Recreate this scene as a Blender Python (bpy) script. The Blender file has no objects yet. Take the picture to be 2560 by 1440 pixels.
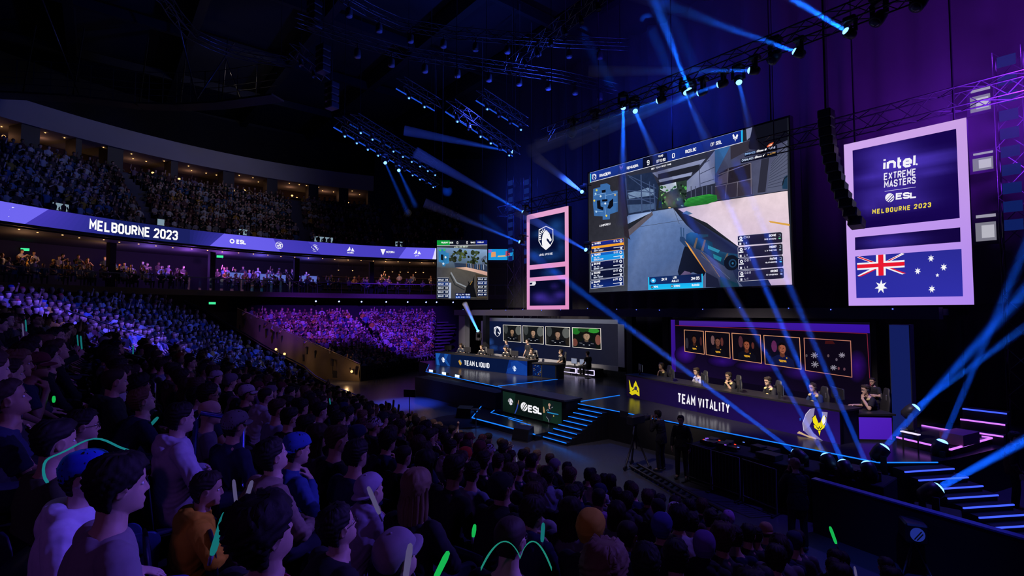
import bpy, math, random
import numpy as np
from mathutils import Vector, Matrix, Euler

C = bpy.context.scene.collection
SC = bpy.context.scene
R = math.radians

# ------------------------------------------------------------------ camera, world, light, exposure
EYE = Vector((0.0, 0.0, 4.7))
FWD_H = Vector((-0.77605, 0.63068, 0.0))           # stage runs along X, the audience looks along +Y
PITCH = math.atan(60.0 / 1280.0)
cam_d = bpy.data.cameras.new('camera')
cam_d.sensor_width = 36.0
cam_d.lens = 18.0
cam_d.clip_start = 0.05
cam_d.clip_end = 300.0
cam = bpy.data.objects.new('camera', cam_d)
C.objects.link(cam)
cam.location = EYE
_d = FWD_H * math.cos(PITCH) + Vector((0, 0, 1)) * math.sin(PITCH)
cam.rotation_euler = _d.to_track_quat('-Z', 'Y').to_euler()
SC.camera = cam

w = bpy.data.worlds.new('arena_dark')
SC.world = w
w.use_nodes = True
w.node_tree.nodes['Background'].inputs[0].default_value = (0.06, 0.05, 0.40, 1)
w.node_tree.nodes['Background'].inputs[1].default_value = 0.008

SC.view_settings.view_transform = 'Standard'
SC.view_settings.look = 'None'
SC.view_settings.exposure = 0.0
SC.view_settings.gamma = 1.0
SC.view_settings.use_curve_mapping = False
SC.cycles.max_bounces = 4
SC.cycles.diffuse_bounces = 2
SC.cycles.glossy_bounces = 2
SC.cycles.transmission_bounces = 3
SC.cycles.volume_bounces = 0
SC.cycles.transparent_max_bounces = 12
SC.cycles.caustics_reflective = False
SC.cycles.caustics_refractive = False
SC.cycles.sample_clamp_indirect = 2.0
SC.cycles.sample_clamp_direct = 0.0
SC.cycles.use_denoising = True


def light(kind, name, loc, target, power, color, size=1.0, angle=40.0, blend=0.6, size_y=None):
    ld = bpy.data.lights.new(name, kind)
    ld.energy = power
    ld.color = color
    if kind == 'AREA':
        ld.size = size
        if size_y:
            ld.shape = 'RECTANGLE'
            ld.size_y = size_y
    if kind == 'SPOT':
        ld.spot_size = R(angle)
        ld.spot_blend = blend
        ld.shadow_soft_size = size
    if kind == 'POINT':
        ld.shadow_soft_size = size
    o = bpy.data.objects.new(name, ld)
    C.objects.link(o)
    o.location = loc
    if target is not None:
        o.rotation_euler = (Vector(target) - Vector(loc)).to_track_quat('-Z', 'Y').to_euler()
    return o


BLUE = (0.05, 0.16, 1.0)
VIOLET = (0.32, 0.10, 1.0)
LAV = (0.30, 0.24, 1.0)
# spots that wash the stands, hung in the roof
light('SPOT', 'wash_stand_light', (-16, 10, 17), (-24.5, -0.2, 4.4), 46000, (0.10, 0.07, 1.0), 0.3, 24, 0.9)
light('SPOT', 'wash_stand_light', (-20, 16, 16), (-28.0, 3.2, 3.2), 16000, (0.05, 0.09, 1.0), 0.3, 34, 0.9)
light('SPOT', 'wash_bank_light', (-27.6, 10.6, 13.2), (-41.5, 13.5, 4.3), 19000, (0.25, 0.04, 1.0), 0.3, 32, 0.8)
light('SPOT', 'wash_bank_light', (-30, 16.5, 12.0), (-41.5, 20.5, 3.9), 17000, (0.19, 0.035, 1.0), 0.3, 46, 0.8)
light('SPOT', 'wash_tier_light', (-20, 6, 18), (-46, -4, 12.0), 3200, (0.10, 0.18, 1.0), 0.3, 22, 0.9)
light('SPOT', 'wash_tier_light', (-27, 12, 20.5), (-46, 8, 12.4), 900, (0.55, 0.45, 0.85), 0.5, 50, 0.9)
light('SPOT', 'fascia_fill_light', (-36, 10, 20.5), (-49, 4, 18.2), 400, (0.85, 0.82, 0.95), 0.5, 110, 0.9)  # added spot without a fixture, brightens the grey fascia
# front wash and added fill over the near rows
light('SPOT', 'wash_near_light', (3, 12, 10), (-3.5, 0.1, 3.4), 5200, (0.16, 0.09, 1.0), 0.12, 16, 0.9)
light('SPOT', 'wash_near_light', (-1, 14, 12.5), (-7, 3.0, 2.6), 2200, (0.17, 0.09, 1.0), 0.2, 62, 0.9)
light('SPOT', 'wash_near_light', (4, -8, 12), (-5, 5, 1.5), 300, (0.50, 0.16, 1.0), 0.3, 75, 0.9)  # added soft fill from behind the camera
# stage washes
light('SPOT', 'stage_wash_light', (-10, 9, 12.5), (-9.5, 17.6, 2.2), 13000, (1.0, 0.84, 0.68), 0.2, 32, 0.8)
light('SPOT', 'stage_wash_light', (-6, 9, 12.5), (-5.8, 17.4, 2.2), 5000, (1.0, 0.80, 0.80), 0.2, 22, 0.8)
light('SPOT', 'stage_wash_light', (-22, 9.5, 12.5), (-24.8, 20.3, 2.3), 21000, (1.0, 0.86, 0.72), 0.2, 44, 0.8)
light('SPOT', 'stage_wash_light', (-18, 19.0, 12.6), (-18, 17.0, 1.1), 2600, (0.03, 0.12, 1.0), 0.3, 80, 0.9)
light('SPOT', 'stage_wash_light', (-2, 19.0, 12.6), (-3.0, 16.0, 1.1), 2600, (0.10, 0.06, 1.0), 0.3, 70, 0.9)
light('SPOT', 'rig_wash_light', (-1.6, 19.3, 10), (-3.5, 25, 15), 7000, (0.26, 0.03, 1.0), 0.5, 130, 1.0)
light('SPOT', 'rig_wash_light', (-14, 19.5, 14), (-15, 24, 17), 2800, (0.015, 0.045, 1.0), 0.5, 120, 1.0)
light('SPOT', 'rig_wash_light', (-26, 19.5, 12), (-27, 24, 13), 1500, (0.02, 0.06, 1.0), 0.5, 110, 1.0)
light('SPOT', 'roof_wash_light', (-18, 20, 11), (-24, 14, 19), 6500, (0.03, 0.08, 1.0), 0.5, 100, 0.9)
light('SPOT', 'floor_wash_light', (-22, 12, 15), (-24, 12.4, 0), 42000, (0.03, 0.08, 1.0), 0.3, 17, 0.9)
light('SPOT', 'floor_wash_light', (-8, 8, 14), (-12, 10.8, 0), 2200, (0.75, 0.62, 0.85), 0.3, 40, 0.9)

light('SPOT', 'roof_wash_light', (-27, 15, 10.5), (-28.8, 14.5, 14.6), 420, (0.02, 0.10, 1.0), 0.2, 130, 0.9)  # added spot without a fixture, turns the slanting trusses blue
light('SPOT', 'floor_wash_light', (-1, 8, 12), (-2.9, 10.4, 0), 1600, (0.04, 0.10, 1.0), 0.2, 22, 0.8)
light('POINT', 'catwalk_fill_light', (-37.2, 6.4, 20.3), None, 14, (0.9, 0.75, 0.7), 0.1)  # added bare point light so the catwalk shows faintly
light('AREA', 'booth_fill_light', (-24.5, 20.5, 4.35), (-24.5, 22.5, 2.6), 42, (0.75, 0.8, 1.0), 12.0, size_y=0.15)  # added strip under the canopy, brightens the grey booth frame

# thin haze hanging over the stage
_hv = bpy.data.meshes.new('stage_haze')
_x0, _x1, _y0, _y1, _z0, _z1 = -33, 8, 21.7, 26.8, 5.0, 22.4
_hv.from_pydata([(x, y, z) for x in (_x0, _x1) for y in (_y0, _y1) for z in (_z0, _z1)], [], [(0, 1, 3, 2), (4, 6, 7, 5), (0, 4, 5, 1), (2, 3, 7, 6), (0, 2, 6, 4), (1, 5, 7, 3)])
_hm = bpy.data.materials.new('stage_haze')
_hm.use_nodes = True
_hm.node_tree.nodes.clear()
_v = _hm.node_tree.nodes.new('ShaderNodeVolumeScatter')
_v.inputs['Density'].default_value = 0.022
_o = _hm.node_tree.nodes.new('ShaderNodeOutputMaterial')
_hm.node_tree.links.new(_v.outputs[0], _o.inputs['Volume'])
_hv.materials.append(_hm)
_ho = bpy.data.objects.new('stage_haze', _hv)
C.objects.link(_ho)
_ho['label'] = 'thin blue and violet haze hanging in the air over the stage'
_ho['category'] = 'haze'
_ho['kind'] = 'stuff'


# ------------------------------------------------------------------ materials
MATS = {}


def _nt(name):
    m = bpy.data.materials.new(name)
    m.use_nodes = True
    nt = m.node_tree
    return m, nt, nt.nodes['Principled BSDF']


def mat(name, col, rough=0.6, metal=0.0, emit=None, estr=1.0, noise=0.0, nscale=8.0, bump=0.0, sheen=0.0, coat=0.0, spec=0.5):
    if name in MATS:
        return MATS[name]
    m, nt, b = _nt(name)
    b.inputs['Roughness'].default_value = rough
    b.inputs['Metallic'].default_value = metal
    b.inputs['Specular IOR Level'].default_value = spec
    b.inputs['Coat Weight'].default_value = coat
    tc = nt.nodes.new('ShaderNodeTexCoord')
    nz = nt.nodes.new('ShaderNodeTexNoise')
    nz.inputs['Scale'].default_value = nscale
    nz.inputs['Detail'].default_value = 4
    nt.links.new(tc.outputs['Object'], nz.inputs['Vector'])
    mx = nt.nodes.new('ShaderNodeMix')
    mx.data_type = 'RGBA'
    a = tuple(max(0, c * (1 - noise)) for c in col) + (1,)
    c2 = tuple(min(1, c * (1 + noise)) for c in col) + (1,)
    mx.inputs[6].default_value = a
    mx.inputs[7].default_value = c2
    nt.links.new(nz.outputs['Fac'], mx.inputs[0])
    nt.links.new(mx.outputs[2], b.inputs['Base Color'])
    if bump:
        bp = nt.nodes.new('ShaderNodeBump')
        bp.inputs['Strength'].default_value = bump
        nt.links.new(nz.outputs['Fac'], bp.inputs['Height'])
        nt.links.new(bp.outputs[0], b.inputs['Normal'])
    if emit:
        b.inputs['Emission Color'].default_value = tuple(emit) + (1,)
        b.inputs['Emission Strength'].default_value = estr
    MATS[name] = m
    return m


def objcol(name, rough=0.7, noise=0.15, nscale=30.0, bump=0.1, sheen=0.0):
    """one cloth, skin or hair material whose colour is each object's own colour"""
    m, nt, b = _nt(name)
    b.inputs['Roughness'].default_value = rough
    b.inputs['Specular IOR Level'].default_value = 0.3
    oi = nt.nodes.new('ShaderNodeObjectInfo')
    tc = nt.nodes.new('ShaderNodeTexCoord')
    nz = nt.nodes.new('ShaderNodeTexNoise')
    nz.inputs['Scale'].default_value = nscale
    nz.inputs['Detail'].default_value = 3
    nt.links.new(tc.outputs['Object'], nz.inputs['Vector'])
    mr = nt.nodes.new('ShaderNodeMapRange')
    mr.inputs['To Min'].default_value = 1 - noise
    mr.inputs['To Max'].default_value = 1 + noise
    nt.links.new(nz.outputs['Fac'], mr.inputs['Value'])
    vm = nt.nodes.new('ShaderNodeVectorMath')
    vm.operation = 'SCALE'
    nt.links.new(oi.outputs['Color'], vm.inputs[0])
    nt.links.new(mr.outputs[0], vm.inputs['Scale'])
    nt.links.new(vm.outputs[0], b.inputs['Base Color'])
    bp = nt.nodes.new('ShaderNodeBump')
    bp.inputs['Strength'].default_value = bump
    nt.links.new(nz.outputs['Fac'], bp.inputs['Height'])
    nt.links.new(bp.outputs[0], b.inputs['Normal'])
    MATS[name] = m
    return m


def attrmat(name, rough=0.75):
    """cloth and skin colours stored per face in the attribute Col"""
    m, nt, b = _nt(name)
    b.inputs['Roughness'].default_value = rough
    b.inputs['Specular IOR Level'].default_value = 0.25
    at = nt.nodes.new('ShaderNodeAttribute')
    at.attribute_name = 'Col'
    nt.links.new(at.outputs['Color'], b.inputs['Base Color'])
    MATS[name] = m
    return m


def glow(name, col, strength, sampled=True):
    if name in MATS:
        return MATS[name]
    m = bpy.data.materials.new(name)
    m.use_nodes = True
    nt = m.node_tree
    nt.nodes.clear()
    e = nt.nodes.new('ShaderNodeEmission')
    e.inputs[0].default_value = tuple(col) + (1,)
    e.inputs[1].default_value = strength
    o = nt.nodes.new('ShaderNodeOutputMaterial')
    nt.links.new(e.outputs[0], o.inputs[0])
    if not sampled:
        m.cycles.emission_sampling = 'NONE'
    MATS[name] = m
    return m


def led_picture(name, strength=1.0, nscale=3.0, sampled=False):
    """a lit screen: picture colour in attribute Col, its alpha is how grainy the picture is there"""
    m = bpy.data.materials.new(name)
    m.use_nodes = True
    nt = m.node_tree
    nt.nodes.clear()
    at = nt.nodes.new('ShaderNodeAttribute')
    at.attribute_name = 'Col'
    tc = nt.nodes.new('ShaderNodeTexCoord')
    nz = nt.nodes.new('ShaderNodeTexNoise')
    nz.inputs['Scale'].default_value = nscale
    nz.inputs['Detail'].default_value = 7
    nz.inputs['Roughness'].default_value = 0.65
    nt.links.new(tc.outputs['Object'], nz.inputs['Vector'])
    s = nt.nodes.new('ShaderNodeMath')
    s.operation = 'SUBTRACT'
    s.inputs[1].default_value = 0.5
    nt.links.new(nz.outputs['Fac'], s.inputs[0])
    k = nt.nodes.new('ShaderNodeMath')
    k.operation = 'MULTIPLY_ADD'
    k.inputs[2].default_value = 1.0
    nt.links.new(s.outputs[0], k.inputs[0])
    k2 = nt.nodes.new('ShaderNodeMath')
    k2.operation = 'MULTIPLY'
    k2.inputs[1].default_value = 4.0
    nt.links.new(at.outputs['Alpha'], k2.inputs[0])
    nt.links.new(k2.outputs[0], k.inputs[1])
    mx = nt.nodes.new('ShaderNodeMath')
    mx.operation = 'MAXIMUM'
    mx.inputs[1].default_value = 0.02
    nt.links.new(k.outputs[0], mx.inputs[0])
    k3 = nt.nodes.new('ShaderNodeMath')
    k3.operation = 'MULTIPLY'
    k3.inputs[1].default_value = strength
    nt.links.new(mx.outputs[0], k3.inputs[0])
    e = nt.nodes.new('ShaderNodeEmission')
    nt.links.new(at.outputs['Color'], e.inputs[0])
    nt.links.new(k3.outputs[0], e.inputs[1])
    o = nt.nodes.new('ShaderNodeOutputMaterial')
    nt.links.new(e.outputs[0], o.inputs[0])
    if not sampled:
        m.cycles.emission_sampling = 'NONE'
    MATS[name] = m
    return m


def haze(name, density):
    m = bpy.data.materials.new(name)
    m.use_nodes = True
    nt = m.node_tree
    nt.nodes.clear()
    v = nt.nodes.new('ShaderNodeVolumeScatter')
    v.inputs['Color'].default_value = (1, 1, 1, 1)
    v.inputs['Density'].default_value = density
    v.inputs['Anisotropy'].default_value = 0.0
    o = nt.nodes.new('ShaderNodeOutputMaterial')
    nt.links.new(v.outputs[0], o.inputs['Volume'])
    MATS[name] = m
    return m


def lin(h):
    h = h.lstrip('#')
    return tuple(((int(h[i:i + 2], 16) / 255.0 + 0.055) / 1.055) ** 2.4 if int(h[i:i + 2], 16) > 10 else int(h[i:i + 2], 16) / 255.0 / 12.92 for i in (0, 2, 4))


# ------------------------------------------------------------------ objects
def base_name(o, label=None, cat=None, group=None, kind=None):
    if label:
        o['label'] = label
    if cat:
        o['category'] = cat
    if group:
        o['group'] = group
    if kind:
        o['kind'] = kind
    return o


tag = base_name


def thing(name, label, cat, loc=(0, 0, 0), rotz=0.0, group=None, scale=1.0):
    o = bpy.data.objects.new(name, None)
    o.empty_display_size = 0.2
    C.objects.link(o)
    o.location = loc
    o.rotation_euler = (0, 0, rotz)
    o.scale = (scale,) * 3
    return tag(o, label, cat, group)


def link(name, me, parent=None, color=None):
    o = bpy.data.objects.new(name, me)
    C.objects.link(o)
    if parent is not None:
        o.parent = parent
    if color is not None:
        o.color = tuple(color[:3]) + (1,)
    return o


KIDS = {}


def kids(o):
    return [c for c in C.objects if c.parent == o] if o.name not in KIDS else KIDS[o.name]


class MB:
    """collects shapes for ONE mesh"""

    def __init__(s):
        s.v = []
        s.f = []
        s.m = []
        s.smooth = []

    def add(s, vs, fs, mi=0, smooth=False):
        n = len(s.v)
        s.v.extend([tuple(p) for p in vs])
        for f in fs:
            s.f.append(tuple(i + n for i in f))
            s.m.append(mi)
            s.smooth.append(smooth)
        return s

    def box(s, c, d, rz=0.0, mi=0, M=None, bev=0.0):
        x, y, z = d[0] / 2, d[1] / 2, d[2] / 2
        if bev > 0:
            b = min(bev, x * .9, y * .9, z * .9)
            vs = []
            for sx in (-1, 1):
                for sy in (-1, 1):
                    for sz in (-1, 1):
                        vs += [(sx * (x - b), sy * (y - b), sz * z), (sx * (x - b), sy * y, sz * (z - b)), (sx * x, sy * (y - b), sz * (z - b))]
            idx = lambda sx, sy, sz, k: ((sx > 0) * 4 + (sy > 0) * 2 + (sz > 0)) * 3 + k
            fs = []
            for sz in (-1, 1):
                fs.append([idx(-1, -1, sz, 0), idx(1, -1, sz, 0), idx(1, 1, sz, 0), idx(-1, 1, sz, 0)][::sz])
            for sy in (-1, 1):
                fs.append([idx(-1, sy, -1, 1), idx(-1, sy, 1, 1), idx(1, sy, 1, 1), idx(1, sy, -1, 1)][::sy])
            for sx in (-1, 1):
                fs.append([idx(sx, -1, -1, 2), idx(sx, 1, -1, 2), idx(sx, 1, 1, 2), idx(sx, -1, 1, 2)][::sx])
            for sx in (-1, 1):
                for sy in (-1, 1):
                    fs.append([idx(sx, sy, -1, 1), idx(sx, sy, 1, 1), idx(sx, sy, 1, 2), idx(sx, sy, -1, 2)][::-sx * sy])
            for sx in (-1, 1):
                for sz in (-1, 1):
                    fs.append([idx(sx, -1, sz, 0), idx(sx, 1, sz, 0), idx(sx, 1, sz, 2), idx(sx, -1, sz, 2)][::-sx * sz])
            for sy in (-1, 1):
                for sz in (-1, 1):
                    fs.append([idx(-1, sy, sz, 0), idx(1, sy, sz, 0), idx(1, sy, sz, 1), idx(-1, sy, sz, 1)][::sy * sz])
            for sx in (-1, 1):
                for sy in (-1, 1):
                    for sz in (-1, 1):
                        fs.append([idx(sx, sy, sz, 0), idx(sx, sy, sz, 1), idx(sx, sy, sz, 2)][::-sx * sy * sz])
        else:
            vs = [(a, b, c2) for a in (-x, x) for b in (-y, y) for c2 in (-z, z)]
            fs = [(0, 1, 3, 2), (4, 6, 7, 5), (0, 4, 5, 1), (2, 3, 7, 6), (0, 2, 6, 4), (1, 5, 7, 3)]
        if M is None:
            ca, sa = math.cos(rz), math.sin(rz)
            vs = [(c[0] + p[0] * ca - p[1] * sa, c[1] + p[0] * sa + p[1] * ca, c[2] + p[2]) for p in vs]
        else:
            vs = [tuple(M @ Vector(p) + Vector(c)) for p in vs]
        return s.add(vs, fs, mi)

    def bar(s, a, b, wd, ht=None, mi=0):
        """box beam from a to b"""
        a, b = Vector(a), Vector(b)
        ht = wd if ht is None else ht
        d = (b - a)
        L = d.length
        q = d.to_track_quat('X', 'Z').to_matrix()
        return s.box((a + b) / 2, (L, wd, ht), M=q, mi=mi)

    def tube(s, pts, r, n=8, mi=0, closed=False, caps=True, smooth=True):
        pts = [Vector(p) for p in pts]
        rs = r if isinstance(r, (list, tuple)) else [r] * len(pts)
        vs, fs = [], []
        ref = Vector((0, 0, 1))
        N = len(pts)
        for i, p in enumerate(pts):
            a = pts[i - 1] if (i > 0 or closed) else p
            b = pts[(i + 1) % N] if (i < N - 1 or closed) else p
            t = (b - a).normalized()
            rr = ref if abs(t.dot(ref)) < 0.97 else Vector((1, 0, 0))
            u = t.cross(rr).normalized()
            v = t.cross(u).normalized()
            for k in range(n):
                g = 2 * math.pi * k / n
                vs.append(p + (u * math.cos(g) + v * math.sin(g)) * rs[i])
        M_ = N if closed else N - 1
        for i in range(M_):
            j = (i + 1) % N
            for k in range(n):
                k2 = (k + 1) % n
                fs.append((i * n + k, i * n + k2, j * n + k2, j * n + k))
        if caps and not closed:
            fs.append(tuple(range(n)))
            fs.append(tuple((N - 1) * n + k for k in range(n))[::-1])
        return s.add(vs, fs, mi, smooth)

    def cyl(s, a, b, r, n=16, mi=0, r2=None):
        return s.tube([a, b], [r, r if r2 is None else r2], n, mi)

    def lathe(s, prof, n=16, mi=0, c=(0, 0, 0), M=None, smooth=True):
        """prof: list of (radius, z)"""
        vs, fs = [], []
        for (r, z) in prof:
            for k in range(n):
                g = 2 * math.pi * k / n
                p = Vector((r * math.cos(g), r * math.sin(g), z))
                if M is not None:
                    p = M @ p
                vs.append(p + Vector(c))
        for i in range(len(prof) - 1):
            for k in range(n):
                k2 = (k + 1) % n
                fs.append((i * n + k, i * n + k2, (i + 1) * n + k2, (i + 1) * n + k))
        fs.append(tuple(range(n))[::-1])
        fs.append(tuple((len(prof) - 1) * n + k for k in range(n)))
        return s.add(vs, fs, mi, smooth)

    def ball(s, c, r, n=12, mi=0, M=None):
        if not isinstance(r, (tuple, list)):
            r = (r, r, r)
        vs, fs = [], []
        m = n // 2
        for i in range(m + 1):
            th = math.pi * i / m
            for k in range(n):
                g = 2 * math.pi * k / n
                p = Vector((r[0] * math.sin(th) * math.cos(g), r[1] * math.sin(th) * math.sin(g), r[2] * math.cos(th)))
                if M is not None:
                    p = M @ p
                vs.append(p + Vector(c))
        for i in range(m):
            for k in range(n):
                k2 = (k + 1) % n
                fs.append((i * n + k, (i + 1) * n + k, (i + 1) * n + k2, i * n + k2))
        return s.add(vs, fs, mi, True)

    def prism(s, poly, z0, z1, mi=0):
        n = len(poly)
        vs = [(p[0], p[1], z0) for p in poly] + [(p[0], p[1], z1) for p in poly]
        fs = [tuple(range(n))[::-1], tuple(range(n, 2 * n))]
        fs += [(i, (i + 1) % n, n + (i + 1) % n, n + i) for i in range(n)]
        return s.add(vs, fs, mi)

    def mesh(s, name, mats):
        me = bpy.data.meshes.new(name)
        me.from_pydata(s.v, [], s.f)
        for m in (mats if isinstance(mats, (list, tuple)) else [mats]):
            me.materials.append(m)
        me.polygons.foreach_set('material_index', s.m)
        me.polygons.foreach_set('use_smooth', s.smooth)
        me.update()
        return me

    def build(s, name, mats, parent=None, off=None):
        if parent is not None and off is None:
            off = parent.location
        if off is not None:
            ox, oy, oz = off
            s.v = [(p[0] - ox, p[1] - oy, p[2] - oz) for p in s.v]
        return link(name, s.mesh(name, mats), parent)


def _loc(s, name, mats, parent=None):
    """a part already drawn around its thing's own origin"""
    return link(name, s.mesh(name, mats), parent)


MB.loc = _loc


def copy_tree(o, parent=None):
    """a thing with copies of its parts and their sub-parts"""
    c = o.copy()
    C.objects.link(c)
    if parent is not None:
        c.parent = parent
    for ch in o.children:
        copy_tree(ch, c)
    return c


# ------------------------------------------------------------------ lettering: a condensed stroke alphabet
GL = {
    'A': '0,0 .5,1 1,0|.18,.3 .82,.3', 'B': '0,0 0,1 .75,1 1,.86 1,.64 .78,.52 0,.52|.78,.52 1,.4 1,.14 .75,0 0,0',
    'C': '1,.72 1,.85 .78,1 .22,1 0,.85 0,.15 .22,0 .78,0 1,.15 1,.28', 'D': '0,0 0,1 .7,1 1,.82 1,.18 .7,0 0,0',
    'E': '1,1 0,1 0,0 1,0|0,.52 .85,.52', 'F': '1,1 0,1 0,0|0,.5 .85,.5',
    'G': '1,.72 1,.85 .78,1 .22,1 0,.85 0,.15 .22,0 .78,0 1,.15 1,.48 .55,.48', 'H': '0,0 0,1|1,0 1,1|0,.5 1,.5',
    'I': '.5,0 .5,1', 'J': '1,1 1,.15 .78,0 .22,0 0,.15 0,.28', 'K': '0,0 0,1|1,1 .05,.45|.35,.62 1,0',
    'L': '0,1 0,0 1,0', 'M': '0,0 0,1 .5,.4 1,1 1,0', 'N': '0,0 0,1 1,0 1,1',
    'O': '.22,0 0,.15 0,.85 .22,1 .78,1 1,.85 1,.15 .78,0 .22,0', 'P': '0,0 0,1 .75,1 1,.86 1,.6 .75,.46 0,.46',
    'Q': '.22,0 0,.15 0,.85 .22,1 .78,1 1,.85 1,.15 .78,0 .22,0|.6,.2 .95,-.12',
    'R': '0,0 0,1 .75,1 1,.86 1,.62 .75,.5 0,.5|.5,.5 1,0', 'S': '1,.74 1,.85 .78,1 .22,1 0,.85 0,.68 .2,.55 .8,.45 1,.32 1,.15 .78,0 .22,0 0,.15 0,.26',
    'T': '0,1 1,1|.5,1 .5,0', 'U': '0,1 0,.15 .22,0 .78,0 1,.15 1,1', 'V': '0,1 .5,0 1,1', 'W': '0,1 .25,0 .5,.75 .75,0 1,1',
    'X': '0,0 1,1|0,1 1,0', 'Y': '0,1 .5,.45 1,1|.5,.45 .5,0', 'Z': '0,1 1,1 0,0 1,0',
    '0': '.22,0 0,.15 0,.85 .22,1 .78,1 1,.85 1,.15 .78,0 .22,0', '1': '.1,.8 .55,1 .55,0',
    '2': '0,.74 0,.85 .22,1 .78,1 1,.85 1,.62 0,0 1,0', '3': '0,.76 0,.85 .22,1 .78,1 1,.85 1,.64 .75,.52 .4,.52|.75,.52 1,.4 1,.15 .78,0 .22,0 0,.15 0,.24',
    '4': '.75,0 .75,1 0,.28 1,.28', '5': '.95,1 .08,1 .03,.55 .75,.6 1,.45 1,.15 .78,0 .22,0 0,.15 0,.24',
    '6': '.95,.85 .78,1 .22,1 0,.85 0,.15 .22,0 .78,0 1,.15 1,.42 .78,.56 0,.5', '7': '0,1 1,1 .35,0',
    '8': '.25,.53 0,.66 0,.86 .22,1 .78,1 1,.86 1,.66 .75,.53 .25,.53 0,.4 0,.14 .22,0 .78,0 1,.14 1,.4 .75,.53',
    '9': '.05,.15 .22,0 .78,0 1,.15 1,.85 .78,1 .22,1 0,.85 0,.58 .22,.44 1,.5',
    '-': '.1,.48 .9,.48', '.': '.4,0 .6,0', ':': '.5,.15 .5,.28|.5,.68 .5,.81', '/': '0,0 1,1',
    'i': '.5,0 .5,.66|.5,.84 .5,1', 'n': '0,0 0,.68|0,.5 .25,.66 .75,.66 1,.5 1,0', 't': '.3,1 .3,.15 .5,0 .95,0|0,.64 .9,.64',
    'e': '0,.34 1,.34 1,.5 .75,.68 .25,.68 0,.5 0,.16 .25,0 .75,0 .95,.1', 'l': '.5,0 .5,1',
}
NARROW = {'I': 0.25, '1': 0.6, '.': 0.3, ':': 0.3, 'i': 0.25, 'l': 0.25, 't': 0.62, 'M': 1.2, 'W': 1.3, '-': 0.7}


def stroke_quads(pts, wd):
    """mitred ribbon along a 2-D polyline -> list of quads"""
    P = [np.array(p, float) for p in pts]
    closed = len(P) > 3 and np.allclose(P[0], P[-1])
    if closed:
        P = P[:-1]
    n = len(P)
    L, Rr = [], []
    for i in range(n):
        a = P[i - 1] if (i > 0 or closed) else None
        b = P[(i + 1) % n] if (i < n - 1 or closed) else None
        d1 = (P[i] - a) / max(1e-9, np.linalg.norm(P[i] - a)) if a is not None else None
        d2 = (b - P[i]) / max(1e-9, np.linalg.norm(b - P[i])) if b is not None else None
        if d1 is None:
            d1 = d2
        if d2 is None:
            d2 = d1
        n1 = np.array((-d1[1], d1[0]))
        n2 = np.array((-d2[1], d2[0]))
        mm = n1 + n2
        l = np.linalg.norm(mm)
        mm = n1 if l < 1e-6 else mm / l
        k = wd / 2 / max(0.45, mm @ n1)
        L.append(P[i] + mm * k)
        Rr.append(P[i] - mm * k)
    out = []
    for i in range(n if closed else n - 1):
        j = (i + 1) % n
        out.append([L[i], L[j], Rr[j], Rr[i]])
    return out


def text_quads(txt, x, y, h, wr=0.42, wt=0.16, gap=0.16, align='l'):
    """letters of height h starting at x, baseline y; wr width ratio, wt stroke weight ratio"""
    W = 0.0
    items = []
    for ch in txt:
        if ch == ' ':
            W += h * wr * 0.75
            continue
        cw = h * wr * NARROW.get(ch, 1.0)
        items.append((ch, W, cw))
        W += cw + h * gap + wt * h * 0.5
    W -= h * gap + wt * h * 0.5
    x0 = x - (W / 2 if align == 'c' else (W if align == 'r' else 0))
    out = []
    for ch, ox, cw in items:
        g = GL.get(ch) or GL.get(ch.upper())
        if not g:
            continue
        for st in g.split('|'):
            pp = [tuple(float(q) for q in p.split(',')) for p in st.split()]
            s2 = wt * h
            pp = [(x0 + ox + p[0] * cw, y + s2 / 2 + p[1] * (h - s2)) for p in pp]
            out += stroke_quads(pp, s2)
    return out


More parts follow.
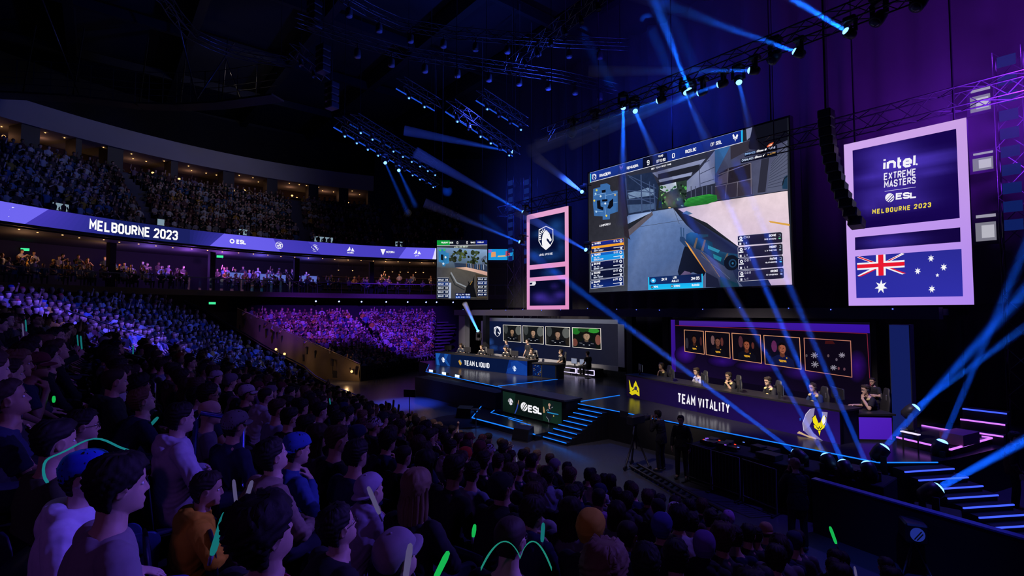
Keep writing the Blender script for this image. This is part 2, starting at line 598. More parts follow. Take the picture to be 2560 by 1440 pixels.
# ------------------------------------------------------------------ flat pictures (screens, printed signs) as layered coloured polygons
class Sheet:
    """A flat sheet at org with in-plane axes ex (right) and ey (up), normal nn towards the viewer.
    Drawing coordinates are mapped onto it by a plane homography given by four corners."""

    def __init__(s, org, ex, ey, W, H, quad=None):
        s.org, s.ex, s.ey = Vector(org), Vector(ex).normalized(), Vector(ey).normalized()
        s.nn = s.ex.cross(s.ey).normalized()
        s.W, s.H = W, H
        s.v, s.f, s.c = [], [], []
        s.layer = 0
        s.Hm = None
        if quad:
            # quad: drawing coords of bottom-left, bottom-right, top-right, top-left
            A, b = [], []
            for (px, py), (u, v) in zip(quad, ((0, 0), (W, 0), (W, H), (0, H))):
                A.append([px, py, 1, 0, 0, 0, -u * px, -u * py])
                b.append(u)
                A.append([0, 0, 0, px, py, 1, -v * px, -v * py])
                b.append(v)
            h = np.linalg.solve(np.array(A, float), np.array(b, float))
            s.Hm = np.append(h, 1).reshape(3, 3)

    def uv(s, p):
        if s.Hm is None:
            return p
        q = s.Hm @ np.array((p[0], p[1], 1.0))
        return (q[0] / q[2], q[1] / q[2])

    def pt(s, u, v, lift):
        return s.org + s.ex * u + s.ey * v + s.nn * lift

    def poly(s, pts, col, grain=0.0, raw=False, clip=True, step=True):
        if step:
            s.layer += 1
        lift = 0.0004 * s.layer
        n = len(s.v)
        q = [(p if raw else s.uv(p)) for p in pts]
        if clip:
            q = [(min(max(a, 0), s.W), min(max(b, 0), s.H)) for a, b in q]
        s.v += [s.pt(a, b, lift) for a, b in q]
        s.f.append(tuple(range(n, n + len(q))))
        if isinstance(col, str):
            col = lin(col)
        cols = [lin(c) if isinstance(c, str) else c for c in col] if isinstance(col, list) else [col] * len(q)
        s.c += [tuple(c[:3]) + (grain,) for c in cols]
        return s

    def many(s, quads, col, grain=0.0, raw=False):
        s.layer += 1
        for q in quads:
            s.poly(q, col, grain, raw, True, False)
        return s

    def rect(s, x0, y0, x1, y1, col, grain=0.0, raw=False):
        return s.poly([(x0, y0), (x1, y0), (x1, y1), (x0, y1)], col, grain, raw)

    def line(s, pts, wd, col, raw=False):
        return s.many(stroke_quads(pts, wd), col, 0, raw)

    def ell(s, cx, cy, rx, ry, col, n=20, rot=0.0, grain=0.0, raw=False):
        ca, sa = math.cos(rot), math.sin(rot)
        P = []
        for k in range(n):
            g = 2 * math.pi * k / n
            a, b = rx * math.cos(g), ry * math.sin(g)
            P.append((cx + a * ca - b * sa, cy + a * sa + b * ca))
        return s.poly(P, col, grain, raw)

    def text(s, txt, a, b, h, col, raw=False, wr=0.42, wt=0.16, gap=0.16, flip=True):
        """text centred between drawing points a (left end of baseline) and b (right end), letter height h (drawing units)"""
        a, b = np.array(a, float), np.array(b, float)
        qs = text_quads(txt, 0, 0, 1.0, wr, wt, gap)
        if not qs:
            return s
        Wt = max(p[0] for q in qs for p in q)
        d = (b - a) / Wt
        upv = np.array((0, -h if flip else h), float)
        return s.many([[tuple(a + d * p[0] + upv * p[1]) for p in q] for q in qs], col, 0, raw)

    def build(s, name, material, parent=None, off=None):
        if parent is not None and off is None:
            off = parent.location
        o_ = Vector(off) if off is not None else Vector((0, 0, 0))
        me = bpy.data.meshes.new(name)
        me.from_pydata([tuple(p - o_) for p in s.v], [], s.f)
        a = me.color_attributes.new('Col', 'FLOAT_COLOR', 'POINT')
        a.data.foreach_set('color', np.array(s.c, dtype=np.float32).ravel())
        me.materials.append(material)
        me.update()
        return link(name, me, parent)


# ------------------------------------------------------------------ people
SKIN = objcol('skin', 0.55, 0.06, 60, 0.03)
CLOTH = objcol('cloth', 0.85, 0.10, 45, 0.25)
HAIRM = objcol('hair', 0.7, 0.30, 160, 0.5)
EYEW = mat('eye_white', (0.75, 0.73, 0.7), 0.3)
EYED = mat('eye_dark', (0.02, 0.015, 0.012), 0.2)
SHOE = mat('shoe_rubber', (0.03, 0.03, 0.035), 0.6)


def temp_mesh(mb, voxel, smooth=2, faces=None):
    """weld overlapping shapes into one skin"""
    me = mb.mesh('tmp', [])
    o = bpy.data.objects.new('tmp', me)
    C.objects.link(o)
    m = o.modifiers.new('r', 'REMESH')
    m.mode = 'VOXEL'
    m.voxel_size = voxel
    if smooth:
        s = o.modifiers.new('s', 'SMOOTH')
        s.iterations = smooth
        s.factor = 0.5
    if faces:
        d = o.modifiers.new('d', 'DECIMATE')
        bpy.context.view_layer.update()
        n = len(o.evaluated_get(bpy.context.evaluated_depsgraph_get()).data.polygons)
        d.ratio = min(1.0, faces / max(1, n * 2))
    bpy.context.view_layer.update()
    ev = o.evaluated_get(bpy.context.evaluated_depsgraph_get())
    out = bpy.data.meshes.new_from_object(ev)
    bpy.data.objects.remove(o)
    bpy.data.meshes.remove(me)
    out.polygons.foreach_set('use_smooth', [True] * len(out.polygons))
    return out


def capsule(mb, a, b, ra, rb, n=12):
    a, b = Vector(a), Vector(b)
    d = (b - a)
    L = d.length
    if L < 1e-6:
        return mb.ball(a, ra, n)
    q = d.to_track_quat('Z', 'Y').to_matrix()
    prof = []
    for i in range(1, 6):
        g = math.pi / 2 * (1 - i / 5.0)
        prof.append((ra * math.cos(g), -ra * math.sin(g)))
    for i in range(0, 5):
        g = math.pi / 2 * i / 5.0
        prof.append((rb * math.cos(g), L + rb * math.sin(g)))
    return mb.lathe(prof, n, 0, a, q)


def rings(mb, rs, n=20, M=None):
    """loft of ellipses: (x, y, z, half width, half depth)"""
    vs, fs = [], []
    for (x, y, z, a, b) in rs:
        for k in range(n):
            g = 2 * math.pi * k / n
            p = Vector((x + a * math.cos(g), y + b * math.sin(g), z))
            vs.append(M @ p if M is not None else p)
    for i in range(len(rs) - 1):
        for k in range(n):
            k2 = (k + 1) % n
            fs.append((i * n + k, i * n + k2, (i + 1) * n + k2, (i + 1) * n + k))
    fs.append(tuple(range(n))[::-1])
    fs.append(tuple((len(rs) - 1) * n + k for k in range(n)))
    return mb.add(vs, fs, 0, True)


_HZ = [-.118, -.112, -.095, -.075, -.055, -.03, 0, .03, .06, .09, .105, .116, .121]
_HF = [.062, .082, .090, .091, .090, .086, .084, .094, .092, .078, .060, .035, .012]    # front
_HB = [.010, .020, .038, .055, .072, .086, .096, .103, .104, .092, .075, .045, .015]    # back
_HWd = [.022, .036, .051, .060, .066, .071, .075, .077, .076, .066, .052, .032, .012]   # half width


def head_pt(z, g, off=0.0):
    f = np.interp(z, _HZ, _HF)
    b = np.interp(z, _HZ, _HB)
    a = np.interp(z, _HZ, _HWd)
    c, s = math.cos(g), math.sin(g)
    e = 0.86
    x = (a + off) * math.copysign(abs(c) ** e, c)
    y = ((f if s > 0 else b) + off) * math.copysign(abs(s) ** e, s)
    if s > 0 and -.02 < z < .02 and .012 < abs(x) < .055:
        y -= 0.010 * (1 - abs(z) / .02)
    return Vector((x, y, z))


def head_shape(mb, M):
    n = 36
    zs = list(np.linspace(-.118, .121, 30))
    vs, fs = [], []
    for z in zs:
        for k in range(n):
            vs.append(M @ head_pt(z, 2 * math.pi * k / n))
    for i in range(len(zs) - 1):
        for k in range(n):
            k2 = (k + 1) % n
            fs.append((i * n + k, i * n + k2, (i + 1) * n + k2, (i + 1) * n + k))
    fs.append(tuple(range(n))[::-1])
    fs.append(tuple((len(zs) - 1) * n + k for k in range(n)))
    mb.add(vs, fs, 0, True)
    T = lambda x, y, z: M @ Vector((x, y, z))
    capsule(mb, T(0, .084, .018), T(0, .103, -.030), .009, .0125, 10)          # nose
    for s in (-1, 1):
        mb.ball(T(s * .011, .093, -.036), .0085, 8)
        capsule(mb, T(s * .012, .089, .026), T(s * .046, .077, .024), .0085, .007, 8)   # brow
        Re = M.to_3x3() @ Euler((R(-12), 0, R(-s * 18))).to_matrix()
        mb.ball(T(s * .079, -.008, -.004), (.009, .017, .031), 12, M=Re)       # ear
        rim = []
        for k in range(11):
            g = R(-70 + 250 * k / 10)
            q = Re @ Vector((s * .008, -.017 * math.cos(g) * 1.05, .031 * math.sin(g) * 1.05))
            rim.append(T(s * .079, -.008, -.004) + q)
        mb.tube(rim, .0045, 6)
    capsule(mb, T(-.020, .088, -.066), T(.020, .088, -.066), .0075, .0075, 8)   # lips
    capsule(mb, T(-.016, .0875, -.077), T(.016, .0875, -.077), .0075, .0075, 8)
    mb.ball(T(0, .080, -.103), (.022, .014, .014), 10)                          # chin


def hand_shape(mb, w, d, nrm, side, curl=0.5, spread=0.10):
    """palm, four bent fingers and a thumb; w wrist, d direction of the fingers, nrm back of the hand"""
    w, d, nrm = Vector(w), Vector(d).normalized(), Vector(nrm)
    nrm = (nrm - d * nrm.dot(d)).normalized()
    lat = d.cross(nrm).normalized() * side            # towards the thumb
    B = Matrix((lat, d, nrm)).transposed()
    capsule(mb, w - d * .02, w + d * .02, .027, .024, 10)
    mb.ball(w + d * .052, (.040, .050, .016), 14, M=B)
    mb.ball(w + d * .075, (.040, .028, .0145), 14, M=B)
    Ls = [.072, .080, .074, .058]
    for i in range(4):
        o = (1.5 - i) * .0205
        base = w + d * (.092 - abs(i - 1.2) * .004) + lat * o
        ang = (1.5 - i) * spread
        dd = (d * math.cos(ang) + lat * math.sin(ang))
        p = base
        cc = curl * (1 + .12 * i)
        for j, fr in enumerate((.45, .31, .24)):
            a = cc * (.55 + .75 * j) * 1.0
            q = p + (dd * math.cos(a) - nrm * math.sin(a)) * Ls[i] * fr
            capsule(mb, p, q, .0088 - .0008 * j, .0082 - .0008 * j, 8)
            p = q
    tb = w + d * .030 + lat * .034
    t1 = tb + (d * .72 + lat * .62 - nrm * .25).normalized() * .040
    t2 = t1 + (d * .88 + lat * .15 - nrm * (.25 + curl * .5)).normalized() * .030
    capsule(mb, w + d * .018 + lat * .018, tb, .016, .0135, 8)
    capsule(mb, tb, t1, .0125, .0105, 8)
    capsule(mb, t1, t2, .0105, .0085, 8)


TORSO = [(.0, -.02, .43, .150, .110), (.0, -.02, .50, .172, .128), (.0, -.04, .60, .158, .118), (.0, -.055, .70, .150, .110), (.0, -.05, .80, .160, .112),
         (.0, -.04, .90, .176, .115), (.0, -.032, .97, .172, .102), (.0, -.025, 1.02, .132, .080), (.0, -.018, 1.055, .080, .062), (.0, -.01, 1.10, .056, .056)]


def pose_frames(P):
    lean = R(P.get('lean', 0))
    twist = R(P.get('twist', 0))
    up = P.get('up', 0.0)
    piv = Matrix.Translation((0, -.02, .50 + up))
    MU = piv @ Matrix.Rotation(twist, 4, 'Z') @ Matrix.Rotation(-lean, 4, 'X') @ Matrix.Translation((0, .02, -.50)) 
    hp = P.get('head', (0, 0, 0))     # pitch down, yaw left, roll
    nb = MU @ Vector((0, -.012, 1.07))
    MH = Matrix.Translation(nb) @ Matrix.Rotation(twist, 4, 'Z') @ Euler((R(-hp[0]), R(hp[2]), R(hp[1]))).to_matrix().to_4x4() @ Matrix.Translation((0, .025, .150))
    return MU, MH, nb


def make_pose(P, faces=9000):
    """-> dict of meshes for one pose: body (one skin), tops, trousers, shoes, plus the head frame"""
    MU, MH, nb = pose_frames(P)
    up = P.get('up', 0.0)
    hips = P.get('hips', [(-.092, .01, .52), (.092, .01, .52)])
    knees = P.get('knees', [(-.125, .45, .50), (.125, .45, .50)])
    ank = P.get('ankles', [(-.125, .42, .09), (.125, .42, .09)])
    toe = P.get('toes', [(-.14, .57, .045), (.14, .57, .045)])
    sh = [MU @ Vector((s * .172, -.028, .985)) for s in (-1, 1)]
    elb, wr = P['elbows'], P['wrists']
    hd, hn, cu = P['hdir'], P['hnor'], P.get('curl', (.5, .5))
    if P.get('armsup'):                                   # arm targets given in the leaning frame of the chest
        elb = [MU @ Vector(e) for e in elb]
        wr = [MU @ Vector(e) for e in wr]
    # body
    mb = MB()
    rings(mb, [(x, y, z, a * .96, b * .96) for (x, y, z, a, b) in TORSO], 20, MU)
    capsule(mb, nb - Vector((0, 0, .05)), MH @ Vector((0, -.018, -.065)), .060, .056, 14)
    head_shape(mb, MH)
    for i in (0, 1):
        capsule(mb, sh[i], elb[i], .050, .040)
        capsule(mb, elb[i], Vector(elb[i]).lerp(Vector(wr[i]), .35), .041, .042)
        capsule(mb, Vector(elb[i]).lerp(Vector(wr[i]), .35), wr[i], .042, .027)
        hand_shape(mb, wr[i], hd[i], hn[i], (1 if i == 0 else -1), cu[i])
        capsule(mb, hips[i], knees[i], .080, .058)
        capsule(mb, knees[i], Vector(knees[i]).lerp(Vector(ank[i]), .3), .056, .056)
        capsule(mb, Vector(knees[i]).lerp(Vector(ank[i]), .3), ank[i], .056, .036)
        capsule(mb, ank[i], toe[i], .038, .030)
    body = temp_mesh(mb, .0058, 3, faces)
    # eyes, joined into the same mesh
    body.materials.append(SKIN)
    out = {'MH': MH, 'MU': MU, 'nb': nb, 'elb': elb, 'wr': wr, 'hd': hd, 'body': body}
    em = MB()
    for s in (-1, 1):
        em.ball(MH @ Vector((s * .032, .0735, .004)), (.0135, .010, .0085), 10, 0, MH.to_3x3())
        em.ball(MH @ Vector((s * .032, .0800, .004)), (.0058, .005, .0060), 8, 1, MH.to_3x3())
    out['eyes'] = em.mesh('eyes', [EYEW, EYED])
    # garments
    for kind in ('tee', 'long', 'hoodie'):
        g = .013 if kind != 'hoodie' else .026
        mb = MB()
        rs = [(x, y, z - (.04 if z < .45 else 0), a + g + (.016 if z < .65 else 0), b + g + (.014 if z < .65 else 0)) for (x, y, z, a, b) in TORSO[:-2]]
        rs.append((0, -.020, 1.045, .085 + g * .5, .066 + g * .5))
        if kind != 'tee':
            rs.append((0, -.014, 1.075, .066 + g * .3, .064 + g * .3))
        rings(mb, rs, 24, MU)
        for i in (0, 1):
            capsule(mb, MU @ Vector(((-1, 1)[i] * .10, -.03, .965)), sh[i], .060 + g * .6, .056 + g * .8)
            e, v = Vector(elb[i]), Vector(wr[i])
            if kind == 'tee':
                q = Vector(sh[i]).lerp(e, .72)
                mb.tube([sh[i], Vector(sh[i]).lerp(e, .4), q], [.058 + g, .060 + g, .058 + g], 14)
            else:
                capsule(mb, sh[i], e, .056 + g * .8, .050 + g * .8)
                capsule(mb, e, e.lerp(v, .80), .050 + g * .8, .044 + g * .5)
                mb.tube([e.lerp(v, .78), e.lerp(v, .96)], [.046 + g * .5, .036 + g * .3], 14)
        if kind == 'hoodie':                              # hood lying on the shoulders
            hp_ = []
            for k in range(13):
                a = R(-60 + 300 * k / 12)
                hp_.append(MU @ Vector((.105 * math.cos(a), -.025 - .085 * math.sin(a), 1.045 + .02 * math.sin(a))))
            mb.tube(hp_, [.03] + [.036 + .018 * math.sin(math.pi * k / 12) for k in range(1, 12)] + [.03], 10)
            mb.ball(MU @ Vector((0, -.125, 1.00)), (.115, .060, .085), 16, M=MU.to_3x3())
            capsule(mb, MU @ Vector((0, .085, .58)), MU @ Vector((0, .085, .68)), .07, .05)
        me = temp_mesh(mb, .0085, 4, None)
        co = np.empty(len(me.vertices) * 3)
        me.vertices.foreach_get('co', co)
        co = co.reshape(-1, 3)
        no = np.empty(len(me.vertices) * 3)
        me.vertices.foreach_get('normal', no)
        no = no.reshape(-1, 3)
        amp = .0022 if kind == 'tee' else .0035
        X_, Y_, Z_ = co[:, 0], co[:, 1], co[:, 2]
        q1 = Z_ * 17 + 2.3 * np.sin(X_ * 11 + 4 * Y_) + 1.7 * np.sin(Y_ * 9 - Z_ * 6)
        q2 = X_ * 15 - Z_ * 9 + 2.1 * np.sin(Z_ * 13 + X_ * 5) + 1.1 * np.sin(Y_ * 19)
        wv = np.sin(q1 + 1.5 * np.sin(q2)) + .7 * np.sin(2.1 * q2 + 1.3 * np.sin(1.7 * q1)) + .5 * np.sin(4.3 * q1 - 2.9 * q2)
        co = co + no * (amp * wv)[:, None]
        me.vertices.foreach_set('co', co.ravel())
        me.materials.append(CLOTH)
        me.update()
        out[kind] = me
    mb = MB()
    rings(mb, [(0, -.02, .425 + up, .155, .118), (0, -.02, .50 + up, .186, .140), (0, -.03, .58 + up, .172, .130)], 20)
    for i in (0, 1):
        k, a = Vector(knees[i]), Vector(ank[i])
        capsule(mb, hips[i], k, .094, .071)
        capsule(mb, k, k.lerp(a, .5), .070, .066)
        mb.tube([k.lerp(a, .45), k.lerp(a, .98)], [.068, .060], 14)
    me = temp_mesh(mb, .010, 4, None)
    me.materials.append(CLOTH)
    out['trousers'] = me
    mb = MB()
    for i in (0, 1):
        a, t = Vector(ank[i]), Vector(toe[i])
        capsule(mb, a + Vector((0, -.03, -.03)), t, .046, .038)
        capsule(mb, a, a + Vector((0, -.01, -.03)), .046, .046)
    me = temp_mesh(mb, .010, 3, None)
    me.materials.append(SHOE)
    out['shoes'] = me
    return out


# hair and headgear, all in the head's own frame (origin between the ears, +Y is the face)
def hair_shell(name, thick, front=.070, side=.015, back=-.085, noise=.006, freq=60, crown=1.0, mats=None, nz=34, n=44, seed=0, face_in=-.012, smooth=True):
    rnd = random.Random(seed)
    ph = [rnd.uniform(0, 6) for _ in range(4)]
    zs = list(np.linspace(back - .01, .1195, nz))
    vs, fs = [], []
    for i, z in enumerate(zs):
        for k in range(n):
            g = 2 * math.pi * k / n
            s = math.sin(g)
            # hairline height at this bearing
            if s > 0.25:
                hl = side + (front - side) * min(1, (s - .25) / .45)
            elif s > -.25:
                hl = side - .035 * (0.25 - s)
            else:
                hl = side - .02 + (back - side) * min(1, (-.25 - s) / .45)
            a = (z - hl) / .022
            a = max(0.0, min(1.0, a))
            t = face_in + (thick - face_in) * a
            if z > .02:
                t += (crown - 1) * thick * a * min(1, (z - .02) / .08)
            nn = math.sin(g * freq * .22 + ph[0] + z * 40) * math.sin(z * freq + ph[1] + 2 * math.sin(g * 3 + ph[2]))
            nn += .6 * math.sin(g * freq * .5 + ph[3]) * math.sin(z * freq * 1.9 + g * 5)
            t += noise * nn * a
            p = head_pt(z, g, t)
            if z > .085:
                p.z += t * min(1.0, (z - .085) / .03)
            vs.append(p)
    for i in range(nz - 1):
        for k in range(n):
            k2 = (k + 1) % n
            fs.append((i * n + k, i * n + k2, (i + 1) * n + k2, (i + 1) * n + k))
    fs.append(tuple((nz - 1) * n + k for k in range(n)))
    fs.append(tuple(range(n))[::-1])
    mb = MB().add(vs, fs, 0, smooth)
    return mb


def brows(mb):
    for s in (-1, 1):
        mb.tube([(s * .014, .098, .024), (s * .030, .097, .030), (s * .047, .083, .026)], [.003, .004, .002], 6)
    return mb


HAIR = {}
HAIR['short'] = brows(hair_shell('h', .015, noise=.0055, freq=120, seed=1, nz=44, n=56)).mesh('hair_short', HAIRM)
HAIR['buzz'] = brows(hair_shell('h', .006, front=.075, noise=.001, freq=120, seed=2)).mesh('hair_buzz', HAIRM)
HAIR['medium'] = brows(hair_shell('h', .019, front=.062, side=-.005, back=-.090, noise=.006, freq=95, crown=1.25, seed=3, nz=44, n=60)).mesh('hair_medium', HAIRM)
HAIR['fade'] = brows(hair_shell('h', .010, front=.072, side=.03, back=-.05, noise=.006, freq=110, crown=2.2, seed=4)).mesh('hair_fade', HAIRM)
HAIR['curly'] = brows(hair_shell('h', .030, front=.060, side=.0, back=-.09, noise=.010, freq=110, crown=1.2, seed=5)).mesh('hair_curly', HAIRM)
_b = hair_shell('h', .018, front=.066, side=-.02, back=-.10, noise=.004, freq=50, crown=1.2, seed=6)
for _k in range(9):
    _a = R(200 + 140 * _k / 8.0)
    _b.tube([(.085 * math.cos(_a), .02 + .10 * math.sin(_a), .02), (.098 * math.cos(_a), .0 + .115 * math.sin(_a), -.10), (.090 * math.cos(_a), -.005 + .11 * math.sin(_a), -.20), (.07 * math.cos(_a), -.02 + .09 * math.sin(_a), -.27)], [.02, .027, .025, .010], 7)
HAIR['long'] = brows(_b).mesh('hair_long', HAIRM)
_b = hair_shell('h', .014, front=.066, side=-.01, back=-.09, noise=.003, freq=50, seed=7)
_b.ball((0, -.115, .075), (.042, .042, .040), 12)
HAIR['bun'] = brows(_b).mesh('hair_bun', HAIRM)
HAIR['bald'] = brows(MB()).mesh('hair_brows', HAIRM)


def cap_mesh(back=False):
    mb = hair_shell('c', .017, front=.040, side=.030, back=-.010, noise=0.0, nz=18, crown=1.25, face_in=-.006)
    mb.ball((0, -.005, .142), (.009, .009, .005), 8)
    s = -1 if back else 1
    n = 12
    vs, fs = [], []
    for r, (dy, dz) in enumerate(((.0, .0), (.035, -.004), (.070, -.013), (.078, -.019))):
        for k in range(n + 1):
            a = R(15 + 150 * k / n)
            wx = .088 * math.cos(a)
            yy = (.085 * math.sin(a) + dy * math.sin(a) ** .7)
            vs.append((wx, s * yy, .043 + dz - .018 * (math.cos(a) ** 2)))
    m_ = n + 1
    for r in range(3):
        for k in range(n):
            fs.append((r * m_ + k, r * m_ + k + 1, (r + 1) * m_ + k + 1, (r + 1) * m_ + k))
    N = len(vs)
    vs2 = vs + [(p[0], p[1], p[2] - .005) for p in vs]
    fs2 = fs + [tuple(i + N for i in f)[::-1] for f in fs]
    edge = [3 * m_ + k for k in range(m_)]
    for a, b in zip(edge[:-1], edge[1:]):
        fs2.append((a, b, b + N, a + N))
    mb.add(vs2, fs2, 0, True)
    return mb.mesh('cap', CLOTH)


def beanie_mesh():
    mb = hair_shell('b', .020, front=.045, side=.012, back=-.045, noise=.0015, freq=200, crown=1.5, nz=22, face_in=-.004)
    return mb.mesh('beanie', CLOTH)


def headset_mesh():
    mb = MB()
    pts = []
    for k in range(13):
        a = math.pi * k / 12
        pts.append((.098 * math.cos(a), -.005, .01 + .135 * math.sin(a)))
    mb.tube(pts, .010, 8)
    for s in (-1, 1):
        mb.lathe([(.030, -.014), (.038, -.010), (.040, .004), (.034, .014), (.020, .017)], 16, 0, (s * .094, -.006, -.006), Euler((0, R(90 * s), 0)).to_matrix())
    mb.tube([(-.095, .02, -.03), (-.090, .07, -.06), (-.055, .105, -.075), (-.02, .112, -.078)], .0045, 6)
    mb.ball((-.02, .113, -.078), (.012, .009, .009), 8)
    return mb.mesh('headset', [mat('headset_black', (.02, .02, .022), .45)])


def glasses_mesh():
    mb = MB()
    for s in (-1, 1):
        ring = [(s * .034 + .023 * math.cos(2 * math.pi * k / 14), .101 - .15 * (abs(.034 + s * .023 * math.cos(2 * math.pi * k / 14)) ** 2) * 6, .002 + .018 * math.sin(2 * math.pi * k / 14)) for k in range(14)]
        mb.tube(ring, .0024, 6, closed=True)
        mb.tube([(s * .057, .088, .006), (s * .078, .05, .006), (s * .083, -.015, .004)], .0022, 6)
    mb.tube([(-.012, .103, .004), (0, .106, .007), (.012, .103, .004)], .0022, 6)
    return mb.mesh('glasses', [mat('glasses_black', (.015, .015, .018), .3)])


CAP, CAPB, BEANIE, HEADSET, GLASSES = cap_mesh(), cap_mesh(True), beanie_mesh(), headset_mesh(), glasses_mesh()

_LAP = dict(elbows=[(-.25, .02, .76), (.25, .02, .76)], wrists=[(-.15, .23, .64), (.15, .23, .64)], hdir=[(.1, .9, -.25), (-.1, .9, -.25)], hnor=[(0, .2, 1), (0, .2, 1)], curl=(.25, .25))
POSES = {
    'lap': dict(_LAP, lean=2, head=(0, 0, 0)),
    'lap_left': dict(_LAP, lean=4, head=(2, 16, 0), knees=[(-.15, .45, .50), (.10, .46, .50)]),
    'forward': dict(lean=24, head=(-16, 4, 0), elbows=[(-.19, .33, .63), (.19, .33, .63)], wrists=[(-.05, .50, .62), (.05, .50, .62)], hdir=[(.75, .5, -.1), (-.75, .5, -.1)], hnor=[(0, .5, .8), (0, .5, .8)], curl=(.6, .6)),
    'chin': dict(lean=12, head=(2, -6, 3), elbows=[(-.24, .14, .72), (.24, .16, .72)], wrists=[(-.10, .30, .63), (.075, .22, .97)], hdir=[(.7, .6, -.2), (-.45, -.25, .9)], hnor=[(0, .2, 1), (.6, .7, .3)], curl=(.5, 1.1)),
    'crossed': dict(lean=-2, head=(0, 8, 0), elbows=[(-.26, .06, .74), (.26, .06, .74)], wrists=[(.03, .20, .76), (-.03, .17, .72)], hdir=[(.95, -.05, .1), (-.95, -.05, .1)], hnor=[(.1, .9, .2), (-.1, .9, .2)], curl=(.4, .4)),
    'stick': dict(lean=3, head=(0, -4, 0), elbows=[(-.25, .02, .76), (.27, .14, .80)], wrists=[(-.15, .23, .64), (.22, .34, .90)], hdir=[(.1, .9, -.25), (-.15, .45, .85)], hnor=[(0, .2, 1), (.9, .3, .1)], curl=(.25, 1.35)),
    'stick_near': dict(lean=5, head=(4, -8, 0), elbows=[(-.25, .02, .76), (.25, .10, .78)], wrists=[(-.13, .23, .64), (.07, .25, .88)], hdir=[(.1, .9, -.25), (-.25, .35, .85)], hnor=[(0, .2, 1), (.9, .3, .1)], curl=(.25, 1.35)),
    'typing': dict(lean=9, head=(10, 6, 0), elbows=[(-.26, .12, .74), (.26, .12, .74)], wrists=[(-.14, .36, .775), (.20, .36, .775)], hdir=[(.12, .98, 0), (-.10, .98, 0)], hnor=[(0, 0, 1), (0, 0, 1)], curl=(.3, .3)),
    'facehand': dict(lean=12, head=(8, 10, 0), elbows=[(-.26, .18, .75), (.26, .14, .75)], wrists=[(-.08, .27, 1.0), (.18, .37, .775)], hdir=[(.35, -.3, .9), (-.10, .98, 0)], hnor=[(-.5, .8, .2), (0, 0, 1)], curl=(.6, .3)),
}
_ST = dict(up=.43, hips=[(-.092, -.01, .95), (.092, -.01, .95)], knees=[(-.11, .02, .52), (.11, .02, .52)], ankles=[(-.12, -.02, .10), (.12, -.02, .10)], toes=[(-.145, .14, .045), (.145, .14, .045)])
POSES['stand'] = dict(_ST, lean=1, head=(3, 0, 0), elbows=[(-.25, -.04, 1.13), (.25, -.04, 1.13)], wrists=[(-.25, .08, .90), (.25, .08, .90)], hdir=[(.05, .2, -.97), (-.05, .2, -.97)], hnor=[(-1, .2, 0), (1, .2, 0)], curl=(.35, .35))
POSES['stand_folded'] = dict(_ST, lean=1, head=(6, 10, 0), elbows=[(-.26, .06, 1.17), (.26, .06, 1.17)], wrists=[(.03, .20, 1.20), (-.03, .17, 1.16)], hdir=[(.95, -.05, .1), (-.95, -.05, .1)], hnor=[(.1, .9, .2), (-.1, .9, .2)], curl=(.4, .4))
POSES['stand_camera'] = dict(_ST, lean=5, head=(6, 0, 0), elbows=[(-.25, .14, 1.22), (.25, .14, 1.22)], wrists=[(-.08, .24, 1.49), (.10, .24, 1.47)], hdir=[(.35, .35, .8), (-.2, .35, .85)], hnor=[(-.7, .5, 0), (.9, .3, 0)], curl=(.9, .9))
POSE = {}


def pose(n):
    if n not in POSE:
        POSE[n] = make_pose(POSES[n])
        # eyes become part of the one skin
        b, e = POSE[n]['body'], POSE[n]['eyes']
        import bmesh
        bm = bmesh.new()
        bm.from_mesh(b)
        k0 = len(bm.faces)
        bm.from_mesh(e)
        bm.faces.ensure_lookup_table()
        for i in range(k0, len(bm.faces)):
            bm.faces[i].material_index = 1 + bm.faces[i].material_index
        bm.to_mesh(b)
        bm.free()
        b.materials.append(EYEW)
        b.materials.append(EYED)
    return POSE[n]


def person(label, loc, rotz, pz='lap', top='tee', topc=(.02, .02, .025), legc=(.015, .018, .03), skin=(.42, .24, .17), hair='short', hairc=(.02, .014, .010),
           hat=None, hatc=(.1, .1, .1), extra=(), scale=1.0, group=None, name='person', cat='person'):
    P = pose(pz)
    t = thing(name, label, cat, loc, rotz, group, scale)
    link('body', P['body'], t, skin)
    o = link({'tee': 't_shirt', 'long': 'long_sleeved_top', 'hoodie': 'hoodie'}[top], P[top], t, topc)
    link('trousers', P['trousers'], t, legc)
    link('shoes', P['shoes'], t)
    H = P['MH']
    if hair:
        h = link('hair', HAIR[hair], t, hairc)
        h.matrix_local = H
    if hat:
        h = link({'cap': 'cap', 'capb': 'cap', 'beanie': 'beanie'}[hat], {'cap': CAP, 'capb': CAPB, 'beanie': BEANIE}[hat], t, hatc)
        h.matrix_local = H
    for e in extra:
        h = link(e, {'headset': HEADSET, 'glasses': GLASSES}[e], t)
        h.matrix_local = H
    return t


# ------------------------------------------------------------------ the arena shell
CONC = mat('polished_concrete', (.085, .085, .095), .24, noise=.35, nscale=.6, bump=.015)
BLACK = mat('black_cloth', (.010, .009, .014), .9, noise=.3, nscale=2)
DARK = mat('dark_steel', (.020, .020, .026), .5, metal=.3, noise=.2)
RIG = mat('rig_aluminium', (.10, .10, .115), .35, metal=.8)
RIGB = mat('rig_black', (.035, .035, .042), .45, metal=.4)
STEP = mat('stand_concrete', (.020, .020, .025), .85, noise=.3, nscale=3)
SEATM = mat('seat_plastic', (.012, .014, .045), .5)
GREY = mat('grey_render', (.34, .33, .34), .85, noise=.10, nscale=.5)
WARM = glow('warm_bulb', (1.0, .50, .18), 2.2, False)
GLASS = None


def struct(name, mb, m, parent=None):
    o = mb.build(name, m, parent)
    if parent is None:
        o['kind'] = 'structure'
    return o


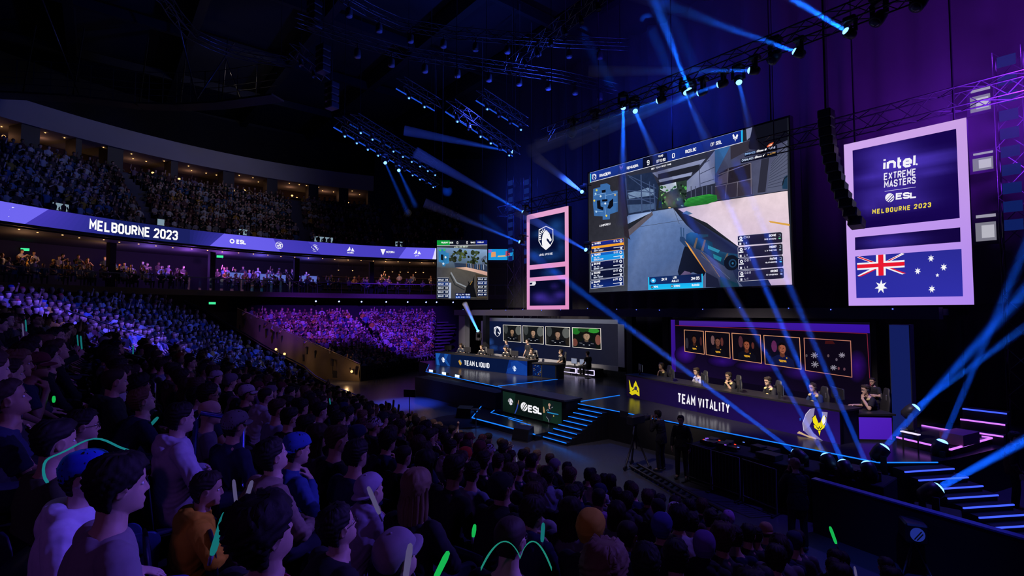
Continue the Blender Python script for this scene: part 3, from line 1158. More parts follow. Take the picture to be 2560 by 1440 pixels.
def glass_mat():
    m = bpy.data.materials.new('rail_glass')
    m.use_nodes = True
    nt = m.node_tree
    nt.nodes.clear()
    t = nt.nodes.new('ShaderNodeBsdfTransparent')
    t.inputs[0].default_value = (.86, .88, .92, 1)
    g = nt.nodes.new('ShaderNodeBsdfGlossy')
    g.inputs['Roughness'].default_value = .03
    mx = nt.nodes.new('ShaderNodeMixShader')
    mx.inputs[0].default_value = .05
    o = nt.nodes.new('ShaderNodeOutputMaterial')
    nt.links.new(t.outputs[0], mx.inputs[1])
    nt.links.new(g.outputs[0], mx.inputs[2])
    nt.links.new(mx.outputs[0], o.inputs[0])
    return m


GLASS = glass_mat()

struct('floor', MB().box((-20, 16, -.15), (84, 64, .3)), CONC)
mb = MB()
n = 90
vs = []
for i in range(n + 1):                                       # hanging black drape behind the stage, with folds
    x = -33.2 + 43.2 * i / n
    y = 27.2 + .25 * math.sin(i * 1.9) + .12 * math.sin(i * 4.3)
    vs += [(x, y, 0), (x, y, 23.0), (x, y + .1, 0), (x, y + .1, 23.0)]
fs = []
for i in range(n):
    a, b = 4 * i, 4 * i + 4
    fs += [(a, b, b + 1, a + 1), (a + 3, b + 3, b + 2, a + 2), (a + 1, b + 1, b + 3, a + 3)]
struct('wall_back', MB().add(vs, fs, 0, True), mat('stage_drape', (.055, .05, .06), .9, noise=.4, nscale=.4))
struct('wall_right', MB().box((10.2, 14, 11.5), (.3, 28, 23)), BLACK)
struct('ceiling', MB().box((-20, 14, 24.2), (84, 60, .3)), mat('roof_deck', (.016, .016, .020), .9))
mb = MB()
for i in range(7):
    mb.bar((-58, -8 + i * 6.2, 23.3), (12, -8 + i * 6.2, 23.3), .5, 1.2)
for i in range(8):
    mb.bar((-55 + i * 8, -12, 23.0), (-55 + i * 8, 40, 23.0), .3, .6)
struct('trim_1', mb, DARK)

OX, OY = -17.7, 12.6


def arc(Rr, deg, z):
    return (OX - Rr * math.cos(R(deg)), OY + Rr * math.sin(R(deg)), z)


def ring(mb, prof, d0, d1, n=60, mi=0, smooth=False, closed=False):
    """sweep a profile of (radius, height) round the bowl from bearing d0 to d1"""
    vs, fs = [], []
    k = len(prof)
    for i in range(n + 1):
        d = d0 + (d1 - d0) * i / n
        vs += [arc(r, d, z) for r, z in prof]
    for i in range(n):
        for j in range(k if closed else k - 1):
            j2 = (j + 1) % k
            fs.append((i * k + j, i * k + j2, (i + 1) * k + j2, (i + 1) * k + j))
    if closed:
        fs.append(tuple(range(k))[::-1])
        fs.append(tuple(n * k + j for j in range(k)))
    return mb.add(vs, fs, mi, smooth)


# outer wall behind everything on the left
struct('wall_left', ring(MB(), [(37.0, 0), (37.0, 23.0), (37.3, 23.0), (37.3, 0)], -62, 62, 60, closed=True), BLACK)

# upper tier: steps, suites, fascia
t_ = thing('upper_tier', 'steep upper seating tier above the purple ribbon screen on the left', 'grandstand', arc(28, 0, 9.6))
TR = [(27.3 + .48 * i, 10.25 + .47 * i) for i in range(11)]
pr = [(27.25, 9.5), (27.25, 10.25)]
for i in range(10):
    pr += [(27.3 + .48 * (i + 1), 10.25 + .47 * i), (27.3 + .48 * (i + 1), 10.25 + .47 * (i + 1))]
pr += [(34.5, 14.95), (34.5, 9.5)]
ring(MB(), pr, -60, 42, 70, closed=True).build('steps', STEP, t_)
mb = MB()
for i in range(10):
    r, z = 27.3 + .48 * i + .42, 10.25 + .47 * i
    ring(mb, [(r, z + .1), (r - .02, z + .62), (r + .03, z + .62), (r + .04, z + .1)], -60, 42, 70, closed=True)
mb.build('seat_backs', SEATM, t_)['kind'] = 'stuff'
ring(MB(), [(27.05, 9.5), (27.05, 10.72), (27.22, 10.72), (27.22, 9.5)], -60, 60, 80, closed=True).build('front_parapet', DARK, t_)

sb = thing('suite_block', 'row of private suites with warm lamps above the upper tier', 'building', arc(32.5, 0, 15.0))
ring(MB(), [(32.15, 16.92), (32.05, 18.42), (32.4, 18.42), (33.6, 17.2), (36.6, 17.2), (36.6, 16.92)], -60, 16, 60, closed=True).build('fascia', GREY, sb)
ring(MB(), [(32.3, 14.75), (32.25, 15.22), (32.5, 15.22), (36.5, 15.05), (36.5, 14.75)], -60, 16, 60, closed=True).build('sill', DARK, sb)
ring(MB(), [(36.2, 15.0), (36.2, 17.0), (36.4, 17.0), (36.4, 15.0)], -60, 16, 60, closed=True).build('back_wall', mat('suite_wall', (.055, .035, .028), .8, noise=.3), sb)
for i, (d, wd) in enumerate([(-47, 1.6), (-41, .8), (-36.5, .8), (-30.2, 1.0), (-25.4, .35), (-21.4, 1.0), (-14.3, .5), (-7.0, .9), (-.6, .9), (5.9, .9), (10.9, .9), (15.6, .6)]):
    c = arc(33.0, d, 16.05)
    MB().box(c, (1.4, wd, 1.86), rz=-R(d)).build('pier', DARK, sb)
for d in np.arange(-46, 15.2, 3.55):
    c = arc(33.4, d, 15.6)
    mb = MB().box(c, (.7, 1.1, .08), rz=-R(d))
    c2 = arc(34.3, d + .7, 15.8)
    mb.box(c2, (.5, 1.6, .10), rz=-R(d))
    mb.bar(c, (c[0], c[1], 15.1), .08).bar(c2, (c2[0], c2[1], 15.1), .08)
    mb.build('lounge_table', mat('lounge_wood', (.09, .045, .025), .5), sb)
rnd = random.Random(5)
dl = MB()
for d in np.arange(-47, 15.5, 1.45):
    c = arc(32.9 + rnd.choice([0, 1.3]), d + rnd.uniform(-.3, .3), 16.90)
    o = MB().lathe([(.03, 0), (.05, -.02), (.045, -.035)], 10, 0, c).build('downlight', WARM, sb)
for d, p in ((-38, 26), (-32, 36), (-27.5, 30), (-18, 20), (-11, 26), (-3.5, 26), (3, 30), (8.5, 30), (13, 22)):
    light('POINT', 'suite_lamp', arc(34.6, d, 16.5), None, p * .16, (1.0, .45, .25), .15)
rnd = random.Random(8)
for i, d in enumerate(np.arange(-46, 15.2, 1.7)):
    if rnd.random() < .75:
        c = arc(34.4 + rnd.uniform(-.6, 1.4), d + rnd.uniform(-.5, .5), rnd.uniform(15.5, 16.2))
        mb = MB().lathe([(.035, 0), (.09, .05), (.10, .11), (.06, .16)], 10, 0, c)
        mb.build('table_lamp', WARM, sb)

struct('wall_side', ring(MB(), [(32.4, 14.9), (32.4, 21), (32.8, 21), (32.8, 14.9)], 16.2, 48, 30, closed=True), DARK)

# ribbon screen
rb = thing('ribbon_screen', 'long purple ribbon screen reading MELBOURNE 2023 along the upper tier front', 'screen', arc(26.9, 0, 9.65))
ring(MB(), [(26.93, 9.62), (26.93, 10.73), (27.02, 10.73), (27.02, 9.62)], -58, 48, 80, closed=True).build('housing', DARK, rb)
RV, RF, RC = [], [], []


def rib_poly(pts, col, lift):
    """pts in (bearing, height 0..1), subdivided along the curve by the caller"""
    n0 = len(RV)
    for d, v in pts:
        RV.append(arc(26.925 - lift, d, 9.65 + 1.05 * v))
        RC.append(tuple(lin(col) if isinstance(col, str) else col) + (0.0,))
    RF.append(tuple(range(n0, n0 + len(pts))))


def rib_band(b0, t0, b1, t1, c0, c1, lift, n=24):
    """slanted band between (b0,t0) and (b1,t1): bearings of the bottom and top ends"""
    c0, c1 = np.array(lin(c0)), np.array(lin(c1))
    for i in range(n):
        a, b = i / n, (i + 1) / n
        pts = [(b0 + (b1 - b0) * a, 0), (b0 + (b1 - b0) * b, 0), (t0 + (t1 - t0) * b, 1), (t0 + (t1 - t0) * a, 1)]
        rib_poly(pts, tuple(c0 + (c1 - c0) * (a + b) / 2), lift)


rib_band(-58, -58, -36.0, -33.6, '#6a60ee', '#6f66f0', .002, 30)
rib_band(-36.0, -33.6, -26, -26, '#4338b4', '#1e2678', .002, 14)
rib_band(-26, -26, -16, -16, '#161f62', '#1a1f5c', .002, 14)
rib_band(-16, -16, -13.1, -11.0, '#1c2068', '#33309a', .002, 8)
rib_band(-13.1, -11.0, -2.0, -3.2, '#6b60ee', '#665ce8', .002, 14)
rib_band(-2.0, -3.2, 5.0, 2.6, '#463cba', '#3d36b0', .002, 10)
rib_band(5.0, 2.6, 19.4, 20.9, '#4a40c2', '#453cba', .002, 20)
rib_band(19.4, 20.9, 26.0, 26.6, '#6a60ee', '#6c62f0', .002, 10)
rib_band(26.0, 26.6, 48, 48, '#dcd8ff', '#e8e8ff', .002, 30)
rib_band(27.2, 27.2, 48, 48, '#1590dd', '#18a0e8', .003, 20)
for d, v, w_, h_, c in ((38.3, .5, .5, .5, '#e8a06a'), (40, .35, .9, .16, '#f0c080'), (41.2, .6, .5, .5, '#b84a6a'), (37.6, .8, .4, .3, '#8a6ad0')):
    rib_poly([(d - w_, v - h_ / 2), (d + w_, v - h_ / 2 + .05), (d + w_ * .8, v + h_ / 2), (d - w_ * .9, v + h_ / 2 - .04)], c, .004)


def rib_text(txt, d0, d1, v0, v1, col='#ffffff', wr=.42, wt=.17, gap=.17):
    qs = text_quads(txt, 0, 0, 1.0, wr, wt, gap)
    W = max(p[0] for q in qs for p in q)
    for q in qs:
        rib_poly([(d0 + (d1 - d0) * p[0] / W, v0 + (v1 - v0) * p[1]) for p in q], col, .006)


rib_text('MELBOURNE 2023', -28.9, -17.7, .16, .80, wr=.44, wt=.19)
rib_text('ESL', -9.0, -7.6, .34, .66, wr=.62, wt=.26)


def rib_ell(d, v, a, b, col, lift, n=16, h=None):
    k = math.degrees(1.05 / 26.9)
    o = [(d + a * k * math.cos(6.2832 * i / n), v + b * math.sin(6.2832 * i / n)) for i in range(n)]
    if h is None:
        rib_poly(o, col, lift)
    else:
        q = [(d + a * h * k * math.cos(6.2832 * i / n), v + b * h * math.sin(6.2832 * i / n)) for i in range(n)]
        for i in range(n):
            j = (i + 1) % n
            rib_poly([o[i], o[j], q[j], q[i]], col, lift)


for d, s_ in ((-37.3, .30), (-2.2, .28), (3.9, .28)):       # round emblems
    rib_ell(d, .5, s_, s_, '#f4f2ff', .006, 18, .86)
    k = math.degrees(1.05 / 26.9) * s_
    for (x0, y0, x1, y1) in ((-.7, .3, -.1, .5), (-.1, .5, .7, .2), (-.5, -.1, .1, .1), (.1, .1, .6, -.3), (-.3, -.5, .4, -.55), (-.6, .0, -.2, -.5), (.05, .6, -.1, -.3), (.35, .5, .3, -.5)):
        a = math.atan2(y1 - y0, x1 - x0)
        nx, ny = -math.sin(a) * .09, math.cos(a) * .09
        rib_poly([(d + (x0 + nx) * k, .5 + (y0 + ny) * s_), (d + (x1 + nx) * k, .5 + (y1 + ny) * s_), (d + (x1 - nx) * k, .5 + (y1 - ny) * s_), (d + (x0 - nx) * k, .5 + (y0 - ny) * s_)], '#f4f2ff', .006)
rib_ell(-9.75, .5, .17, .17, '#ffffff', .006, 16, .55)
k = math.degrees(1.05 / 26.9)
for d in (10.3, 23.0):                                      # little mountain like emblems with a caption
    rib_poly([(d - .3 * k, .42), (d - .05 * k, .82), (d + .02 * k, .5)], '#f4f2ff', .006)
    rib_poly([(d + .05 * k, .42), (d + .16 * k, .72), (d + .34 * k, .42)], '#f4f2ff', .006)
rib_text('VICTORIA', 9.75, 10.9, .22, .36, wr=.5, wt=.2)
rib_text('CITY', 22.6, 23.4, .22, .36, wr=.5, wt=.2)
rib_poly([(15.9, .75), (16.9, .75), (16.4, .2)], '#f4f2ff', .006)
rib_text('VICTORIA', 17.0, 18.6, .42, .62, wr=.5, wt=.2)
me = bpy.data.meshes.new('ribbon_picture')
lo = rb.location
me.from_pydata([(p[0] - lo[0], p[1] - lo[1], p[2] - lo[2]) for p in RV], [], RF)
a_ = me.color_attributes.new('Col', 'FLOAT_COLOR', 'POINT')
a_.data.foreach_set('color', np.array(RC, dtype=np.float32).ravel())
PIC = led_picture('led_ribbon', 1.0)
me.materials.append(PIC)
link('lit_face', me, rb)

# club level: slab, glass rail, back wall, bar lamps
cl = thing('club_balcony', 'club level balcony with glass rail under the purple ribbon screen', 'balcony', arc(28, 0, 5.9))
ring(MB(), [(27.8, 5.95), (27.8, 6.36), (36.5, 6.36), (36.5, 5.95)], -60, 48, 70, closed=True).build('slab', mat('slab_edge', (.075, .060, .055), .8, noise=.2), cl)
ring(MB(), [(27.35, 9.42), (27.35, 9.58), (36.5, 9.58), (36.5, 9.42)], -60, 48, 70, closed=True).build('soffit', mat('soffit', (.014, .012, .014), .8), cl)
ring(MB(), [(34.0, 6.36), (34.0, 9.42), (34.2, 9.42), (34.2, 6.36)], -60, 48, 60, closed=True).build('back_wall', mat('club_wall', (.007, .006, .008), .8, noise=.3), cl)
gl = ring(MB(), [(27.92, 6.36), (27.92, 7.28), (27.935, 7.28), (27.935, 6.36)], -60, 48, 70, closed=True).build('glass_panels', GLASS, cl)
ring(MB(), [(27.88, 7.28), (27.88, 7.34), (27.97, 7.34), (27.97, 7.28)], -60, 48, 70, closed=True).build('handrail', RIG, cl)
for d in np.arange(-58, 47, 4.2):
    c = arc(27.93, d, 6.36)
    MB().bar(c, (c[0], c[1], 7.3), .05).build('rail_post', RIG, cl)
for z in (7.0, 7.6, 8.2):
    ring(MB(), [(33.6, z), (33.6, z + .05), (33.98, z + .05), (33.98, z)], 8, 30, 16, closed=True).build('bar_shelf', mat('lounge_wood', (.09, .045, .025), .5), cl)
for d in np.arange(-55, 46, 13):
    c = arc(29.2, d + 5, 7.9)
    MB().box(c, (.4, .4, 3.05), rz=-R(d)).build('column', BLACK, cl)
for i, d in enumerate((-9.5, 10, 12.4, 15.6, 18.0, 19.4, 20.8, 22.2, 23.6, 25.0)):
    c = arc(31.6, d, 8.75)
    p = thing('pendant_lamp', 'warm bar pendant hanging over the club balcony, one of the lit row', 'lamp', c, 0, 'warm pendants over the club bar')
    MB().lathe([(.02, .25), (.05, .2), (.16, .05), (.17, 0)], 12).loc('shade', DARK, p)
    MB().ball((0, 0, .02), .07, 10).loc('bulb', WARM, p)
    MB().bar((0, 0, .2), (0, 0, .68), .02).loc('cord', DARK, p)
for d, p_, c in ((-33, 40, (1, .5, .25)), (-24, 55, (1, .5, .25)), (-19, 120, (.3, .15, 1)), (-14, 170, (.38, .12, 1)), (-9, 170, (.42, .12, 1)), (-3.5, 170, (.18, .12, 1)), (4, 110, (.16, .12, 1)), (10, 30, (1, .5, .25)), (18, 55, (1, .5, .25)), (25, 40, (1, .5, .25))):
    light('POINT', 'club_lamp', arc(29.6, d, 8.6), None, p_ * 1.2, c, .15)
rnd = random.Random(15)
for d in np.arange(-38, 27, 2.3):
    c = arc(27.6 + rnd.uniform(0, .5), d, 9.41)
    MB().lathe([(.03, 0), (.05, -.02), (.045, -.035)], 8, 0, c).build('downlight', WARM, cl)
for d, wd in ((-6.8, 1.5), (-1.2, 2.2), (4.6, 1.4)):          # lit television screens on the balcony
    c = arc(30.2, d, 7.65)
    tv = thing('television', 'lit television behind the glass rail of the club balcony', 'television', c, 0, 'televisions on the club balcony')
    MB().box((0, 0, 0), (.08, wd, .75), rz=-R(d)).loc('casing', DARK, tv)
    MB().box((.05, 0, 0), (.02, wd - .1, .65), rz=-R(d)).loc('panel', glow('tv_blue', (.10, .14, .5), 1.0, False), tv)
    MB().bar((0, 0, -.37), (0, 0, -1.29), .07).loc('stand', DARK, tv)
struct('wall_under', ring(MB(), [(29.4, 0), (29.4, 5.95), (29.7, 5.95), (29.7, 0)], -60, 48, 60, closed=True), BLACK)

# commentary screens along the front of the upper tier
for i, (d, wd) in enumerate(((-31.6, .9), (-19.5, .5), (-7.6, .7), (4.9, .9), (6.6, .8), (19.6, .7))):
    c = arc(27.55, d, 11.05)
    tv = thing('desk_monitor', 'small lit monitor at the front of the upper tier above the ribbon', 'monitor', c, -R(d), 'monitors on the upper tier front')
    MB().box((0, 0, 0), (.05, wd, .5)).loc('casing', DARK, tv)
    MB().box((-.03 if False else .03, 0, 0), (.015, wd - .06, .44)).loc('panel', glow('tv_pale', (.22, .32, .40), .9, False), tv)
    MB().bar((0, 0, -.25), (0, 0, -.8), .06).loc('stand', DARK, tv)

# exit signs
for (p, d) in (((-43.5, 6.7, 5.35), 0), ((-44.0, 7.2, 8.9), 1), ((-47.3, -3.8, 8.9), 2)):
    e = thing('exit_sign', ['green exit sign glowing at the head of the vomitory', 'green exit sign under the ribbon screen', 'green exit sign far left under the ribbon screen'][d], 'sign', p)
    MB().box((0, 0, 0), (.06, .5, .22), rz=R(-10)).loc('box', DARK, e)
    MB().box((.04, 0, 0), (.02, .44, .17), rz=R(-10)).loc('lit_panel', glow('exit_green', (.05, .75, .30), 1.2, False), e)

# roof catwalk
cw = thing('roof_catwalk', 'dark steel catwalk with railings curving under the roof on the left', 'catwalk', (-39, 3, 18))
CP = [(-46, -8, 18.1), (-43.2, -3.9, 18.05), (-41.6, -1.5, 18.0), (-40.4, 1.8, 18), (-38.99, 3.87, 18), (-36.9, 5.9, 18), (-33.4, 8.4, 18)]
mb = MB()
for a, b in zip(CP[:-1], CP[1:]):
    mb.bar(a, b, 1.1, .12)
mb.build('deck', DARK, cw)
for dz in (.5, .9, 1.3, 2.0):
    MB().tube([(p[0] + .5, p[1] - .25, p[2] + dz) for p in CP], .025, 6).build('rail', mat('catwalk_rail', (.07, .065, .065), .5, metal=.5), cw)
for a, b in zip(CP[:-1], CP[1:]):
    for k in range(3):
        p = Vector(a).lerp(Vector(b), k / 3)
        MB().bar((p[0] + .5, p[1] - .25, p[2]), (p[0] + .5, p[1] - .25, p[2] + 2.0), .05).build('rail_post', DARK, cw)
for p in CP[1:-1]:
    MB().bar((p[0], p[1], p[2]), (p[0] - .8, p[1] + .4, 23), .07).build('hanger', RIGB, cw)
for i, (a, b) in enumerate((((-41.5, -1.2, 18.3), (-39.6, -3.0, 23)), ((-37.2, 4.6, 18), (-36.0, 3.2, 22.8)), ((-37.2, 4.6, 18.2), (-35.0, 6.2, 21.4)), ((-35.5, 6.8, 18), (-37.6, 6.0, 22)))):
    MB().tube([a, b], .05, 6).build('brace', RIG, cw)

# the lower stand, where the camera sits: long curved rows facing the stage
NROW = 17


def row_y(t, x):
    return 8.2 - .8 * t + .00104 * max(0.0, -x - 14) ** 2.95


def row_end(t):
    return float(np.interp(t, [0, 3.1, 8.7, 13.6, 17], [-21.2, -28.0, -31.8, -34.2, -35.2]))


def tread(t):
    return .04 + .27 * t


st = thing('lower_stand', 'stepped lower stand filled with seated spectators facing the stage', 'grandstand', (-10, 2, 0))
xs_n = 50
mb = MB()
sbk = MB()
for t in range(NROW):
    x1 = row_end(t)
    xs = [9 + (x1 - 9) * (i / xs_n) for i in range(xs_n + 1)]
    f = [(x, row_y(t, x) + .42) for x in xs]
    b = [(x, row_y(t + 1, x) + .42) for x in xs]
    z = tread(t)
    zb = 0
    vs, fs = [], []
    for (p, q) in zip(f, b):
        vs += [(p[0], p[1], max(0, z - .6)), (p[0], p[1], z), (q[0], q[1], z), (q[0], q[1], max(0, z - .6))]
    for i in range(xs_n):
        a, c = 4 * i, 4 * i + 4
        fs += [(a, a + 1, c + 1, c), (a + 1, a + 2, c + 2, c + 1), (a + 2, a + 3, c + 3, c + 2)]
    fs += [(0, 3, 2, 1), (4 * xs_n, 4 * xs_n + 1, 4 * xs_n + 2, 4 * xs_n + 3)]
    mb.add(vs, fs, 0)
mb.build('steps', STEP, st)
# side and back of the stand
mb = MB()
pts = [(row_end(t), row_y(t, row_end(t)) + .42, tread(t)) for t in range(NROW)]
vs = []
for p in pts:
    vs += [(p[0] - .05, p[1], 0), (p[0] - .05, p[1], p[2] + .9), (p[0] - .17, p[1], p[2] + .9), (p[0] - .17, p[1], 0)]
fs = []
for i in range(len(pts) - 1):
    a, c = 4 * i, 4 * i + 4
    fs += [(a, a + 1, c + 1, c), (a + 1, a + 2, c + 2, c + 1), (a + 2, a + 3, c + 3, c + 2)]
mb.add(vs, fs, 0)
mb.build('side_wall', BLACK, st)
MB().tube([(p[0] - .1, p[1], p[2] + 1.0) for p in pts], .03, 8).build('side_handrail', RIG, st)

# end bank: straight fan of rows beside the stage, seen across the floor
BA, BB = np.array((-33.7, 14.1)), np.array((-38.3, 22.3))
BA2, BB2 = np.array((-44.6, 8.6)), np.array((-43.9, 25.9))
NB = 15


def bank_pt(s, t):
    """s 0..1 across, t 0..1 from front to back"""
    a = BA + (BA2 - BA) * t
    b = BB + (BB2 - BB) * t
    p = a + (b - a) * s
    return (p[0], p[1], .10 + 3.85 * t)


bk = thing('end_bank', 'raked end bank of seats packed with spectators in purple light', 'grandstand', (-39, 17, 0))
mb = MB()
for i in range(NB):
    t0, t1 = i / NB, (i + 1) / NB
    z = bank_pt(0, t0)[2]
    q = [bank_pt(0, t0), bank_pt(1, t0), bank_pt(1, t1), bank_pt(0, t1)]
    vs = [(p[0], p[1], max(0, z - .5)) for p in q] + [(p[0], p[1], z) for p in q]
    mb.add(vs, [(0, 1, 5, 4), (1, 2, 6, 5), (2, 3, 7, 6), (3, 0, 4, 7), (4, 5, 6, 7), (0, 3, 2, 1)], 0)
mb.build('steps', STEP, bk)
mb = MB()                                                     # draped side wall towards the vomitory, with soft folds
vs, fs = [], []
for i in range(41):
    t = i / 40
    p = bank_pt(0, t)
    dx, dy = .50, -.86
    w_ = .12 + .11 * math.sin(i * .62) + .05 * math.sin(i * 1.37 + 1)
    for k in range(7):
        v = k / 6
        f = w_ * (1 - abs(v - .45) * 1.4)
        vs.append((p[0] + dx * f, p[1] + dy * f, (p[2] + 1.0) * v))
for i in range(40):
    for k in range(6):
        a = i * 7 + k
        fs.append((a, a + 7, a + 8, a + 1))
MB().add(vs, fs, 0, True).build('side_drape', mat('brown_drape', (.16, .12, .085), .9, noise=.25, nscale=1.5), bk)
MB().tube([(bank_pt(0, t)[0], bank_pt(0, t)[1], bank_pt(0, t)[2] + 1.05) for t in np.linspace(0, 1, 12)], .03, 8).build('handrail', mat('brass_rail', (.5, .38, .22), .35, metal=.8), bk)
p0, p1 = bank_pt(0, 0), bank_pt(1, 0)
MB().bar((p0[0] + .1, p0[1] - .05, .5), (p1[0] + .1, p1[1], .5), .08, 1.0).build('front_wall', BLACK, bk)
mb = MB()
for i in range(15):                                           # aisle steps through the bank and beside it
    t0 = (i + .5) / 15
    a, b = bank_pt(.50, t0), bank_pt(.545, t0)
    mb.bar((a[0], a[1], a[2] + .03), (b[0], b[1], b[2] + .03), .3, .05)
mb.build('aisle_steps', mat('aisle_edge', (.16, .15, .2), .6), bk)
for i in range(12):
    t = .15 + i * .07
    a, b = bank_pt(1.02, t), bank_pt(1.16, t)
    MB().bar((a[0], a[1], a[2] + .05), (b[0], b[1], b[2] + .05), .28, .09).build('side_step', mat('aisle_edge', (.16, .15, .2), .6), bk)
for d in (-3, 1, 5, 9.5, 13.5, 17.0, 19, 22.2):               # small blue spots under the slab
    c = arc(28.6, d + 8, 5.7)
    s = thing('balcony_spot', 'small blue spotlight clamped under the club balcony slab', 'spotlight', c, 0, 'blue spots under the balcony')
    MB().cyl((0, 0, .22), (0, 0, .1), .04).loc('clamp', DARK, s)
    MB().cyl((-.08, 0, .08), (.12, 0, -.05), .08).loc('can', DARK, s)
    MB().cyl((.12, 0, -.05), (.14, 0, -.06), .07).loc('lens', glow('spot_blue', (.25, .30, 1.0), 5.0, False), s)
for (x, y, z) in ((-38.0, 9.9, 1.9), (-37.4, 10.3, 1.6), (-33.6, 13.55, .72)):
    s = thing('wall_lamp', {1.9: 'warm pair of wall lamps higher up the brown drape', 1.6: 'warm pair of wall lamps halfway down the brown drape', .72: 'warm lamp low on the brown drape by the floor'}[z], 'lamp', (x, y, z))
    MB().box((0, 0, 0), (.12, .12, .34)).loc('bracket', DARK, s)
    for dz in ((-.22, .22) if z > 1 else (0,)):
        MB().ball((.05, -.12, dz), .085, 10).loc('bulb', WARM, s)
    light('POINT', 'wall_lamp_light', (x + .35, y - .55, z), None, 22, (1, .58, .26), .08)


# ------------------------------------------------------------------ stage
LEDB = glow('led_strip_blue', (.01, .20, 1.0), 1.2, False)
LEDI = glow('led_tread_blue', (.05, .10, 1.0), 1.3, False)
LEDP = glow('led_strip_pink', (.55, .16, 1.0), 1.5, False)
LEDW = glow('led_strip_white', (.70, .62, 1.0), 1.3, False)
DECK = mat('stage_deck', (.020, .020, .026), .24, noise=.3, nscale=1.5)
SKIRT = mat('stage_skirt', (.010, .010, .014), .8)
FRAMEG = mat('booth_frame', (.42, .42, .46), .45, metal=.3)
PICT = led_picture('led_picture', 1.0, 3.0)
PICB = led_picture('led_cloud', 1.0, .9)


def quad_of(pts, ox, oy, sc):
    return [((p[0] - ox) * sc, (p[1] - oy) * sc) for p in pts]


FRONT = [(-31.2, 18.0), (-27.6, 15.7), (-14.5, 14.92), (-4.15, 14.72), (-3.25, 15.85)]
FOOT = FRONT + [(-3.0, 16.6), (-2.3, 19.6), (-2.3, 26.6), (-33.4, 26.6), (-33.4, 18.4)]
stg = thing('stage', 'long glossy black stage edged with thin blue light lines', 'stage', (-16, 20, 0))
MB().prism(FOOT, 0, 1.06).build('skirt', SKIRT, stg)
MB().prism([(p[0], p[1]) for p in FOOT], 1.06, 1.10).build('deck', DECK, stg)
for a, b in zip(FRONT[:-1], FRONT[1:]):
    d = Vector((b[0] - a[0], b[1] - a[1], 0)).normalized()
    nrm = Vector((d.y, -d.x, 0)) * .012
    MB().bar((a[0] + nrm.x, a[1] + nrm.y, 1.085), (b[0] + nrm.x, b[1] + nrm.y, 1.085), .02, .025).build('edge_light', LEDB, stg)
for x, y0, y1 in ((-19.9, 15.3, 19.3), (-14.4, 14.98, 17.7)):
    MB().bar((x, y0, 1.105), (x, y1, 1.105), .05, .015).build('floor_light', LEDB, stg)

# pit edge under the left of the stage
pp = MB().box((-22.6, 14.75, .5), (7.6, .9, 1.0)).build('pit_platform', SKIRT)
tag(pp, 'black low platform along the foot of the stage beneath the left team desk', 'platform')
for i, x in enumerate((-27.0, -25.4, -23.9)):
    f = thing('floor_light', ['white stage edge light at the far corner of the stage', 'white stage edge light, middle one under the left team desk', 'white stage edge light nearest the logo screen box'][i], 'light', (x, 15.75 - .05 * (x + 27) + .05, 1.10))
    MB().box((0, 0, .06), (.42, .2, .12)).loc('casing', RIGB, f)
    MB().box((0, -.105, .08), (.40, .02, .13)).loc('lens', glow('edge_white', (.45, .75, 1.0), 3.0, False), f)

# low platform and logo screen box in front of the stage
lp = thing('podium_platform', 'low black platform with blue edge lines before the logo screen box', 'platform', (-16.3, 13.5, 0))
PF = [(-18.05, 12.5), (-14.15, 12.6), (-14.15, 14.2), (-20.2, 14.6)]
MB().prism(PF, 0, .24).build('deck', DECK, lp)
for a, b in ((PF[0], PF[1]), (PF[3], PF[0])):
    MB().bar((a[0], a[1] - .015, .235), (b[0], b[1] - .015, .235), .03, .035).build('edge_light', LEDB, lp)
for a, b in (((-18.4, 13.75), (-16.2, 13.72)), ((-18.75, 14.2), (-18.4, 13.75)), ((-16.9, 13.55), (-15.4, 13.45))):
    MB().bar((a[0], a[1], .245), (b[0], b[1], .245), .04, .012).build('floor_light', LEDB, lp)
pb = thing('logo_screen_box', 'black box with a lit ESL logo screen below the front of the stage', 'screen', (-16.25, 14.6, .24))
mb = MB()
mb.box((-16.25, 14.65, .74), (4.1, .8, 1.0))
mb.build('housing', SKIRT, pb)
MB().box((-16.25, 14.6, 1.27), (4.2, 1.0, .06)).build('top', mat('box_top', (.07, .06, .07), .35), pb)
sh = Sheet((-18.15, 14.22, .29), (1, 0, 0), (0, 0, 1), 3.72, .88, quad=[(850, 600), (1675, 790), (1680, 425), (848, 300)])
sh.poly([(848, 300), (1680, 425), (1675, 790), (850, 600)], ['#10251f', '#0c1c1a', '#122a20', '#0a1512'], .05)
sh.poly([(1020, 320), (1400, 380), (1400, 720), (1000, 630)], '#0a1413')
sh.ell(1137, 520, 46, 68, '#f2f0f4', 24, -.12)
sh.many(stroke_quads([(1112, 572), (1165, 470)], 11) + stroke_quads([(1130, 580), (1178, 505)], 11) + stroke_quads([(1104, 548), (1140, 462)], 5), '#0c1614')
sh.text('ESL', (1200, 600), (1382, 632), 112, '#f4f2f8', wr=.62, wt=.24, gap=.12)


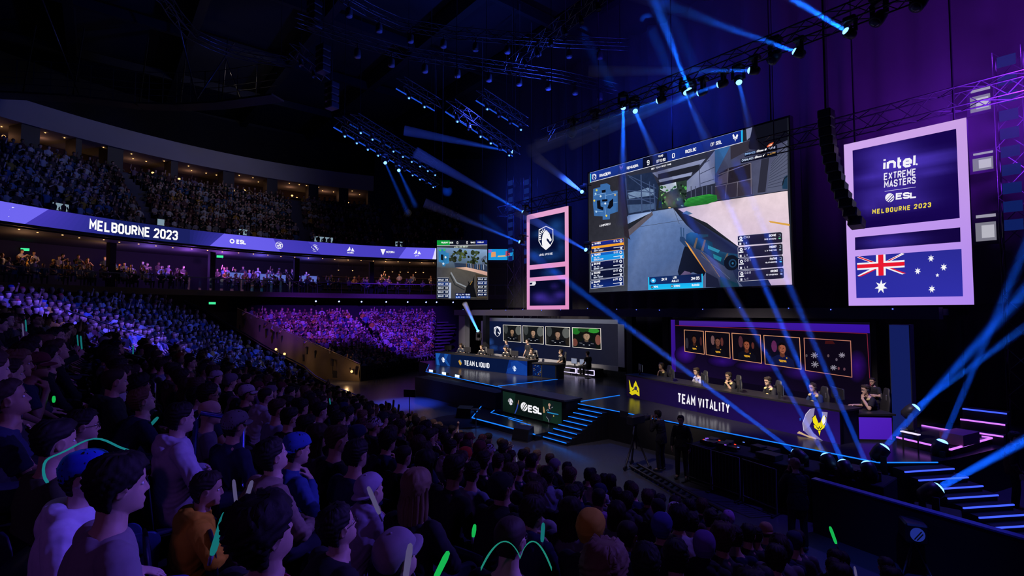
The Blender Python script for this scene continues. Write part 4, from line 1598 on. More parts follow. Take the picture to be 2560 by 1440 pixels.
def horse(sh, cx, cy, s, col, bg, shield=True, ring='#e8e6f0'):
    """a horse head with a bristling mane inside a shield"""
    T = lambda L_: [(cx + x * s, cy + y * s) for x, y in L_]
    if shield:
        S_ = [(0, -1.55), (.92, -1.1), (.95, .35), (.6, 1.0), (0, 1.5), (-.6, 1.0), (-.95, .35), (-.92, -1.1)]
        sh.poly(T(S_), ring)
        sh.poly(T([(x * .9, y * .92) for x, y in S_]), bg)
    sh.poly(T([(-.05, -.95), (.12, -1.02), (.2, -.85), (.42, -.62), (.55, -.2), (.72, .15), (.68, .38), (.48, .42), (.38, .2), (.12, .0), (.08, .25), (.35, .6), (.58, .9), (.0, 1.38), (-.45, 1.0), (-.5, .55), (-.5, .1), (-.42, -.4), (-.25, -.75)]), col)
    for a in range(7):
        g = R(100 + a * 17)
        x0, y0 = -.02 + .62 * math.cos(g), -.15 - .68 * math.sin(g)
        x1, y1 = -.02 + .90 * math.cos(g), -.18 - 1.02 * math.sin(g)
        sh.line(T([(x0, y0), (x1, y1)]), .13 * s, col)
    sh.poly(T([(.30, -.56), (.42, -.50), (.36, -.44)]), bg)


horse(sh, 958, 450, 42, '#dcdbe4', '#101c1a', False)
sh.poly([(1005, 630), (1030, 560), (1052, 470), (1058, 500), (1046, 560), (1020, 632)], '#27409a')
sh.poly([(1052, 470), (1062, 425), (1070, 420), (1066, 450), (1056, 500)], '#b08a6a')
sh.ell(1498, 472, 18, 26, '#b08a78', 14)
sh.poly([(1490, 500), (1515, 505), (1530, 480), (1555, 440), (1565, 450), (1540, 520), (1520, 560), (1630, 600), (1630, 640), (1540, 650), (1500, 740), (1470, 690), (1445, 640), (1455, 580)], '#141b22')
sh.poly([(1465, 580), (1520, 590), (1632, 612), (1630, 625), (1540, 615), (1470, 598)], '#1f7fb0')
sh.poly([(1405, 520), (1418, 500), (1432, 560), (1430, 600), (1410, 600)], '#a8855f')
sh.poly([(1490, 470), (1508, 480), (1502, 510), (1515, 540), (1492, 530)], '#b58f80')
sh.line([(1455, 560), (1480, 550), (1492, 560)], 5, '#cfd0d8')
sh.line([(1450, 660), (1475, 690), (1492, 750)], 4, '#9ea4b4')
sh.line([(1530, 520), (1552, 500)], 5, '#b9bcc8')
sh.ell(1560, 645, 8, 10, '#c9b060', 10)
sh.build('lit_face', PICT, pb)

# centre steps with lit treads
cs = thing('centre_steps', 'short black staircase with eight blue lit treads beside the logo screen box', 'stairs', (-13.5, 13.8, 0))
for i in range(8):
    z = .12 + .123 * i
    y = 12.95 + .235 * i
    x0 = -14.12 + .03 * i
    MB().box((x0 + .62, y + .35, z / 2), (1.25, .72, z)).build('step', SKIRT, cs)
    MB().box((x0 + .62, y - .015, z - .01), (1.20, .03, .022)).build('tread_light', LEDB, cs)

# right hand steps going down towards the hall, with lit treads
rs_ = thing('side_steps', 'wide black staircase with eight violet blue lit treads at the right stage end', 'stairs', (-2.9, 15.3, 0))
for i in range(8):
    z = 1.02 - .137 * i
    x = -3.62 + .25 * i
    a = (x, 14.66 + .02 * i, z)
    b = (x + .66, 15.86, z)
    d = Vector((b[0] - a[0], b[1] - a[1], 0)).normalized()
    n_ = Vector((d.y, -d.x, 0))
    MB().prism([(a[0] - .3 * n_.x, a[1] - .3 * n_.y), (a[0], a[1]), (b[0], b[1]), (b[0] - .3 * n_.x, b[1] - .3 * n_.y)], 0, z).build('step', SKIRT, rs_)
    MB().bar((a[0] + n_.x * .015, a[1] + n_.y * .015, z - .02), (b[0] + n_.x * .015, b[1] + n_.y * .015, z - .02), .03, .030).build('tread_light', LEDI, rs_)

# small host platform outlined in pink light at the right
hp = thing('host_platform', 'small raised platform outlined in pink neon at the right end of the stage', 'platform', (-3.6, 18.0, 1.1))
HQ = [(-4.37, 17.11), (-3.14, 16.62), (-2.71, 19.01), (-4.33, 19.45)]
MB().prism(HQ, 1.1, 1.27).build('deck', DECK, hp)
for a, b in ((0, 1), (1, 2), (2, 3)):
    MB().bar((HQ[a][0], HQ[a][1], 1.28), (HQ[b][0], HQ[b][1], 1.28), .035, .04).build('edge_light', LEDP, hp)
MB().bar((-4.13, 16.6, 1.56), (-3.72, 16.45, 1.56), .10, .025).build('bench_light', LEDW, hp)
MB().bar((-4.1, 16.6, 1.1), (-4.1, 16.6, 1.54), .03).bar((-3.75, 16.46, 1.1), (-3.75, 16.46, 1.54), .03).build('bench_frame', SKIRT, hp)
MB().box((-3.15, 17.7, 1.42), (.5, .9, .28), rz=-.2).build('panel', mat('pink_panel', (.35, .12, .2), .6), hp)
us = thing('upper_steps', 'three dark steps with violet lit edges behind the pink neon platform', 'stairs', (-3, 19, 1.1))
for i in range(3):
    MB().box((-2.95, 19.3 + .35 * i, 1.1 + .13 * (i + 1)), (.95, .5, .26 * (i + 1))).build('step', SKIRT, us)
    MB().bar((-3.42, 19.03 + .35 * i, 1.1 + .26 * (i + 1)), (-2.48, 19.0 + .35 * i, 1.1 + .26 * (i + 1)), .03, .04).build('tread_light', [LEDP, LEDP, LEDI][i], us)

# ------------------------------------------------------------------ team booths
hd = thing('booth_canopy', 'long dark canopy beam over both team booths beneath the hanging screens', 'canopy', (-17, 20, 4.4))
MB().box((-17.0, 19.6, 4.66), (26.4, .5, .36)).build('front_beam', mat('canopy_face', (.018, .016, .03), .5), hd)
MB().box((-17.0, 21.6, 4.70), (26.4, 3.6, .20)).build('roof', SKIRT, hd)
rnd = random.Random(2)
for k in range(16):
    MB().ball((-29.5 + 1.65 * k + rnd.uniform(-.5, .5), 19.33, 4.78 + rnd.uniform(0, .1)), .022, 8).build('light_dot', glow('dot_blue', (.10, .16, 1.0), 1.6, False), hd)
for x in (-29.9, -17.0, -14.8, -3.9):
    MB().box((x, 21.9, 2.8), (.35, .35, 3.4)).build('post', SKIRT, hd)
cl_ = MB().box((-29.9, 20.0, 2.78), (.75, .4, 3.36)).build('booth_column', mat('column_grey', (.16, .16, .20), .5))
tag(cl_, 'grey square column at the outer end of the left team booth', 'column')
cl_ = thing('booth_column', 'blue lit square column at the right end of the purple booth', 'column', (-4.45, 18.2, 1.1))
MB().box((0, 0, 1.62), (.5, .4, 3.24)).loc('casing', SKIRT, cl_)
MB().box((0, -.205, 1.62), (.46, .02, 3.2)).loc('lit_panel', glow('column_blue_glow', (.006, .012, .10), 1.0, False), cl_)  # bluish light on the column put into a glowing front

wb = thing('booth_screen', 'wide grey framed booth screen with four player portraits and a horse shield', 'screen', (-24.4, 22.6, 1.1))
mb = MB()
X0, X1, Z0, Z1 = -31.1, -17.78, 1.46, 4.28
for c, d in ((((X0 + X1) / 2, 22.55, Z1 - .12), (X1 - X0, .5, .24)), (((X0 + X1) / 2, 22.55, Z0 + .12), (X1 - X0, .5, .24)), ((X0 + .22, 22.55, (Z0 + Z1) / 2), (.44, .5, Z1 - Z0)), ((X1 - .22, 22.55, (Z0 + Z1) / 2), (.44, .5, Z1 - Z0))):
    mb.box(c, d)
mb.build('frame', FRAMEG, wb)
MB().box(((X0 + X1) / 2, 22.9, 2.6), (X1 - X0, .3, 3.0)).build('backing', SKIRT, wb)
MB().box(((X0 + X1) / 2, 22.6, 1.28), (X1 - X0 + .3, .8, .36)).build('plinth', SKIRT, wb)
sh = Sheet((-30.66, 22.5, 1.70), (1, 0, 0), (0, 0, 1), 12.44, 2.34, quad=[(750, 640), (2365, 690), (2365, 180), (755, 165)])
sh.poly([(755, 165), (2365, 180), (2365, 690), (750, 640)], ['#0b1638', '#20202e', '#191926', '#0a1433'], .06)
for (x, y, rx, ry, c) in ((810, 480, 60, 70, '#22407c'), (860, 560, 90, 50, '#1c3a78'), (1000, 560, 90, 50, '#12255a'), (1300, 560, 160, 50, '#0c1a48')):
    for k in range(24):
        a0, a1 = 6.2832 * k / 24, 6.2832 * (k + 1) / 24
        sh.poly([(x, y), (x + rx * math.cos(a0), y + ry * math.sin(a0)), (x + rx * math.cos(a1), y + ry * math.sin(a1))], [c, '#0c1638', '#0c1638'], .12, step=(k == 0))
horse(sh, 912, 318, 52, '#0c1636', '#e2e4ee', True)


def portrait(sh, q, frame, bg, skin, hair_, shirt, mark, frac=.5, extra=None, head=1.0, wd=6):
    """a framed head and shoulders picture inside the quadrilateral q (TL, TR, BR, BL)"""
    P = lambda u, v: tuple((1 - u) * ((1 - v) * a + v * d) + u * ((1 - v) * b + v * c) for a, b, c, d in zip(q[0], q[1], q[2], q[3]))
    sh.poly(q, bg, .10)
    if extra:
        for (u, v, a, b, c) in extra:
            sh.poly([P(max(0, min(1, u + a * math.cos(k * .5236))), max(0, min(1, v + b * math.sin(k * .5236)))) for k in range(12)], c, .15)
    sh.poly([P(u, v) for u, v in ((.5 - .32, .98), (.5 - .30, .74), (.5 - .12, .62), (.5 + .12, .62), (.5 + .30, .74), (.5 + .33, .98))], shirt)
    E_ = lambda u, v, a, b, c, n=16: sh.poly([P(u + a * math.cos(6.2832 * k / n), v + b * math.sin(6.2832 * k / n)) for k in range(n)], c)
    dk = tuple(x * .35 for x in lin(skin))
    sh.poly([P(.44, .50), P(.56, .50), P(.57, .66), P(.5, .70), P(.43, .66)], dk)
    E_(.5, .40, .105 * head, .175 * head, dk)
    E_(.515, .405, .085 * head, .165 * head, skin)
    sh.poly([P(.5 + .115 * head * math.cos(a), .385 + .19 * head * math.sin(a) * (1 if math.sin(a) < 0 else .25)) for a in [math.pi + i * math.pi / 10 for i in range(11)]] + [P(.59, .30), P(.5, .27), P(.415, .31)], hair_)
    for s in (-1, 1):
        E_(.5 + s * .04, .385, .018, .012, '#120c0c', 8)
    sh.poly([P(.47, .49), P(.55, .49), P(.54, .505), P(.48, .505)], '#3a1c18')
    sh.poly([P(.50, .39), P(.52, .39), P(.53, .455), P(.49, .455)], tuple(x * .7 for x in lin(skin)))
    E_(.5 - .125 * head, .41, .02, .05, '#15151a', 8)
    E_(.5 + .125 * head, .41, .02, .05, '#15151a', 8)
    for (u, v, a, b) in mark[1]:
        sh.poly([P(u - a, v - b), P(u + a, v - b), P(u + a, v + b), P(u - a, v + b)], mark[0])
    e = [q[0], q[1], q[2], q[3], q[0]]
    sh.many(stroke_quads(e, wd), frame)


WHM = ('#b8bcc8', [(.40, .84, .03, .012), (.60, .83, .02, .02), (.30, .76, .05, .006), (.70, .76, .05, .006)])
GRY = [(.15, .25, .12, .3, '#3b3f40'), (.85, .3, .16, .28, '#595c5a'), (.05, .7, .1, .2, '#1c1c1e'), (.92, .75, .1, .2, '#241f1c')]
portrait(sh, [(997, 220), (1242, 225), (1242, 460), (1000, 448)], '#efe6dc', '#131518', '#9a7a62', '#0c0b0c', '#0b0c12', WHM, extra=GRY)
portrait(sh, [(1268, 226), (1530, 230), (1530, 470), (1270, 460)], '#efe6dc', '#15181a', '#a98770', '#15100e', '#0a0c14', WHM, extra=GRY)
portrait(sh, [(1558, 230), (1842, 236), (1842, 483), (1560, 474)], '#efe6dc', '#131416', '#9d7c68', '#120d0c', '#0b0c14', WHM, extra=GRY)
portrait(sh, [(1872, 236), (2175, 240), (2178, 498), (1876, 486)], '#efe6dc', '#0e1210', '#a0836a', '#15110f', '#0d0e18', WHM, extra=[(.12, .15, .16, .2, '#1f6a24'), (.75, .12, .2, .12, '#2f8a30'), (.9, .55, .1, .25, '#7a4a40'), (.08, .75, .1, .2, '#6a3c34'), (.4, .1, .2, .12, '#173a18')], head=1.15)
sh.build('lit_face', PICT, wb)

pw = thing('booth_screen', 'purple booth screen with five orange framed portraits behind the right team desk', 'screen', (-9.5, 20.1, 1.1))
MB().box((-9.55, 20.25, 2.75), (7.9, .3, 3.3)).build('backing', SKIRT, pw)
sh = Sheet((-13.37, 20.04, 1.1), (1, 0, 0), (0, 0, 1), 7.62, 3.26, quad=[((1677 - 1550) * 3.657, (935 + 60 - 770) * 3.657 + 120), ((2181 - 1550) * 3.657, (1010 + 48 - 770) * 3.657 + 20), ((2172 - 1550) * 3.657, (808 - 770) * 3.657), ((1677 - 1550) * 3.657, (800 - 770) * 3.657)])
sh.poly([(464, 100), (2290, 135), (2310, 1100), (464, 1000)], '#0b0618')
sh.poly([(466, 112), (510, 112), (515, 700), (468, 690)], ['#3a1490', '#34128a', '#2c0f78', '#32118a'])
sh.poly([(556, 122), (2272, 162), (2276, 242), (556, 175)], ['#43208e', '#3610a4', '#33109c', '#3a1a86'])
sh.poly([(515, 190), (2255, 250), (2290, 900), (515, 700)], ['#08050f', '#090510', '#0d0618', '#150a2e'], .04)
for (x, y, rx, ry, c) in ((620, 500, 120, 110, '#381082'), (1000, 560, 160, 70, '#2a0c6a'), (1350, 600, 240, 60, '#2c0d66'), (1750, 640, 200, 90, '#2a0e62'), (2180, 560, 80, 160, '#2c0a66'), (1150, 230, 500, 40, '#0c0618')):
    for k in range(24):
        a0, a1 = 6.2832 * k / 24, 6.2832 * (k + 1) / 24
        sh.poly([(x, y), (x + rx * math.cos(a0), y + ry * math.sin(a0)), (x + rx * math.cos(a1), y + ry * math.sin(a1))], [c, '#0c0618', '#0c0618'], .15, step=(k == 0))
sh.line([(515, 175), (2255, 246), (2285, 770)], 5, '#7a2038')
YEL = ('#d29a2a', [(.5, .80, .10, .018), (.47, .84, .05, .014), (.57, .83, .04, .012), (.62, .70, .015, .02)])
OEX = [(.12, .6, .08, .25, '#2c2a34'), (.85, .45, .06, .2, '#3a1c20')]
OR_ = '#e09a72'
portrait(sh, [(611, 225), (810, 238), (818, 490), (615, 465)], OR_, '#0b0812', '#5e3426', '#0a0608', '#0c0b16', YEL, extra=OEX)
portrait(sh, [(832, 238), (1070, 255), (1078, 524), (838, 493)], OR_, '#0b0812', '#6e4236', '#0a0608', '#0c0b16', YEL, extra=[(.3, .35, .08, .2, '#6a4a4c'), (.68, .38, .06, .18, '#5a2c2a')])
portrait(sh, [(1097, 255), (1366, 272), (1376, 565), (1106, 532)], OR_, '#0b0812', '#8a4a34', '#0c0708', '#0d0c18', YEL, extra=[(.3, .3, .08, .22, '#4a2630'), (.72, .4, .05, .12, '#5a2a26')])
portrait(sh, [(1398, 274), (1714, 294), (1728, 608), (1410, 570)], OR_, '#0c0a1c', '#965440', '#0b070c', '#10143c', YEL, extra=[(.28, .35, .08, .2, '#5a2450')])
q5 = [(1753, 296), (2132, 317), (2145, 664), (1766, 618)]
sh.poly(q5, '#0c0615', .05)
sh.poly([(1930, 318), (1990, 320), (2010, 350), (1925, 350)], '#3a1014')
for x, y, s in ((1840, 465, 30), (2064, 455, 26), (1845, 555, 32), (1998, 580, 26)):
    for k in range(4):
        a = k * math.pi / 4 + .3
        sh.line([(x - s * math.cos(a), y - s * math.sin(a)), (x + s * math.cos(a), y + s * math.sin(a))], 7, '#8a8494')
for x, y, c in ((1955, 465, '#5a4850'), (2022, 500, '#5a5060'), (2040, 585, '#6a3a44'), (2085, 590, '#5a3a48'), (1775, 470, '#4a444c')):
    sh.ell(x, y, 9, 16, c, 8)
sh.line(q5 + [q5[0]], 6, '#c07a66')
sh.build('lit_face', PICT, pw)

# team desks ---------------------------------------------------------
DESKTOP = mat('desk_top', (.018, .018, .022), .4)


def desk(label, a, b, h, depth, draw, quad, top_z=.05):
    a, b = Vector((a[0], a[1], 1.1)), Vector((b[0], b[1], 1.1))
    d = (b - a).normalized()
    n_ = Vector((d.y, -d.x, 0))                       # towards the audience
    L = (b - a).length
    t = thing('team_desk', label, 'desk', (a + b) / 2)
    mid = (a + b) / 2 - n_ * .10
    rz = math.atan2(d.y, d.x)
    MB().box(mid + Vector((0, 0, h / 2)), (L, .16, h), rz=rz).build('front_panel', SKIRT, t)
    MB().box((a + b) / 2 - n_ * (depth / 2) + Vector((0, 0, h + top_z / 2)), (L + .1, depth + .06, top_z), rz=rz).build('top', DESKTOP, t)
    for e in (a, b):
        s = 1 if e is a else -1
        MB().box(e + d * s * .04 - n_ * depth / 2 + Vector((0, 0, h / 2)), (.08, depth - .1, h), rz=rz).build('side_panel', SKIRT, t)
    s_ = Sheet(a + n_ * -.015, d, (0, 0, 1), L, h, quad)
    draw(s_)
    s_.build('lit_face', PICT, t)
    return d, n_, L


def hornet(sh, cx, cy, s, body, edge, flip=1):
    """a stylised hornet head: two wings over a pointed face"""
    T = lambda L_: [(cx + flip * x * s, cy + y * s) for x, y in L_]
    for m in (1, -1):
        W = [(-.05 * m, .05), (-.55 * m, -1.15), (-.95 * m, -.8), (-.85 * m, -.2), (-.45 * m, .25)]
        sh.poly(T([(x * 1.1, y * 1.06) for x, y in W]), edge)
        sh.poly(T(W), body)
    F = [(-.8, .05), (-.4, .25), (0, -.25), (.4, .25), (.8, .05), (.7, .45), (.42, .62), (.2, .75), (0, 1.45), (-.2, .75), (-.42, .62), (-.7, .45)]
    sh.poly(T([(x * 1.12, y * 1.06) for x, y in F]), edge)
    sh.poly(T(F), body)
    sh.line(T([(-.4, .3), (-.15, .62), (0, .3), (.15, .62), (.4, .3)]), .09 * s, edge)
    sh.line(T([(-.2, .78), (.2, .78)]), .08 * s, edge)


def draw_vit(s):
    s.poly([(65, 610), (1955, 940), (1960, 1195), (70, 775)], ['#120b20', '#1a0a40', '#20105c', '#120a22'], .05)
    s.poly([(700, 730), (1955, 940), (1960, 1195), (700, 915)], ['#150a30', '#1e0b4c', '#241064', '#170b3a'], .05)
    s.text('TEAM VITALITY', (530, 838), (988, 935), 78, '#f2eef8', wr=.36, wt=.17, gap=.17)
    s.poly([(88, 645), (98, 660), (108, 700), (135, 720), (128, 745), (98, 735)], '#d8c818')
    s.poly([(150, 655), (165, 690), (182, 720), (186, 780), (165, 770), (150, 760), (118, 770), (92, 750), (125, 720), (135, 680)], '#d8c818')
    s.line([(120, 735), (150, 715), (172, 745)], 7, '#1a1024')
    s.ell(150, 715, 13, 16, '#2c2a4a', 12)
    s.poly([(1640, 1080), (1630, 1020), (1660, 950), (1700, 910), (1740, 905), (1725, 990), (1690, 1045)], '#8f86b0')
    s.poly([(1640, 1080), (1690, 1045), (1725, 1100), (1805, 1160), (1800, 1170), (1700, 1130)], '#8078a8')
    s.poly([(1580, 1098), (1600, 1082), (1660, 1112), (1740, 1135), (1750, 1152), (1690, 1140), (1630, 1112)], '#c9a884')
    s.poly([(1800, 935), (1852, 940), (1835, 1050), (1815, 1020)], '#8f86b0')
    s.many(stroke_quads([(1640, 1080), (1632, 1020), (1662, 950), (1700, 912)], 4), '#e4dcf4')
    hornet(s, 1778, 1032, 62, '#f2df1a', '#14102a')
    s.poly([(1800, 1000), (1825, 960), (1835, 1010), (1812, 1040)], '#f0ecf4')
    s.many(stroke_quads([(1612, 980), (1612, 1000)], 12), '#1a50c0')


desk('right team desk with a purple front reading TEAM VITALITY', (-14.1, 17.78), (-5.31, 15.79), .88, .95, draw_vit, [(70, 775), (1958, 1195), (1955, 940), (65, 610)])


def draw_liq(s):
    s.poly([(135, 540), (1250, 632), (1248, 805), (132, 690)], ['#0c2a66', '#0a2a78', '#0b2c80', '#0a2254'], .08)
    s.poly([(330, 556), (1040, 615), (1000, 780), (320, 710)], ['#081638', '#08163c', '#08163c', '#081436'], .06)
    s.poly([(140, 545), (200, 548), (170, 610), (190, 695), (150, 690)], '#1c5ab0', .1)
    s.poly([(250, 552), (300, 556), (270, 620), (320, 705), (290, 700), (245, 640)], '#1a4fa0', .1)
    s.poly([(1060, 640), (1130, 625), (1245, 690), (1245, 800), (1020, 775), (1010, 730), (1060, 700)], '#123c92', .12)
    horse(s, 236, 625, 26, '#eef2ff', '#0e2c68', False)
    horse(s, 1104, 718, 27, '#cfe2ff', '#0e2c68', False)
    s.text('TEAM LIQUID', (500, 690), (805, 722), 62, '#eef0f8', wr=.36, wt=.17, gap=.17)
    s.poly([(425, 640), (445, 622), (468, 660), (455, 692), (440, 682)], '#c99a3a')
    s.poly([(445, 622), (462, 634), (468, 665), (455, 650)], '#3f7ac0')


desk('left team desk with a blue front reading TEAM LIQUID', (-30.59, 18.1), (-22.0, 18.97), .82, .95, draw_liq, [(132, 690), (1248, 805), (1250, 632), (135, 540)])

sd = thing('side_desk', 'small dark side desk with a blue picture panel beside the left team desk', 'desk', (-20.9, 19.4, 1.1))
MB().box((-20.75, 19.45, 1.47), (1.5, .8, .74), rz=.25).build('body', SKIRT, sd)
MB().box((-20.75, 19.45, 1.87), (1.6, .9, .05), rz=.25).build('top', DESKTOP, sd)
sh = Sheet((-21.40, 18.86, 1.18), (math.cos(.25), math.sin(.25), 0), (0, 0, 1), .55, .62)
sh.rect(0, 0, .55, .62, '#081848', .1, raw=True)
rnd = random.Random(3)
for k in range(26):
    x, y = rnd.uniform(.03, .5), rnd.uniform(.03, .58)
    a = rnd.uniform(.05, .5)
    sh.many(stroke_quads([(x, y), (x + .08 * math.cos(a), y + .05 * math.sin(a * 3))], rnd.uniform(.006, .02)), rnd.choice(['#1c6ad0', '#3f9af0', '#b08a3a', '#0f3a8a']), 0, True)
sh.build('lit_face', PICT, sd)
sh = Sheet((-20.80, 19.02, 1.14), (math.cos(.25), math.sin(.25), 0), (0, 0, 1), .84, .68)
sh.rect(0, 0, .84, .68, '#081538', .04, raw=True)
sh.build('lit_panel', PICT, sd)

s2 = thing('side_desk', 'side desk with a plain bright purple front at the right end', 'desk', (-4.85, 17.0, 1.1))
_d2 = Vector((.70, .72, 0)).normalized()
_n2 = Vector((_d2.y, -_d2.x, 0))
c2 = Vector((-4.85, 16.9, 1.1)) - _n2 * .35
MB().box(c2 + Vector((0, 0, .36)), (1.06, .66, .72), rz=math.atan2(_d2.y, _d2.x)).build('body', SKIRT, s2)
MB().box(c2 + Vector((0, 0, .75)), (1.16, .8, .05), rz=math.atan2(_d2.y, _d2.x)).build('top', DESKTOP, s2)
sh = Sheet(c2 + _n2 * .335 - _d2 * .5 + Vector((0, 0, .06)), _d2, (0, 0, 1), 1.0, .60)
sh.poly([(0, 0), (1.0, 0), (1.0, .6), (0, .6)], ['#4a1cb4', '#4418a8', '#4a1cb0', '#4c20b8'], 0, True)
sh.build('lit_panel', PICT, s2)

lb = thing('neon_bench', 'low black bench outlined in white neon in front of the left booth screen', 'bench', (-20.3, 21.6, 1.1))
MB().box((-20.4, 21.7, 1.32), (2.7, .7, .44)).build('body', SKIRT, lb)
for (a, b) in (((-21.7, 1.22), (-21.7, 1.48)), ((-21.7, 1.48), (-20.5, 1.48)), ((-20.5, 1.48), (-20.5, 1.22)), ((-20.5, 1.22), (-21.7, 1.22)), ((-20.4, 1.22), (-20.4, 1.48)), ((-20.4, 1.48), (-19.1, 1.48)), ((-19.1, 1.48), (-19.1, 1.22)), ((-19.1, 1.22), (-20.4, 1.22))):
    MB().bar((a[0], 21.33, a[1]), (b[0], 21.33, b[1]), .04).build('neon_tube', LEDW, lb)

# ------------------------------------------------------------------ hanging screens
bs = thing('main_screen', 'giant hanging screen showing a shooter match with a rifle in view', 'screen', (-13.9, 21.1, 9.1))
MB().box((-13.9, 21.25, 9.09), (10.75, .3, 6.8)).build('housing', DARK, bs)
sh = Sheet((-19.2, 21.09, 5.77), (1, 0, 0), (0, 0, 1), 10.62, 6.63, quad=[(100, 2100), (2468, 2008), (2397, 78), (80, 700)])
Q = sh.poly
L2 = lambda P: [(x * .998, 1300.6 + y * .998) for x, y in P]
Q([(80, 700), (2397, 78), (2468, 2008), (100, 2100)], '#20242e')
Q([(80, 700), (440, 720), (560, 1440), (620, 1900), (620, 2100), (100, 2100)], ['#26252d', '#2c2b34', '#262630', '#3a3d48', '#454a58', '#30323c'], .16)
Q([(440, 720), (1560, 430), (1560, 560), (1240, 820), (900, 820), (520, 760)], '#2c2f40', .1)
Q([(830, 700), (1450, 540), (1385, 620), (900, 760)], ['#70779a', '#8d94b8', '#7e86aa', '#666e92'])
Q([(900, 715), (1385, 605), (1370, 690), (900, 800)], '#20222e')
Q([(905, 780), (1300, 695), (1280, 745), (920, 815)], '#8f98bc')
Q([(900, 815), (1290, 735), (1270, 800), (910, 860)], '#1c1e2a')
Q([(500, 740), (830, 690), (910, 870), (880, 1140), (540, 1190)], '#1f2c4a', .2)
Q([(545, 930), (700, 900), (780, 870), (860, 900), (850, 960), (560, 1000)], '#6f86a8', .3)
Q([(540, 1070), (860, 1060), (860, 1120), (560, 1170)], '#43597f', .3)
for a, b, wd in (((520, 760), (540, 1190), 16), ((700, 720), (715, 1160), 14), ((800, 800), (815, 1150), 10), ((850, 830), (870, 1140), 14), ((510, 900), (870, 930), 9), ((520, 940), (860, 1060), 12), ((530, 1010), (860, 1000), 9), ((560, 740), (900, 1000), 9), ((540, 720), (880, 880), 9)):
    sh.line([a, b], wd, '#3d4e74')
Q([(910, 850), (1245, 785), (1245, 1090), (920, 1120)], '#2a3a34', .3)
Q([(925, 850), (1110, 810), (1120, 880), (1000, 930), (930, 900)], '#d5e0f2')
rnd = random.Random(31)
for k in range(70):
    x, y = rnd.uniform(925, 1235), rnd.uniform(830, 1090)
    if y < 900 and x < 1040 and rnd.random() < .6:
        continue
    sh.ell(x, y, rnd.uniform(7, 24), rnd.uniform(6, 20), rnd.choice(['#24502e', '#2f6a3a', '#1c2c2c', '#1d3a28', '#2a5a34', '#4aa04a', '#14201c', '#7aa06a']), 7, rnd.uniform(0, 3), .3)
Q([(1240, 800), (1390, 665), (1560, 450), (1568, 860), (1390, 880), (1240, 930)], ['#6f789c', '#8890b4', '#7c86b2', '#6a7298', '#7078a0', '#78819f'], .08)
for a, b in (((1390, 720), (1560, 640)), ((1400, 830), (1560, 780)), ((1390, 620), (1500, 560)), ((1385, 660), (1395, 870))):
    sh.line([a, b], 7, '#2e3450')
Q([(1240, 930), (1390, 870), (1568, 830), (1568, 960), (1230, 1030)], '#262a3c', .2)
for x in (1290, 1340, 1420, 1470, 1530):
    sh.line([(x, 860), (x + 4, 1000)], 10, '#4a506a')
Q([(1560, 440), (1742, 395), (1745, 620), (1572, 730)], '#33639c', .1)
Q([(1572, 730), (1742, 395), (1960, 330), (2390, 100), (2403, 915), (2000, 975), (1572, 1030)], ['#3c4260', '#4a5170', '#484a66', '#3c3d58', '#565a76', '#3d3f58', '#34364e'], .12)
Q([(1742, 400), (1960, 340), (1955, 450), (1745, 560)], '#332f3c')
Q([(1920, 200), (1990, 180), (1970, 300), (1930, 335)], '#9aa2c6')
Q([(1990, 182), (2392, 84), (2396, 340), (2220, 410), (2120, 455), (1960, 440), (1950, 400)], '#0d0e1a')
Q([(2215, 600), (2394, 345), (2405, 912), (2165, 935)], '#565b74')
for k in range(11):
    sh.line([(2215 - k * 4, 610 + k * 28), (2398, 370 + k * 48)], 7, '#3a3e54')
Q([(2100, 560), (2190, 540), (2150, 935), (2060, 945)], '#2c2c3c')
Q([(2345, 900), (2340, 830), (2370, 760), (2400, 740), (2403, 905)], '#1f3c58', .2)
sh.line([(2345, 860), (2360, 790), (2400, 755)], 10, '#15181f')
Q([(1590, 730), (1720, 655), (1985, 592), (1985, 775), (1605, 860)], '#241f2a')
Q([(1600, 760), (1715, 700), (1715, 820), (1605, 850)], '#5a5268')
Q([(1570, 865), (1995, 778), (2005, 965), (1572, 1015)], '#383240', .15)
for a, b in (((1570, 868), (1995, 782)), ((1700, 850), (1690, 1010)), ((1830, 820), (1825, 985)), ((1600, 735), (1980, 600)), ((1720, 660), (1712, 840)), ((1980, 600), (1990, 960))):
    sh.line([a, b], 9, '#6e6878')
Q([(850, 1140), (1100, 1110), (1230, 1100), (1610, 1060), (1605, 1100), (1120, 1140), (840, 1160)], '#232a3a', .2)
Q([(1110, 1130), (1600, 1040), (2404, 925), (2468, 2008), (1990, 2030), (1850, 1570), (1480, 1290)], ['#b4a4c4', '#e2ccd8', '#ecd6dc', '#c8aed0', '#a696c4', '#e6d4ea', '#dcc8dc'], .09)
Q([(560, 1440), (850, 1150), (1090, 1115), (1380, 1440), (1640, 1560), (1880, 1760), (1900, 2035), (100, 2100), (560, 2090)], ['#4a6aa4', '#6c86b8', '#8596bc', '#4a6598', '#40588c', '#3c5078', '#56607e', '#4c556c', '#506490'], .14)
for a, b in (((690, 1330), (1300, 1240)), ((1090, 1120), (1160, 1300))):
    sh.line([a, b], 4, '#3a3e4c')
Q([(1086, 1115), (1135, 1120), (1290, 1220), (1640, 1450), (1860, 1580), (2130, 1840), (2230, 2020), (1900, 2030), (1500, 1550), (1240, 1310)], ['#1c1d2a', '#20212e', '#2a3458', '#2a3258', '#283058', '#1c2658', '#182050', '#20284a', '#28304c', '#181a26'], .06)
sh.line([(1290, 1210), (1640, 1440), (1850, 1570)], 4, '#15161f')
Q([(1195, 1175), (1240, 1145), (1315, 1180), (1265, 1195)], '#4c6a90')
Q([(560, 1365), (840, 1150), (852, 1192), (572, 1440)], '#5c5662', .15)
